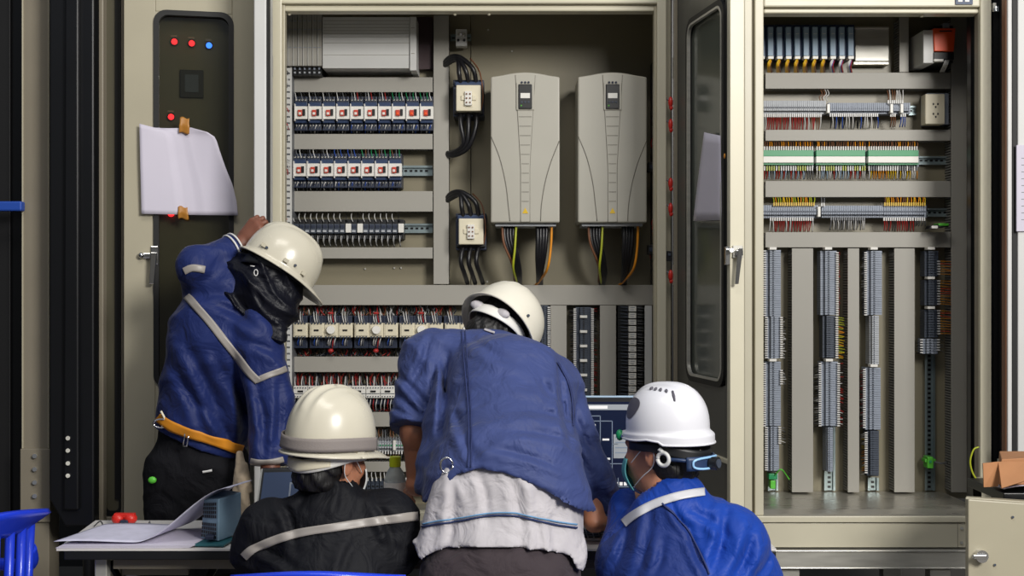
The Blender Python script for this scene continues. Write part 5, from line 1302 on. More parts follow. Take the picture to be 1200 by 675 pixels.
def nets(fn, lo, hi, h, smooth=2):
    lo = np.array(lo); hi = np.array(hi); n = np.ceil((hi - lo) / h).astype(int) + 1
    # coarse pass to skip empty space
    xs = [lo[i] + h * np.arange(n[i]) for i in range(3)]
    G = np.empty(n)
    step = 24
    for i0 in range(0, n[0], step):
        a = xs[0][i0:i0 + step]
        Q = np.stack(np.meshgrid(a, xs[1], xs[2], indexing='ij'), -1).reshape(-1, 3)
        G[i0:i0 + len(a)] = fn(Q).reshape(len(a), n[1], n[2])
    G[0] = G[-1] = 1; G[:, 0] = 1; G[:, -1] = 1; G[:, :, 0] = 1; G[:, :, -1] = 1
    S_ = G < 0
    c = n - 1
    cnt = np.zeros(c, int)
    for dx in (0, 1):
        for dy in (0, 1):
            for dz in (0, 1): cnt += S_[dx:dx + c[0], dy:dy + c[1], dz:dz + c[2]]
    act = (cnt > 0) & (cnt < 8)
    idx = -np.ones(c, int); ii = np.argwhere(act); idx[act] = np.arange(len(ii))
    acc = np.zeros((len(ii), 3)); num = np.zeros(len(ii))
    corners = [(a, b, d) for a in (0, 1) for b in (0, 1) for d in (0, 1)]
    for p in corners:
        for ax in range(3):
            if p[ax]: continue
            q = list(p); q[ax] = 1
            ga = G[ii[:, 0] + p[0], ii[:, 1] + p[1], ii[:, 2] + p[2]]; gb = G[ii[:, 0] + q[0], ii[:, 1] + q[1], ii[:, 2] + q[2]]
            m = (ga < 0) != (gb < 0)
            t = np.where(m, ga / np.where(m, ga - gb, 1), 0)
            pt = np.tile(np.array(p, float), (len(ii), 1)); pt[:, ax] += t
            acc[m] += pt[m]; num[m] += 1
    V = lo + h * (ii + acc / num[:, None])
    faces = []
    for ax in range(3):
        u, v = (ax + 1) % 3, (ax + 2) % 3
        sl = [slice(None)] * 3; sl2 = [slice(None)] * 3
        sl[ax] = slice(0, -1); sl2[ax] = slice(1, None)
        a, b = S_[tuple(sl)], S_[tuple(sl2)]
        e = np.argwhere(a != b)
        e = e[(e[:, u] > 0) & (e[:, v] > 0) & (e[:, u] < c[u]) & (e[:, v] < c[v])]
        fl = a[e[:, 0], e[:, 1], e[:, 2]]
        def g(du, dv):
            k = e.copy(); k[:, u] -= du; k[:, v] -= dv; return idx[k[:, 0], k[:, 1], k[:, 2]]
        q = np.stack([g(1, 1), g(0, 1), g(0, 0), g(1, 0)], 1)
        q[~fl] = q[~fl][:, ::-1]; faces.append(q)
    faces = np.concatenate(faces)
    if smooth: V = smooth_mesh(V, faces, smooth)
    return V, faces
def np_mesh(name, meshes, material, parent, colfn=None):
    """meshes: list of (V, faces)"""
    vs = []; fs = []; b = 0
    for V, Fc in meshes: vs.append(V); fs.append(Fc + b); b += len(V)
    V = np.concatenate(vs); Fc = np.concatenate(fs)
    w = np.array(parent['_o']); me = bpy.data.meshes.new(name)
    me.vertices.add(len(V)); me.vertices.foreach_set('co', (V - w).ravel())
    me.loops.add(Fc.size); me.loops.foreach_set('vertex_index', Fc.ravel())
    me.polygons.add(len(Fc)); me.polygons.foreach_set('loop_start', np.arange(0, Fc.size, 4)); 
    me.polygons.foreach_set('use_smooth', np.ones(len(Fc), bool))
    me.update(calc_edges=True)
    ms = material if isinstance(material, (list, tuple)) else [material]
    for m in ms: me.materials.append(M[m] if isinstance(m, str) else m)
    if colfn is not None:
        ctr = V[Fc].mean(1); me.polygons.foreach_set('material_index', colfn(ctr).astype(np.int32))
    o = bpy.data.objects.new(name, me); COL.objects.link(o); o['_o'] = list(w); o.parent = parent
    o['_w'] = 1
    o_data[o.name] = (V, Fc)
    return o
o_data = {}
def bvh_of(*objs):
    vs = []; fs = []; b = 0
    for o in objs:
        V, Fc = o_data[o.name]; vs += [Vector(v) for v in V]; fs += [tuple(int(i) + b for i in f) for f in Fc]; b += len(V)
    return BVHTree.FromPolygons(vs, fs)
CAMP = Vector((0, 0, CAM_Z))
def hit(bvh, px, py):
    d = Vector(((px - 600) / F, 1, -(py - 337.5) / F)).normalized()
    loc, nrm, i, dist = bvh.ray_cast(CAMP, d)
    if loc is None: return None, None
    if nrm.dot(d) > 0: nrm = -nrm
    return loc, nrm
def ribbon(name, bvh, pts, width_px, m, parent, off=.003, samples=46, cross=5, label=None, thick=.002):
    """band sewn on a garment along a path"""
    path = spline([Vector((p[0], p[1], 0)) for p in pts], max(2, samples // (len(pts) - 1)))
    rows = []
    for i, p in enumerate(path):
        t = (path[min(i + 1, len(path) - 1)] - path[max(i - 1, 0)]).normalized(); nn = Vector((-t.y, t.x, 0))
        row = []
        w = width_px if not callable(width_px) else width_px(i / (len(path) - 1))
        for j in range(cross):
            q = p + nn * w * (j / (cross - 1) - .5)
            l, n_ = hit(bvh, q.x, q.y)
            row.append(None if l is None else (l, n_))
        if any(r is None for r in row): rows.append(None)
        else:
            dm = sorted(r[0].y for r in row)[len(row) // 2]
            rows.append([r[0] + r[1] * off for r in row])
    mb = MB(); prev = None
    # smooth along the path
    good = [r for r in rows if r is not None]
    for _ in range(2):
        good = [[(good[max(i - 1, 0)][j] + good[i][j] * 2 + good[min(i + 1, len(good) - 1)][j]) / 4 for j in range(cross)] for i in range(len(good))]
    good = [[v + (CAMP - v).normalized() * .0015 for v in r] for r in good]
    n = len(good); vs = [v for r in good for v in r]
    fs = [(i * cross + j, i * cross + j + 1, (i + 1) * cross + j + 1, (i + 1) * cross + j) for i in range(n - 1) for j in range(cross - 1)]
    mb.add(vs, fs, m, True); o = mb.build(name, parent, solid=thick, off=-1 if False else 0)
    if label: o['label'] = label
    return o

# cloth materials
def cloth(name, rgb, rough=.75, sheen=.25, var=.10, sc=9):
    m = mat(name, rgb, rough, var=var, scale=sc, sheen=sheen, spec=.25)
    nt = m.node_tree; N = nt.nodes; L = nt.links; b = N['Principled BSDF']; b.inputs['Sheen Roughness'].default_value = .4
    tc = N.new('ShaderNodeTexCoord')
    n1 = N.new('ShaderNodeTexNoise'); n1.inputs['Scale'].default_value = 13; n1.inputs['Detail'].default_value = 3; n1.inputs['Distortion'].default_value = 1.0
    n2 = N.new('ShaderNodeTexNoise'); n2.inputs['Scale'].default_value = 420; n2.inputs['Detail'].default_value = 2
    L.new(tc.outputs['Object'], n1.inputs['Vector']); L.new(tc.outputs['Object'], n2.inputs['Vector'])
    b1 = N.new('ShaderNodeBump'); b1.inputs['Strength'].default_value = .7; b1.inputs['Distance'].default_value = .018
    b2 = N.new('ShaderNodeBump'); b2.inputs['Strength'].default_value = .35; b2.inputs['Distance'].default_value = .001
    L.new(n1.outputs['Fac'], b1.inputs['Height']); L.new(n2.outputs['Fac'], b2.inputs['Height']); L.new(b1.outputs['Normal'], b2.inputs['Normal']); L.new(b2.outputs['Normal'], b.inputs['Normal'])
    M[name] = m; return m
cloth('jacket_darker_blue', (26, 48, 112), .6, .08); cloth('jacket_blue', (58, 70, 118), .6, .08); cloth('jacket_navyblue', (29, 42, 94), .55, .08); cloth('jacket_bright', (18, 60, 152), .55, .08); cloth('jacket_black', (13, 14, 20), .7, .0)
cloth('scarf_black', (16, 17, 26), .45, .0); cloth('trousers_black', (15, 15, 20), .85, .0); cloth('trousers_grey', (62, 54, 58), .85, .15)
cloth('shirt_white', (186, 182, 186), .8, .05, .04); cloth('glove_cloth', (176, 160, 138), .9, .1)
M['reflect'] = mat('grey_reflective_tape', (150, 144, 138), .4, var=.05, bump=.05)
M['reflect_dim'] = mat('pale_reflective_tape', (196, 196, 200), .4, var=.05, bump=.05)
M['seam'] = mat('navy_stitching', (40, 52, 100), .8)
M['navy_stripe'] = mat('navy_shirt_stripe', (30, 44, 84), .8)
M['sky_stripe'] = mat('pale_blue_shirt_stripe', (104, 150, 190), .8)
M['strap_yellow'] = mat('amber_webbing', (206, 132, 26), .6, var=.12, bump=.3, bscale=300)
def skin(name, rgb):
    m = mat(name, rgb, .5, var=.06, scale=30, bump=.25, bscale=260, bdist=.0008)
    b = m.node_tree.nodes['Principled BSDF']; b.inputs['Subsurface Weight'].default_value = .12; b.inputs['Subsurface Radius'].default_value = (.6, .25, .12); b.inputs['Subsurface Scale'].default_value = .01
    M[name] = m
skin('skin_tan', (176, 118, 90)); skin('skin_brown', (122, 76, 58)); skin('skin_light', (190, 130, 102))
M['hair'] = mat('black_hair', (18, 16, 16), .5, var=.3, scale=60, stretch=(1, 1, .15), bump=.7, bscale=150, bdist=.004)
M['helmet_cream'] = mat('cream_helmet_shell', (204, 198, 180), .28, var=.05, scale=5, coat=.15, bump=.02, rvar=.06)
M['helmet_white'] = mat('white_helmet_shell', (220, 220, 226), .30, var=.02, coat=.1)
M['helmet_ivory'] = mat('ivory_helmet_shell', (222, 217, 202), .28, var=.04, coat=.15)
M['helmet_inner'] = mat('helmet_inner_shell', (120, 108, 92), .6, var=.1)
M['band_grey'] = mat('grey_helmet_band', (132, 124, 120), .7, var=.08, bump=.3, bscale=200)
M['mask_teal'] = mat('teal_surgical_mask', (92, 168, 172), .8, var=.04)
M['mask_white'] = mat('white_mask', (212, 214, 214), .8, var=.03)
M['vent_dark'] = mat('dark_vent', (88, 86, 96), .6)

def frame(c, psi, pitch, roll):
    psi, pitch, roll = map(math.radians, (psi, pitch, roll))
    f0 = Vector((math.sin(psi), math.cos(psi), 0)); r0 = Vector((math.cos(psi), -math.sin(psi), 0)); z = Vector((0, 0, 1))
    f = f0 * math.cos(pitch) - z * math.sin(pitch); u = f0 * math.sin(pitch) + z * math.cos(pitch)
    u2 = u * math.cos(roll) + r0 * math.sin(roll); r2 = r0 * math.cos(roll) - u * math.sin(roll)
    m = Matrix(((r2.x, f.x, u2.x, c[0]), (r2.y, f.y, u2.y, c[1]), (r2.z, f.z, u2.z, c[2]), (0, 0, 0, 1)))
    return m
def in_frame(fn, m, s=1.0):
    R = np.array(m.to_3x3()); c = A3(m.to_translation())
    return lambda Q: fn(((Q - c) @ R) / s) * s
# head in its own frame: x right, y forward, z up, origin between the ears
_EAR = [Cone((s * .073, -.008, -.012), (s * .084, -.020, .020), .010, .014, (s * .9, .3, 0), 2.4) for s in (-1, 1)] + [Ell((s * .079, -.014, .002), (.008, .018, .032)) for s in (-1, 1)]
_HEAD = U([Ell((0, -.012, .045), (.075, .093, .085)), Ell((0, .030, -.030), (.060, .062, .075)), Cone((0, .058, -.085), (0, .03, -.075), .026, .045), Cone((0, .088, .010), (0, .104, -.022), .009, .014),
           Ell((.036, .066, -.012), (.024, .02, .022)), Ell((-.036, .066, -.012), (.024, .02, .022)), Ell((0, .086, -.055), (.026, .012, .012)),
           Ell((0, .078, .030), (.052, .016, .012))], .022)
def head_fn(Q):
    d = _HEAD(Q)
    eyes = np.minimum(Ell((.032, .090, .010), (.015, .012, .009))(Q), Ell((-.032, .090, .010), (.015, .012, .009))(Q)); d = np.maximum(d, -eyes)
    e = _EAR[0](Q)
    for p in _EAR[1:]: e = smin(e, p(Q), .004)
    cav = np.minimum(Ell((.091, -.006, .004), (.009, .008, .014))(Q), Ell((-.091, -.006, .004), (.009, .008, .014))(Q))
    e = np.maximum(e, -cav)
    return smin(d, e, .006)
def hair_fn(Q, low=-.075, front=.045):
    d = U([Ell((0, -.014, .048), (.083, .100, .092)), Ell((0, -.045, -.035), (.066, .062, .060))], .03)(Q)
    d = d + .0022 * np.sin(Q[:, 0] * 420 + 6 * np.sin(Q[:, 2] * 50)) * .6 + .002 * np.sin(Q[:, 2] * 90 + Q[:, 0] * 180)
    cut = np.maximum(Q[:, 1] - (front - .9 * np.clip(.03 - Q[:, 2], 0, .05)), 0) * 0
    # keep behind a slanted hair line and above the nape, open round the ears
    m1 = Q[:, 1] - (.010 + 1.4 * np.clip(Q[:, 2] - .02, 0, .04)) ; m2 = (low - Q[:, 2])
    ear = Ell((.085, .004, -.002), (.03, .026, .036))(Q); ear2 = Ell((-.085, .004, -.002), (.03, .026, .036))(Q)
    return np.maximum(np.maximum(np.maximum(d, m1), m2), -np.minimum(ear, ear2))

# helmet: x right, y forward, z up, origin at brim height centre
def helmet_cream(parent, m, mid='helmet_cream', H=.150, ax=.112, ay=.136, peak=.045, brim=.014, label=None, ridge=.006):
    def prof(t):   # t 0 brim .. 1 top : radius factor, height
        a = t * PI / 2; return math.cos(a) ** .72, math.sin(a) ** .92
    def shell(u, v):
        ph = 2 * PI * u; cx, cy = math.cos(ph), math.sin(ph)     # cy forward
        if v < .16:
            k = 1 - v / .16; w = brim + peak * max(0, cy) ** 3
            e = k * w; drop = .010 * k * k + (.016 * k * max(0, cy) ** 3)
            return ((ax + e) * cx, (ay + e) * cy, -drop)
        t = (v - .16) / .84; rf, hf = prof(t)
        x, y, z = ax * rf * cx, ay * rf * cy, H * hf
        g = math.sin(min(1, t * 1.15) * PI) ** .5 if t < .87 else math.sin(min(1, .87 * 1.15) * PI) ** .5
        top_ = min(1, t * 2.2)
        rd = ridge * top_ * (math.exp(-(x / .011) ** 2) + .7 * math.exp(-((abs(x) - .034) / .008) ** 2)) * (1 if abs(y) < ay * .86 else .5)
        s = 1 + .03 * math.sin(t * PI)
        return (x * s, y * s, z + rd)
    mb = MB(); mb.grid(shell, 96, 44, mid, closed_u=True)
    me = mb.build('hard_hat', parent, solid=.0035, off=-1, xf=m)
    if label: me['label'] = label
    # rolled rim, rivets
    mb = MB(); pts = [shell(i / 64, 0) for i in range(65)]; mb.tube(pts, .0032, mid, 8); mb.build('brim_edge', me, xf=m)
    mb = MB()
    for s in (-1, 1):
        for fy in (-.55, .25):
            cx = s * math.sqrt(1 - fy * fy); p = Vector((ax * cx * 1.0, ay * fy, .022)); n_ = Vector((cx, fy, 0)).normalized()
            mb.cyl(p + n_ * .001, p + n_ * .006, .0045, 'termdark', 10)
    mb.build('rivet', me, xf=m)
    return me
def harness(parent, m, white=True, ax=.100, ay=.122, z0=-.014, nape=True):
    mb = MB(); c = 'white' if white else 'black'
    def band(u, v):
        ph = 2 * PI * u; back = max(0, -math.sin(ph))
        return (ax * .90 * math.cos(ph), ay * .88 * math.sin(ph) - .004, z0 - .028 * back ** 1.5 - .0 + (v - .5) * (.022 + .014 * back))
    mb.grid(band, 48, 5, c, closed_u=True); return mb.build('harness_band', parent, solid=.003, xf=m)
def limb_hand(wrist, direction, palm_n, s=1.0, curl=.5, side=1, thumb_out=.6, spread=.12):
    """hand as implicit function: palm + four fingers + thumb; side=+1 thumb on the +x side of the hand frame"""
    d = Vector(direction).normalized(); n_ = Vector(palm_n); n_ = (n_ - d * n_.dot(d)).normalized(); x = d.cross(n_).normalized() * side
    w = Vector(wrist); g = lambda a, b, c: w + (x * a + d * b + n_ * c) * s
    pr = [Cone(g(.0, -.01, 0), g(0, .03, 0), .026 * s, .030 * s, n_, 1.5), Cone(g(-.022, .03, 0), g(-.024, .078, 0), .019 * s, .016 * s, n_, 1.25), Cone(g(.020, .03, 0), g(.024, .082, 0), .020 * s, .016 * s, n_, 1.25), Cone(g(0, .03, 0), g(0, .084, 0), .022 * s, .018 * s, n_, 1.35)]
    palm = U(pr, .012 * s)
    fingers = []
    for k, (fx, base, L) in enumerate(((.030, .082, .072), (.010, .088, .080), (-.010, .085, .074), (-.029, .076, .058))):
        a0 = (1.5 - k) * spread; p = g(fx, base, 0); ang = curl * .55; segs = []
        rr = .0098 - .0006 * (k == 3) * 2
        for j, fr in enumerate((.44, .32, .24)):
            dirv = (d * math.cos(ang) + n_ * math.sin(ang) + x * math.sin(a0) * math.cos(ang)).normalized()
            q = p + dirv * L * fr * s; segs.append(Cone(p, q, (rr - j * .0008) * s, (rr - (j + 1) * .0009) * s)); p = q; ang += curl * (1.1 if j == 0 else .8)
        fingers.append(U(segs, .002 * s))
    p = g(.024, .016, .004); t1 = g(.024 + .036 * thumb_out + .008, .048, .016); t2 = g(.030 + .050 * thumb_out, .078, .026 + .014 * curl); t3 = g(.030 + .052 * thumb_out - .012 * curl, .098, .036 + .02 * curl)
    th = U([Cone(p, t1, .016 * s, .0125 * s), Cone(t1, t2, .0115 * s, .0105 * s), Cone(t2, t3, .0103 * s, .0082 * s)], .006 * s)
    def f(Q):
        dd = palm(Q)
        for fi in fingers: dd = smin(dd, fi(Q), .0045 * s)
        return smin(dd, th(Q), .009 * s)
    return f, w + d * .06 * s
def bounds(pts, m):
    a = np.array([list(p) for p in pts]); return a.min(0) - m, a.max(0) + m
R_ = math.radians
def sit(Q, d, yf): return np.where(Q[:, 1] < yf, np.maximum(d, .425 - Q[:, 2]), d)
def person(loc, label): return thing('person', loc, label, 'person')

# ================================================================== C: seated, black jacket, cream helmet with grey band
C_ = person((X(385, 3.25), 3.25, .0), 'seated person in black jacket with grey stripe, cream hard hat with grey band')
hc = Vector((X(387, 3.25), 3.25, Z(541, 3.25))); mC = frame(hc, 38, 6, 2)
nk = Vector((X(385, 3.25), 3.24, Z(585, 3.25)))
shL, shR = P(318, 625, 3.25), P(452, 612, 3.27)
ZS_C = .425
ch = P(385, 660, 3.24); pel = Vector((ch.x + .01, 3.16, .575))
elL, elR = P(303, 646, 3.26), P(462, 642, 3.27)
wrL, wrR = Vector((elL.x + .12, 3.44, .825)), Vector((elR.x - .10, 3.44, .825))
torso = [Cone(pel, ch, .165, .160, (0, 1, 0), 1.35), Cone(ch, nk - Vector((0, 0, .055)), .165, .085, (0, 1, 0), 1.25), Cone(shL, shR, .072, .072), Cone(shL, elL, .066, .052), Cone(shR, elR, .066, .052), Cone(elL, wrL, .050, .036), Cone(elR, wrR, .050, .036)]
knee = [Vector((pel.x + s * .12, 3.62, .50)) for s in (-1, 1)]; foot = [Vector((pel.x + s * .12, 3.60, .08)) for s in (-1, 1)]
legs = [Cone(pel + Vector((s * .08, 0, -.03)), knee[i], .095, .068) for i, s in enumerate((-1, 1))] + [Cone(knee[i], foot[i], .062, .045) for i in (0, 1)] + [Cone(foot[i] + Vector((0, .0, -.03)), foot[i] + Vector((0, .14, -.04)), .04, .034) for i in (0, 1)]
neck = Cone(nk - Vector((0, .0, .05)), hc + Vector((0, -.005, -.03)), .060, .054)
hands = [limb_hand(wrL, (.35, .9, -.12), (0, -.1, -1), 1, .35, -1), limb_hand(wrR, (-.35, .9, -.12), (0, -.1, -1), 1, .35, 1)]
bd = U([c if not isinstance(c, Cone) else Cone(c.a, c.b, c.ra * .86, c.rb * .8, c.ax if c.ax is None else Vector(c.ax), c.k) for c in torso] + legs + [neck], .03)
hf = in_frame(head_fn, mC)
body_fn = lambda Q: sit(Q, smin(bd(Q), hf(Q), .02), 3.36)
lo, hi = bounds([elL, elR, pel, hc, *knee, *foot], .22)
def body_mesh(name, fn, lo, hi, parent, hfn, hframe, hands, m, headbox=.13):
    parts = [nets(fn, lo, hi, .016, 2)]
    c = hframe.to_translation(); parts.append(nets(fn, [c.x - headbox, c.y - headbox, c.z - .16], [c.x + headbox, c.y + headbox, c.z + .15], .0045, 1))
    for hfn_, hc_ in hands: parts.append(nets(hfn_, [v - .115 for v in hc_], [v + .115 for v in hc_], .0036, 1))
    return np_mesh(name, parts, m, parent)
body_mesh('body', body_fn, lo, hi, C_, hf, mC, hands, 'skin_tan')
o = np_mesh('hair', [nets(in_frame(hair_fn, mC), [hc.x - .13, hc.y - .13, hc.z - .14], [hc.x + .13, hc.y + .13, hc.z + .16], .004, 1)], 'hair', C_)
# jacket
jt = U(torso, .045)
collar = Cone(nk + Vector((.003, -.012, -.035)), nk + Vector((.006, .004, .012)), .074, .066)
def jacketC(Q):
    d = smin(jt(Q), collar(Q), .02) - .012 - folds(Q, 3, .009, 14, 4, 20, .3) + creases(Q, [(331, 590, 346, 640, .012, 5), (401, 572, 395, 604, .008, 4), (441, 590, 461, 640, .014, 5), (301, 640, 351, 672, .012, 5), (420, 630, 400, 675, .010, 5), (361, 576, 340, 600, .008, 4)]) 
    d = np.maximum(d, above(wrL - (wrL - elL).normalized() * .0, elL - wrL)(Q) * (np.linalg.norm(Q - A3(wrL), axis=1) < .16) + -1 * (np.linalg.norm(Q - A3(wrL), axis=1) >= .16))
    d = np.maximum(d, above(wrR, elR - wrR)(Q) * (np.linalg.norm(Q - A3(wrR), axis=1) < .16) + -1 * (np.linalg.norm(Q - A3(wrR), axis=1) >= .16))
    return np.maximum(np.maximum(d, (pel.z - .05) - Q[:, 2]), -np.maximum(neck(Q) - .006, (nk.z - .02) - Q[:, 2]))
lo, hi = bounds([elL, elR, pel, wrL, wrR, nk], .16)
jC = np_mesh('jacket', [nets(jacketC, lo, hi, .0075, 2)], 'jacket_black', C_)
bC = bvh_of(jC)
ribbon('reflective_stripe', bC, [(286, 653), (298, 643), (325, 632), (360, 623), (400, 617), (440, 611), (478, 606), (489, 605)], 10, 'reflect', C_, label='grey reflective stripe', samples=80)
tr = U(legs[:4], .04)
np_mesh('trousers', [nets(lambda Q: sit(Q, np.maximum(np.maximum(smin(tr(Q), Cone(pel - Vector((0, 0, .02)), pel + Vector((0, 0, .05)), .165, .15, (0, 1, 0), 1.35)(Q), .04) - .008 - folds(Q, 5, .01, 20, 5, 10), .10 - Q[:, 2]), Q[:, 2] - pel.z - .02), 3.36), *bounds([pel, *knee, *foot], .22), .014, 2)], 'trousers_black', C_)
sh = U(legs[4:], .01)
for i in (0, 1): np_mesh('shoe', [nets(lambda Q: np.maximum(legs[4 + i](Q) - .012, .004 - Q[:, 2]), [foot[i].x - .1, foot[i].y - .1, -.02], [foot[i].x + .1, foot[i].y + .24, .16], .009, 1)], 'black', C_)
# helmet, grey band, suspension
hm = mC @ Matrix.Translation((0, -.006, .034)) @ Matrix.Rotation(R_(2), 4, 'X')
hh = helmet_cream(C_, hm, 'helmet_cream', H=.162, ax=.110, ay=.128, peak=.05, brim=.010, ridge=.009, label='cream hard hat with grey fabric band and a front peak')
mb = MB()
def bandf(u, v):
    ph = PI + PI * (u * 1.36 - .18); e = 1.012 + .02 * (1 - v)
    return ((.110 + .006) * math.cos(ph) * e, (.128 + .006) * math.sin(ph) * e, .004 + v * .034 + .004 * math.sin(u * 9))
mb.grid(bandf, 40, 5, 'band_grey'); mb.build('fabric_band', hh, solid=.003, xf=hm)
hb = harness(hh, hm, True, .104, .120, -.012)
def napef(u, v):
    ph = PI * 1.5 + (u - .5) * 1.9; w_ = 1 - abs(u - .5) * 1.2
    return (.094 * math.cos(ph), .112 * math.sin(ph) - .002, -.016 - .034 * v * w_ - .006)
mb = MB(); mb.grid(napef, 24, 6, 'ivory'); mb.build('nape_strap', hh, solid=.003, xf=hm)
for s in (1, -1):
    mb = MB(); mb.box((s * .108 - .006, -.01, -.004), (s * .108 + .006, .016, .026), 'helmet_cream'); mb.build('strap_clip', hh, bevel=.002, xf=hm)
# mask
def mask(parent, m, mid, label):
    def mf(u, v):
        a = (u - .5) * 2.3; r_ = 1.0 + .05 * math.sin(v * PI)
        zz = -.012 - .085 * v; w = .066 - .012 * v
        return (w * math.sin(a) * 1.12, (.040 + .062 * math.cos(a)) * r_ + .012 * math.sin(v * PI) - .01 * v, zz)
    mb = MB(); mb.grid(mf, 24, 12, mid); mk = mb.build('face_mask', parent, solid=.002, xf=m); mk['label'] = label
    for s in (-1, 1):
        mb = MB(); mb.tube([(s * .066, .055, -.022), (s * .080, .018, .010), (s * .084, -.010, .030), (s * .087, -.030, .008), (s * .082, -.022, -.026), (s * .076, .014, -.055), (s * .060, .050, -.084)], .0013, 'mask_white', 6, sub=6); mb.build('ear_loop', mk, xf=m)
mask(C_, mC, 'mask_white', 'white face mask with ear loop')

# ================================================================== D: seated, bright blue jacket, white vented helmet
D_ = person((X(800, 3.3), 3.3, 0), 'seated person in bright blue jacket and white vented hard hat, facing the monitor')
hc = Vector((X(776, 3.3), 3.32, Z(532, 3.3))); mD = frame(hc, -52, 2, 0)
nk = Vector((X(785, 3.3), 3.28, Z(588, 3.3)))
shL, shR = P(746, 655, 3.34), P(856, 636, 3.24)
ch = P(800, 665, 3.27); pel = Vector((ch.x + .02, 3.16, .56))
elL, elR = P(734, 662, 3.28), P(880, 680, 3.28)
wrL, wrR = Vector((elL.x + .03, 3.48, .850)), Vector((elR.x - .14, 3.44, .825))
torso = [Cone(pel, ch, .17, .175, (0, 1, 0), 1.35), Cone(ch, nk - Vector((0, 0, .05)), .172, .085, (0, 1, 0), 1.2), Cone(shL, shR, .078, .070), Cone(shL, elL, .070, .056), Cone(shR, elR, .078, .066), Cone(elL, wrL, .052, .038), Cone(elR, wrR, .054, .038)]
knee = [Vector((pel.x + s * .12, 3.62, .50)) for s in (-1, 1)]; foot = [Vector((pel.x + s * .12, 3.60, .08)) for s in (-1, 1)]
def mklegs(pel, knee, foot):
    return [Cone(pel + Vector((s * .08, 0, -.03)), knee[i], .095, .068) for i, s in enumerate((-1, 1))] + [Cone(knee[i], foot[i], .062, .045) for i in (0, 1)] + [Cone(foot[i] + Vector((0, .0, -.03)), foot[i] + Vector((0, .14, -.04)), .04, .034) for i in (0, 1)]
legs = mklegs(pel, knee, foot)
neckD = Cone(nk - Vector((0, .0, .05)), hc + Vector((0, 0, -.03)), .060, .056)
hands = [limb_hand(wrL, (.05, .9, -.12), (0, -.1, -1), 1, .35, -1), limb_hand(wrR, (-.35, .9, -.12), (0, -.1, -1), 1, .35, 1)]
bdD = U([Cone(c.a, c.b, c.ra * .86, c.rb * .8, None if c.ax is None else Vector(c.ax), c.k) for c in torso] + legs + [neckD], .03)
hfD = in_frame(head_fn, mD)
lo, hi = bounds([elL, elR, pel, hc, *knee, *foot], .22)
body_mesh('body', lambda Q: sit(Q, smin(bdD(Q), hfD(Q), .02), 3.36), lo, hi, D_, hfD, mD, hands, 'skin_light')
np_mesh('hair', [nets(in_frame(lambda Q: hair_fn(Q, -.082), mD), [hc.x - .13, hc.y - .13, hc.z - .14], [hc.x + .13, hc.y + .13, hc.z + .16], .004, 1)], 'hair', D_)
jtD = U(torso, .05)
collarD = Cone(nk + Vector((.02, -.02, -.03)), nk + Vector((.012, .0, .004)), .080, .072)
wL, wR, pD, nD = wrL.copy(), wrR.copy(), pel.copy(), nk.copy()
def cutend(Q, w, e, d):
    near = np.linalg.norm(Q - A3(w), axis=1) < .16
    return np.where(near, np.maximum(d, above(w, e - w)(Q)), d)
# heavy hand-laid folds: thin ridges pressed into the back
foldD = [(P(835, 600, 3.08), P(800, 680, 3.05)), (P(860, 610, 3.08), P(872, 680, 3.05)), (P(880, 630, 3.1), P(900, 680, 3.1)), (P(775, 610, 3.12), P(760, 680, 3.1)), (P(815, 590, 3.1), P(845, 640, 3.05))]
CR_D = [(788, 592, 808, 622, .012, 3.5), (808, 620, 830, 675, .014, 4), (851, 600, 835, 665, .018, 6), (881, 622, 862, 675, .020, 6), (901, 648, 887, 675, .014, 5), (813, 598, 851, 627, .010, 5), (761, 610, 746, 675, .014, 6), (777, 636, 765, 675, .012, 5), (735, 625, 715, 670, .012, 5)]
def jacketD(Q):
    d = smin(jtD(Q), collarD(Q), .02) - .014 - folds(Q, 11, .010, 13, 4, 9, -.5) + creases(Q, CR_D)
    d = cutend(Q, wL, elL_D, d); d = cutend(Q, wR, elR_D, d)
    return np.maximum(np.maximum(d, (pD.z - .05) - Q[:, 2]), -np.maximum(neckD(Q) - .006, (nD.z - .015) - Q[:, 2]))
elL_D, elR_D = elL.copy(), elR.copy()
lo, hi = bounds([elL, elR, pel, wrL, wrR, nk], .17)
# jacket is darker blue left of the seam and below the stripe
def darker_left_D(C):
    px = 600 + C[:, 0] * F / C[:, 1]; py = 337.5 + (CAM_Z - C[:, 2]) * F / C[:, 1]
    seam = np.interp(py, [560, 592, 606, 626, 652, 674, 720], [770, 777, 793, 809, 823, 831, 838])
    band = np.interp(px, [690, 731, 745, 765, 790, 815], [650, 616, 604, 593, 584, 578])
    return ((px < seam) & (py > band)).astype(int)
jD = np_mesh('jacket', [nets(jacketD, lo, hi, .0065, 2)], ['jacket_bright', 'jacket_darker_blue'], D_, darker_left_D)
bD = bvh_of(jD)
ribbon('reflective_stripe', bD, [(731, 614), (745, 603), (765, 592), (790, 583), (815, 578), (838, 576), (854, 580)], 9.5, 'reflect_dim', D_, label='silver reflective stripe', samples=70)
ribbon('vest_seam', bD, [(776, 590), (793, 606), (809, 626), (823, 652), (831, 674)], 2.0, 'seam', D_, samples=50, cross=2)
tr = U(legs[:4], .04); pp, = [pel]
np_mesh('trousers', [nets(lambda Q: sit(Q, np.maximum(np.maximum(smin(tr(Q), Cone(pp - Vector((0, 0, .02)), pp + Vector((0, 0, .05)), .165, .15, (0, 1, 0), 1.35)(Q), .04) - .008 - folds(Q, 6, .01, 20, 5, 10), .10 - Q[:, 2]), Q[:, 2] - pp.z - .02), 3.36), *bounds([pel, *knee, *foot], .22), .014, 2)], 'trousers_black', D_)
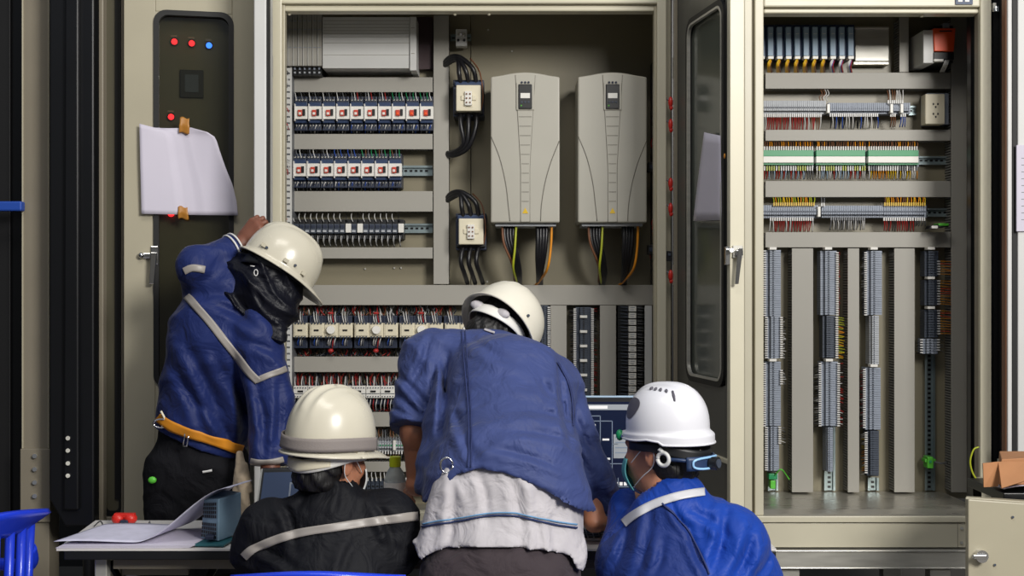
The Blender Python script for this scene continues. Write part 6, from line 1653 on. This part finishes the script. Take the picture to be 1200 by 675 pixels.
for i in (0, 1): np_mesh('shoe', [nets(lambda Q: np.maximum(legs[4 + i](Q) - .012, .004 - Q[:, 2]), [foot[i].x - .1, foot[i].y - .1, -.02], [foot[i].x + .1, foot[i].y + .24, .16], .009, 1)], 'black', D_)
mask(D_, mD, 'mask_teal', 'teal surgical mask with white ear loops')
# white vented helmet with short peak
hm = mD @ Matrix.Translation((.004, -.020, .026)) @ Matrix.Rotation(R_(0), 4, 'X')
AX, AY, HH = .106, .114, .162
def wshell(u, v):
    ph = 2 * PI * u; cx, cy = math.cos(ph), math.sin(ph)
    skirt = .004 + .010 * max(0, -cy) + .018 * max(0, cy) ** 4
    zlow = .004 + .018 * max(0, cy) ** 2 + .016 * (1 - abs(cy)) * (1 if cy > -.3 else .3)
    if v < .2:
        k = v / .2
        e = skirt * (1 if k < .7 else (1 - (k - .7) / .3) ** .6)
        return ((AX + e) * cx, (AY + e) * cy, zlow + (.036 - zlow) * k)
    t = (v - .2) / .8; a = t * PI / 2; rf, hf = math.cos(a) ** .70, math.sin(a) ** .95
    z = .036 + (HH - .036) * hf; x, y = AX * rf * cx, AY * rf * cy
    rd = .005 * min(1, t * 2) * math.exp(-(x / .022) ** 4)
    s = 1 + .035 * math.sin(t * PI)
    return (x * s, y * s, z + rd)
mb = MB(); mb.grid(wshell, 96, 48, 'helmet_white', closed_u=True); wh = mb.build('hard_hat', D_, solid=.0035, off=-1, xf=hm); wh['label'] = 'white hard hat with vent slots and blue rear adjuster'
mb = MB(); mb.tube([wshell(i / 64, 0) for i in range(65)], .0028, 'helmet_white', 8); mb.build('brim_edge', wh, xf=hm)
def on_shell(u, v, o_=.002):
    p = Vector(wshell(u, v)); q = Vector(wshell(u + .01, v)); r_ = Vector(wshell(u, v + .01)); n_ = (q - p).cross(r_ - p).normalized()
    if n_.dot(p - Vector((0, 0, .03))) < 0: n_ = -n_
    return p + n_ * o_, n_
# vents on the left side: oval window and a row of slots
for s in (0, 1):
    mb = MB(); u0 = .395 if s == 0 else .105; sg = 1 if s == 0 else -1
    ring_ = []
    for k in range(28):
        a = 2 * PI * k / 28; uu = u0 + sg * .060 * math.cos(a) * (1 + .25 * math.sin(a)); vv = .47 + .135 * math.sin(a); ring_.append(on_shell(uu, vv, .0012)[0])
    c0 = on_shell(u0, .47, .0030)[0]
    mb.add([c0] + ring_, [(0, i + 1, (i + 1) % 28 + 1) for i in range(28)], 'vent_dark', True); mb.build('side_vent', wh, xf=hm)
for k, (uu, vv, L_) in enumerate(((.475, .80, .010), (.51, .79, .012), (.545, .775, .013), (.58, .75, .014), (.615, .72, .030))):
    for mir in (0, 1):
        u2 = uu if not mir else .5 - uu + (1 if .5 - uu < 0 else 0)
        p, n_ = on_shell(u2, vv, .0016); q, _ = on_shell(u2, vv - (.055 if k < 4 else .16), .0016)
        mb = MB(); mb.tube([p, (p + q) / 2 + n_ * .001, q], [.0028, .0042, .0022], 'vent_dark', 8); mb.build('vent_slot', wh, xf=hm)
# inner band, ratchet adjuster
hb = harness(wh, hm, False, .106, .128, -.002)
M['ratchet_blue'] = mat('pale_blue_adjuster', (150, 196, 236), .35)
def rb(u, v, e=0): 
    ph = PI * 1.5 + (u - .5) * 1.5; return ((.100 + e) * math.cos(ph), (.112 + e) * math.sin(ph) - .012, -.026 - .036 * v)
mb = MB(); mb.grid(lambda u, v: rb(u, v), 20, 5, 'darkblue'); rt = mb.build('rear_adjuster', wh, solid=.006, xf=hm); rt['label'] = 'blue rear ratchet adjuster'
mb = MB(); loop = []
for k in range(41):
    a = 2 * PI * k / 40; loop.append(rb(.5 + .40 * math.copysign(abs(math.cos(a)) ** .6, math.cos(a)), .5 + .40 * math.copysign(abs(math.sin(a)) ** .6, math.sin(a)), .006))
mb.tube(loop, .0032, 'ratchet_blue', 8); mb.build('adjuster_outline', rt, xf=hm)
p = Vector(rb(.5, .55, .004)); q = Vector(rb(.5, .55, .026))
mb = MB(); mb.cyl(p, q, .017, 'black', 20); mb.cyl(q, q + (q - p) * .12, .012, 'termdark', 16); mb.build('ratchet_knob', rt, bevel=.002, xf=hm)
mb = MB(); c = Vector((-.092, -.040, -.030)); loop = [c + Vector((-.006 + .004 * math.cos(0), .017 * math.cos(2 * PI * k / 20), .017 * math.sin(2 * PI * k / 20))) for k in range(21)]
mb.tube(loop, .0055, 'duct_white', 8); mb.tube([c + Vector((0, 0, .016)), Vector((-.098, -.03, -.002))], .006, 'duct_white', 8); mb.tube([c + Vector((0, -.016, 0)), Vector(rb(.14, .3))], .005, 'darkblue', 8); mb.build('side_adjuster', wh, xf=hm)
# lamp clip at the front side
mb = MB(); p, n_ = on_shell(.335, .06, .004); mb.ball(p, .011, 'green', 10, (1, 1, 1.4)); mb.ball(p + Vector((-.004, -.016, -.002)), .008, 'chrome', 10, (1, 1.4, 1)); mb.build('front_clip', wh, xf=hm)

# ================================================================== B: bending person seen from behind
B_ = person((X(585, 3.35), 3.35, 0), 'person bending forward in blue jacket with white shirt tail, ivory hard hat')
pel = P(586, 668, 3.20); waist = P(594, 590, 3.29); ch = P(594, 465, 3.60); up = P(576, 432, 3.70)
shL, shR = P(506, 425, 3.70), P(645, 452, 3.68)
elL, elR = P(488, 506, 3.60), P(688, 560, 3.56)
wrL, wrR = P(489, 570, 3.62), P(697, 612, 3.50)
fy = (0, .8, .6)
hcB = P(580, 396, 3.78); mB = frame(hcB, 12, 50, 24)
torsoB = [Cone(pel, waist, .185, .190, (0, 1, 0), 1.35), Cone(waist, ch, .190, .168, fy, 1.35), Cone(ch, up, .160, .105, fy, 1.25), Cone(P(535, 428, 3.70), shR, .080, .076)]
armB = [Cone(P(530, 415, 3.70), shL, .07, .082), Cone(shL, elL, .084, .074), Cone(shR, elR, .082, .060), Cone(elR, P(699, 590, 3.58), .062, .068)]
armI = [Cone(shL, elL, .060, .044), Cone(elL, wrL, .043, .029), Cone(shR, elR, .060, .045), Cone(elR, wrR, .043, .030)]
knee = [Vector((pel.x + s * .12, 3.27, .46)) for s in (-1, 1)]; foot = [Vector((pel.x + s * .14, 3.22, .09)) for s in (-1, 1)]
legsB = [Cone(pel + Vector((s * .09, .01, -.03)), knee[i], .105, .070) for i, s in enumerate((-1, 1))] + [Cone(knee[i], foot[i], .066, .048) for i in (0, 1)] + [Cone(foot[i] + Vector((0, 0, -.045)), foot[i] + Vector((0, .14, -.05)), .04, .034) for i in (0, 1)]
neckB = Cone(up + Vector((.01, .02, .02)), hcB + Vector((0, -.0, -.01)), .060, .056)
hR, hRc = limb_hand(wrR, (.25, .9, -.08), (-.1, -.1, -.9), .95, .3, -1); hL, hLc = limb_hand(wrL, (.3, .8, -.16), (0, -.1, -.9), 1, .4, 1)
bdB = U([Cone(c.a, c.b, c.ra * .86, c.rb * .86, None if c.ax is None else Vector(c.ax), c.k) for c in torsoB] + armI + legsB + [neckB], .03)
hfB = in_frame(head_fn, mB)
fnB = lambda Q: smin(bdB(Q), hfB(Q), .02)
lo, hi = bounds([pel, hcB, *knee, *foot, elL, elR], .24)
parts = [nets(fnB, lo, hi, .016, 2), nets(fnB, [hcB.x - .14, hcB.y - .14, hcB.z - .16], [hcB.x + .14, hcB.y + .14, hcB.z + .15], .0048, 1)]
foreL = U([armI[1]], .01); foreR = U([armI[3]], .01)
for fa, hf_, w_, e_, hcn in ((foreL, hL, wrL, elL, hLc), (foreR, hR, wrR, elR, hRc)):
    lo_, hi_ = bounds([e_, w_], .05); parts.append(nets(lambda Q: smin(fa(Q), hf_(Q), .02), *bounds([e_, w_, hcn], .085), .0042, 1))
np_mesh('body', parts, 'skin_tan', B_)
np_mesh('hair', [nets(in_frame(lambda Q: hair_fn(Q, -.085), mB), [hcB.x - .14, hcB.y - .14, hcB.z - .16], [hcB.x + .14, hcB.y + .14, hcB.z + .16], .004, 1)], 'hair', B_)
jtB = U(torsoB + [Cone(P(524, 490, 3.52), P(510, 570, 3.40), .045, .040)], .06); jaB = U(armB, .04)
fB = [(P(640, 430, 3.4), P(668, 520, 3.4), .012), (P(560, 500, 3.3), P(640, 560, 3.3), .007)]
hemp = [(470, 600), (500, 594), (516, 578), (535, 556), (560, 548), (590, 552), (615, 561), (640, 574), (665, 590), (690, 606), (730, 620)]
def hemz(Q):
    px = 600 + Q[:, 0] * F / Q[:, 1]; py = np.interp(px, [h[0] for h in hemp], [h[1] for h in hemp])
    return CAM_Z - (py - 337.5) * 3.16 / F
CR_B = [(656, 425, 668, 520, .014, 4), (591, 505, 662, 515, .010, 4), (575, 525, 657, 548, .012, 4), (601, 482, 665, 490, .008, 4), (560, 402, 603, 424, .008, 5), (521, 397, 517, 505, .022, 5), (630, 430, 652, 470, .008, 5),
        (610, 560, 680, 590, .010, 4), (530, 470, 560, 545, .007, 5), (600, 440, 640, 455, .006, 6)]
CR_BA = [(465, 440, 503, 482, .016, 4), (470, 466, 517, 500, .014, 4), (503, 398, 481, 450, .014, 4), (511, 430, 499, 500, .014, 4), (463, 480, 500, 503, .012, 3), (672, 480, 700, 540, .014, 4), (681, 540, 700, 590, .012, 4), (690, 500, 676, 560, .010, 4)]
def jacketB(Q):
    fo = folds(Q, 21, .013, 7, 3, 15, .45) - creases(Q, CR_B)
    px = 600 + Q[:, 0] * F / Q[:, 1]
    body = jtB(Q) - .020 - fo
    body = np.maximum(body, (hemz(Q) - Q[:, 2]) * .8)
    arms = jaB(Q) - .010 - folds(Q, 23, .012, 10, 4, 26, -.45) + creases(Q, CR_BA)
    # short left sleeve ends above the elbow, right sleeve runs to mid forearm
    cl = above(elL + (elL - shL).normalized() * .0, shL - elL)(Q); near = (Q[:, 0] < X(535, 3.6)) 
    arms = np.where(near, np.maximum(arms, cl), arms)
    cr = above(P(697, 597, 3.58), P(683, 560, 3.56) - P(697, 597, 3.58))(Q); arms = np.where(Q[:, 0] > X(660, 3.6), np.maximum(arms, cr), arms)
    d = smin(body, arms, .008)
    # groove where the sleeve meets the back
    pass
    return np.maximum(d, -(Cone(neckB.a, neckB.b, .060, .056)(Q) - .008))
lo, hi = bounds([waist, shL, shR, elL, elR, up, P(697, 597, 3.58)], .24)
jB = np_mesh('jacket', [nets(jacketB, lo, hi, .0075, 2)], 'jacket_blue', B_)
bB = bvh_of(jB)
ribbon('back_seam', bB, [(541, 385), (545, 430), (549, 480), (550, 520), (549, 548)], 1.3, 'seam', B_, samples=50, cross=2)
ribbon('back_seam', bB, [(545, 385), (549, 430), (552.5, 480), (553.5, 520), (552.5, 548)], 1.0, 'seam', B_, samples=50, cross=2)
ribbon('armhole_seam', bB, [(652, 424), (664, 445), (670, 470), (671, 500)], 1.6, 'seam', B_, samples=30, cross=2)
ribbon('collar_edge', bB, [(531, 379), (548, 381), (565, 386), (580, 391)], 2.2, 'shirt_white', B_, samples=30, cross=3)
# white shirt tail
stp = [(470, 640), (484, 643), (492, 662), (500, 655), (520, 645), (560, 640), (600, 640), (640, 646), (668, 655), (676, 672), (684, 676), (690, 660), (720, 650)]
CR_S = [(500, 572, 488, 640, .014, 5), (531, 560, 525, 640, .010, 5), (601, 560, 612, 640, .010, 6), (650, 595, 656, 660, .006, 5), (561, 556, 571, 610, .010, 5), (630, 575, 634, 640, .009, 5)]
def shirtB(Q):
    px = 600 + Q[:, 0] * F / Q[:, 1]; py = np.interp(px, [h[0] for h in stp], [h[1] for h in stp]); zz = CAM_Z - (py - 337.5) * 3.1 / F
    d = smin(smin(Cone(P(530, 580, 3.2), P(499, 645, 3.18), .05, .030)(Q), Cone(P(650, 620, 3.2), P(668, 655, 3.18), .03, .030)(Q), .01), Cone(pel - Vector((0, 0, .06)), waist, .214, .200, (0, 1, 0), 1.32)(Q), .06); d = smin(d, Cone(waist, ch, .188, .12, fy, 1.35)(Q), .04) - .005 - folds(Q, 31, .012, 18, 4, 3, .1) + creases(Q, CR_S)
    return np.maximum(np.maximum(d, zz - Q[:, 2]), Q[:, 2] - (ch.z - .10))
sB = np_mesh('shirt', [nets(shirtB, *bounds([pel, waist, ch], .26), .0075, 2)], 'shirt_white', B_)
sB['label'] = 'white shirt tail with two blue stripes'
bS = bvh_of(sB)
ribbon('shirt_stripe', bS, [(488, 617), (510, 611), (540, 607), (570, 602), (600, 601), (625, 606), (650, 611), (676, 615)], 1.6, 'sky_stripe', sB, samples=90, cross=2, label='pale blue stripe')
ribbon('shirt_stripe', bS, [(486, 620), (510, 614.5), (540, 610.5), (570, 605), (600, 604.5), (625, 609.5), (650, 615), (676, 619)], 2.2, 'navy_stripe', sB, samples=90, cross=2, label='navy stripe')
trB = U(legsB[:4] + [Cone(pel - Vector((0, 0, .02)), waist - Vector((0, 0, .02)), .176, .168, (0, 1, 0), 1.4)], .04)
np_mesh('trousers', [nets(lambda Q: np.maximum(np.maximum(trB(Q) - .012 - folds(Q, 9, .01, 20, 5, 8), .09 - Q[:, 2]), Q[:, 2] - (pel.z + .16)), *bounds([pel, waist, *knee, *foot], .24), .012, 2)], 'trousers_grey', B_)
for i in (0, 1): np_mesh('shoe', [nets(lambda Q: np.maximum(legsB[4 + i](Q) - .012, .004 - Q[:, 2]), [foot[i].x - .1, foot[i].y - .1, -.02], [foot[i].x + .1, foot[i].y + .24, .16], .009, 1)], 'black', B_)
hm = mB @ Matrix.Translation((0, -.010, .030)) @ Matrix.Rotation(R_(0), 4, 'X')
hh = helmet_cream(B_, hm, 'helmet_ivory', H=.146, ax=.119, ay=.136, peak=.04, brim=.013, label='ivory hard hat tipped forward, inner harness showing', ridge=.003)
harness(hh, hm, True, .104, .124, -.010)
mb = MB()
for k in range(3):
    mb.ball((-.05 + k * .045, -.098, -.022), .020, 'shirt_white', 12, (1.3, .7, .8))
mb.build('inner_padding', hh, xf=hm)
# radio clip and loop on the left hem
q, n_ = hit(bB, 527, 548)
if q is not None:
    mb = MB(); c = q + n_ * .012
    mb.tube([c + Vector((.016 * math.cos(2 * PI * k / 18), 0, .020 * math.sin(2 * PI * k / 18))) for k in range(19)], .0028, 'chrome', 8); o = mb.build('waist_ring', B_); o['label'] = 'metal ring at the waist'

# ================================================================== A: standing, navy jacket, black scarf, belt
A_ = person((X(235, 4.06), 4.06, 0), 'standing person in blue jacket with amber belt and black head scarf, gripping door')
hcA = P(321, 326, 4.02); mA = frame(hcA, 74, 33, -4)
pel = P(231, 545, 4.08); waist = P(237, 505, 4.08); chA = P(259, 400, 4.04); upA = P(264, 345, 4.06)
shR_, elR_, wrR_ = P(300, 395, 3.96), P(316, 475, 3.93), P(317, 560, 3.86)
shL_, elL_ = P(243, 342, 4.12), P(229, 312, 3.99); wrL_ = P(281, 288, 4.09)
torsoA = [Cone(pel, waist, .132, .130, (0, 1, 0), 1.15), Cone(waist, chA, .122, .142, (0, 1, 0), 1.15), Cone(chA, upA, .150, .105, (0, 1, 0), 1.15), Cone(P(244, 450, 4.08), P(240, 470, 4.08), .124, .120)]
armR = [Cone(shR_, elR_, .078, .062), Cone(elR_, P(314, 545, 3.88), .060, .052)]
armL = [Cone(shL_, elL_, .070, .050), Cone(elL_, wrL_, .048, .036)]
footA = [Vector((pel.x + s * .10, 4.08, .09)) for s in (-1, 1)]; kneeA = [Vector((pel.x + s * .085, 4.07, .50)) for s in (-1, 1)]
legsA = [Cone(pel + Vector((s * .065, 0, -.03)), kneeA[i], .098, .068) for i, s in enumerate((-1, 1))] + [Cone(kneeA[i], footA[i], .064, .046) for i in (0, 1)] + [Cone(footA[i] + Vector((0, 0, -.045)), footA[i] + Vector((.13, .02, -.05)), .04, .034) for i in (0, 1)]
neckA = Cone(upA + Vector((.05, 0, .03)), hcA + Vector((0, 0, -.01)), .060, .058)
hfA = in_frame(head_fn, mA)
armsIn = [Cone(shR_, elR_, .055, .042), Cone(elR_, wrR_, .042, .029), Cone(shL_, elL_, .052, .040), Cone(elL_, wrL_, .038, .029)]
bdA = U([Cone(c.a, c.b, c.ra * .85, c.rb * .85, None if c.ax is None else Vector(c.ax), c.k) for c in torsoA] + armsIn + legsA + [neckA], .03)
hL_, hLc_ = limb_hand(P(284, 285, 4.095), P(301, 262, 4.10) - P(284, 285, 4.095), (.6, .8, 0), .92, 1.15, 1, .15)
hR_, hRc_ = limb_hand(wrR_, (.25, -.2, -.9), (.8, .3, 0), 1, .6, 1)
fnA = lambda Q: smin(bdA(Q), hfA(Q), .02)
lo, hi = bounds([pel, hcA, *kneeA, *footA, elL_, elR_, shL_], .24)
np_mesh('body', [nets(fnA, lo, hi, .016, 2), nets(lambda Q: smin(armsIn[3](Q), hL_(Q), .015), *bounds([wrL_, hLc_], .09), .0034, 1), nets(lambda Q: smin(armsIn[1](Q), hR_(Q), .015), *bounds([wrR_, hRc_], .09), .0042, 1)], 'skin_brown', A_)
jtA = U(torsoA, .05)
CR_A = [(241, 350, 300, 385, .014, 5), (217, 402, 262, 500, .018, 7), (255, 422, 295, 505, .016, 6), (287, 400, 331, 420, .012, 5), (301, 452, 310, 538, .016, 5), (327, 452, 321, 535, .012, 4), (209, 440, 237, 500, .016, 6), (275, 430, 285, 520, .020, 5), (225, 345, 290, 352, .010, 5), (231, 470, 270, 515, .012, 5)]
def jacketA(Q):
    cr = creases(Q, CR_A)
    d = jtA(Q) - .018 - folds(Q, 41, .011, 9, 4, 12, .9) + cr
    aR = U(armR, .03)(Q) - .010 - folds(Q, 43, .010, 14, 4, 8, .2) + cr
    endp = P(313, 545, 3.88); aR = np.maximum(aR, above(endp, elR_ - endp)(Q))
    aL = U(armL, .03)(Q) - .010 - folds(Q, 44, .008, 14, 4, 22, .6)
    aL = np.where(Q[:, 0] > elL_.x + .03, np.maximum(aL, above(wrL_ - (wrL_ - elL_).normalized() * .012, elL_ - wrL_)(Q)), aL)
    d = smin(smin(d, aR, .016), aL, .03)
    hem = P(232, 523, 4.0).z - (Q[:, 0] - X(232, 4.0)) * .42
    d = np.where(Q[:, 0] < X(288, 3.95), np.maximum(d, hem - Q[:, 2]), d)
    return d
lo, hi = bounds([pel, waist, shL_, shR_, elL_, elR_, wrL_, P(313, 545, 3.88), upA], .20)
jA = np_mesh('jacket', [nets(jacketA, lo, hi, .0075, 2)], 'jacket_navyblue', A_)
bA = bvh_of(jA)
ribbon('reflective_stripe', bA, [(219, 347), (230, 359), (245, 376), (262, 398), (280, 420), (292, 436), (303, 447)], 9, 'reflect', A_, samples=70, label='grey reflective stripe down the back')
ribbon('sleeve_stripe', bA, [(216, 318), (226, 314), (240, 316)], 8, 'reflect', A_, samples=24, label='grey reflective band on raised sleeve')
ribbon('sleeve_stripe', bA, [(300, 446), (314, 440), (330, 434), (335, 432)], 7, 'reflect', A_, samples=30, label='grey reflective band on lowered sleeve')
ribbon('cuff_stripe', bA, [(294, 540), (305, 542), (320, 541), (332, 538)], 6.5, 'reflect', A_, samples=30, label='pale cuff band')
# cuff rings at the raised wrist
dv = (wrL_ - elL_).normalized(); u_ = dv.orthogonal().normalized(); v_ = dv.cross(u_)
for k in (0, 1):
    c = wrL_ - dv * (.018 + .016 * k); mb = MB(); mb.tube([c + (u_ * math.cos(2 * PI * i / 24) + v_ * math.sin(2 * PI * i / 24)) * .0505 for i in range(25)], .0034, 'whitew', 8); mb.build('cuff_trim', A_)
# scarf and balaclava: wraps head, falls over neck and shoulder
nkA = P(312, 352, 3.98)
def scarfA(Q):
    loc_ = in_frame(lambda q: U([Ell((0, -.010, .030), (.088, .104, .088)), Ell((0, .038, -.045), (.070, .074, .082)), Cone((0, .05, -.07), (0, .03, -.06), .045, .055)], .03)(q), mA)
    d = loc_(Q)
    d = smin(d, Cone(P(306, 338, 4.0), P(322, 362, 3.98), .085, .075)(Q), .03)
    d = smin(d, Cone(P(290, 345, 4.0), P(326, 392, 3.93), .055, .028)(Q), .03)
    d = smin(d, Cone(P(285, 318, 4.04), P(262, 325, 4.08), .06, .055)(Q), .04)
    return d - .004 - folds(Q, 51, .024, 34, 5, 10, .8)
lo, hi = bounds([hcA, P(326, 392, 3.93), P(262, 325, 4.08)], .14)
sc_ = np_mesh('head_scarf', [nets(scarfA, lo, hi, .006, 1)], 'scarf_black', A_)
bSc = bvh_of(sc_)
for (px, py) in ((300.5, 320),):
    q, n_ = hit(bSc, px, py)
    if q is not None:
        mb = MB(); mb.tube([q + n_ * .004 + Vector((.006 * math.cos(2 * PI * k / 14), 0, .010 * math.sin(2 * PI * k / 14))) for k in range(15)], .0018, 'whitew', 6); mb.tube([q + n_ * .004 + Vector((-.018, 0, .022)), q + n_ * .004 + Vector((-.004, 0, .020))], .0018, 'whitew', 6); mb.build('emblem', sc_)
# trousers
trA = U(legsA[:4] + [Cone(pel - Vector((0, 0, .02)), waist, .130, .124, (0, 1, 0), 1.15)], .04)
tA = np_mesh('trousers', [nets(lambda Q: np.maximum(np.maximum(trA(Q) - .014 - folds(Q, 47, .010, 10, 4, 22), .09 - Q[:, 2]), Q[:, 2] - (waist.z + .02)), *bounds([pel, waist, *kneeA, *footA], .24), .010, 2)], 'trousers_black', A_)
for i in (0, 1): np_mesh('shoe', [nets(lambda Q: np.maximum(legsA[4 + i](Q) - .012, .004 - Q[:, 2]), [footA[i].x - .1, footA[i].y - .1, -.02], [footA[i].x + .24, footA[i].y + .12, .16], .009, 1)], 'black', A_)
bT = bvh_of(tA, jA)
ribbon('pocket_label', bT, [(237, 553), (249, 551)], 2.4, 'whitew', A_, samples=8, cross=2)
# belt of amber webbing
bl = ribbon('tool_belt', bT, [(187, 489), (200, 498), (220, 506), (245, 514), (265, 521), (282, 527)], 11, 'strap_yellow', A_, off=.008, samples=60, label='amber webbing belt with metal buckle', thick=.003)
for (px, py, w_, h_) in ((219, 514, .006, .020),):
    q, n_ = hit(bT, px, py); mb = MB(); c = q + n_ * .014
    mb.tube([c + Vector((-w_, 0, -h_)), c + Vector((w_, 0, -h_)), c + Vector((w_ * 2, 0, h_)), c + Vector((0, 0, h_)), c + Vector((-w_, 0, -h_))], .003, 'chrome', 8); mb.build('buckle', bl)
q, n_ = hit(bT, 192, 497); 
if q is None: q, n_ = hit(bT, 197, 497)
mb = MB(); c = q + n_ * .012; mb.tube([c + Vector((.024 * math.cos(2 * PI * k / 18), 0, .014 * math.sin(2 * PI * k / 18))) for k in range(19)], .0028, 'chrome', 8); mb.tube([c + Vector((.0, 0, .04)), c + Vector((.014, 0, .01)), c + Vector((.004, 0, -.012))], .004, 'ivory', 6, sub=4); mb.build('ring', bl)
mb = MB(); q, n_ = hit(bT, 181, 562)
c = (q + n_ * .01) if q is not None else P(178, 562, 4.0); mb.ball(c, .013, 'lime', 10, (1.1, .6, .9)); mb.build('tag', A_)
# gloves hanging from the belt
GL = thing('work_glove', tuple(P(283, 605, 3.93)), 'worn beige work glove hanging from the amber belt', 'glove')
def gloveF(Q):
    d = Cone(P(281, 532, 3.94), P(283, 565, 3.93), .012, .022)(Q)
    for a, b, r1, r2 in ((P(281, 560, 3.93), P(277, 603, 3.93), .016, .008), (P(284, 560, 3.92), P(285, 607, 3.93), .016, .009), (P(286, 555, 3.93), P(291, 596, 3.93), .014, .008), (P(279, 552, 3.93), P(273, 585, 3.93), .012, .007), (P(287, 545, 3.93), P(294, 575, 3.93), .010, .007)):
        d = smin(d, Cone(a, b, r1, r2)(Q), .006)
    return d - folds(Q, 61, .004, 60, 5, 20)
np_mesh('glove_cloth', [nets(gloveF, *bounds([P(281, 532, 3.94), P(285, 607, 3.93)], .06), .0042, 1)], 'glove_cloth', GL)
# helmet A
hm = mA @ Matrix.Translation((0, -.006, .036))
hh = helmet_cream(A_, hm, 'helmet_cream', H=.140, ax=.110, ay=.128, peak=.046, brim=.010, ridge=.009, label='cream hard hat tilted forward, ridged crown')
harness(hh, hm, False, .104, .122, -.006)
for (yy, zz) in ((-.085, .018), (.0, .012), (.07, .010)):
    x_ = .114 * math.sqrt(max(0, 1 - (yy / .136) ** 2)); MB().box((x_ - .001, yy - .008, zz), (x_ + .005, yy + .008, zz + .012), 'beige').build('strap_slot', hh, bevel=.001, xf=hm)
# chairs under the two seated people
ch2 = tree_copy(ch1); ch2.location = (X(385, 3.1), 3.12, 0); ch2.rotation_euler = (0, 0, 0); ch2.scale = (.78, 1, .95); ch2['label'] = 'royal blue plastic chair under the worker in the black jacket'; ch2['group'] = 'royal blue plastic chairs'
ch3 = tree_copy(ch1); ch3.location = (X(815, 3.1), 3.12, 0); ch3.rotation_euler = (0, 0, 0); ch3.scale = (1, 1, .90); ch3['label'] = 'royal blue plastic chair under the worker in the bright blue jacket'; ch3['group'] = 'royal blue plastic chairs'
WORLD = 0.36
EXPO = 0.0
LIGHTS = [('daylight_opening', (2.8, -.8, 3.6), (0.3, 4.4, 1.2), 1.5, 1.5, 335, (1.0, .97, .92)),
          ('weak_fill', (-.2, 1.6, 4.6), (.2, 4.6, 1.2), 2.0, 1.0, 50, (1.0, .95, .88))]  # weak overhead fill lamp, added to brighten; not a known fixture
SUN = None
# ------------------------------------------------------------------ camera, light, world
cam = bpy.data.cameras.new('camera'); cam.sensor_width = 36; cam.lens = F / 1200 * 36
co = bpy.data.objects.new('camera', cam); COL.objects.link(co)
co.location = (0, 0, CAM_Z); co.rotation_euler = (PI / 2, 0, 0); scene.camera = co
cam.clip_end = 60
w = bpy.data.worlds.new('world'); scene.world = w; w.use_nodes = True
wn = w.node_tree.nodes; wl = w.node_tree.links
bg = wn['Background']; bg.inputs['Strength'].default_value = WORLD
tc = wn.new('ShaderNodeTexCoord'); sp_ = wn.new('ShaderNodeSeparateXYZ'); cr = wn.new('ShaderNodeValToRGB')
wl.new(tc.outputs['Generated'], sp_.inputs[0]); wl.new(sp_.outputs['Z'], cr.inputs['Fac'])
cr.color_ramp.elements[0].color = (.25, .24, .22, 1); cr.color_ramp.elements[0].position = 0
cr.color_ramp.elements[1].color = (.75, .85, 1.0, 1); cr.color_ramp.elements[1].position = .6
wl.new(cr.outputs['Color'], bg.inputs['Color'])
def area(name, loc, target, sx, sy, power, col):
    l = bpy.data.lights.new(name, 'AREA'); l.shape = 'RECTANGLE'; l.size = sx; l.size_y = sy; l.energy = power; l.color = col
    o = bpy.data.objects.new(name, l); COL.objects.link(o); o.location = loc
    o.rotation_euler = (Vector(target) - Vector(loc)).to_track_quat('-Z', 'Y').to_euler(); return o
for a in LIGHTS: area(*a)
if SUN:
    l = bpy.data.lights.new('sun', 'SUN'); l.energy = SUN[1]; l.angle = math.radians(SUN[2]); l.color = SUN[3]
    o = bpy.data.objects.new('sun', l); COL.objects.link(o); o.location = (3, -2, 6)
    o.rotation_euler = Vector(SUN[0]).to_track_quat('-Z', 'Y').to_euler()
vs_ = scene.view_settings
scene.display_settings.display_device = 'sRGB'
vs_.view_transform = 'Standard'; vs_.look = 'None'; vs_.gamma = 1; vs_.exposure = EXPO; vs_.use_curve_mapping = False
for o in bpy.data.objects:
    if '_o' in o: del o['_o']
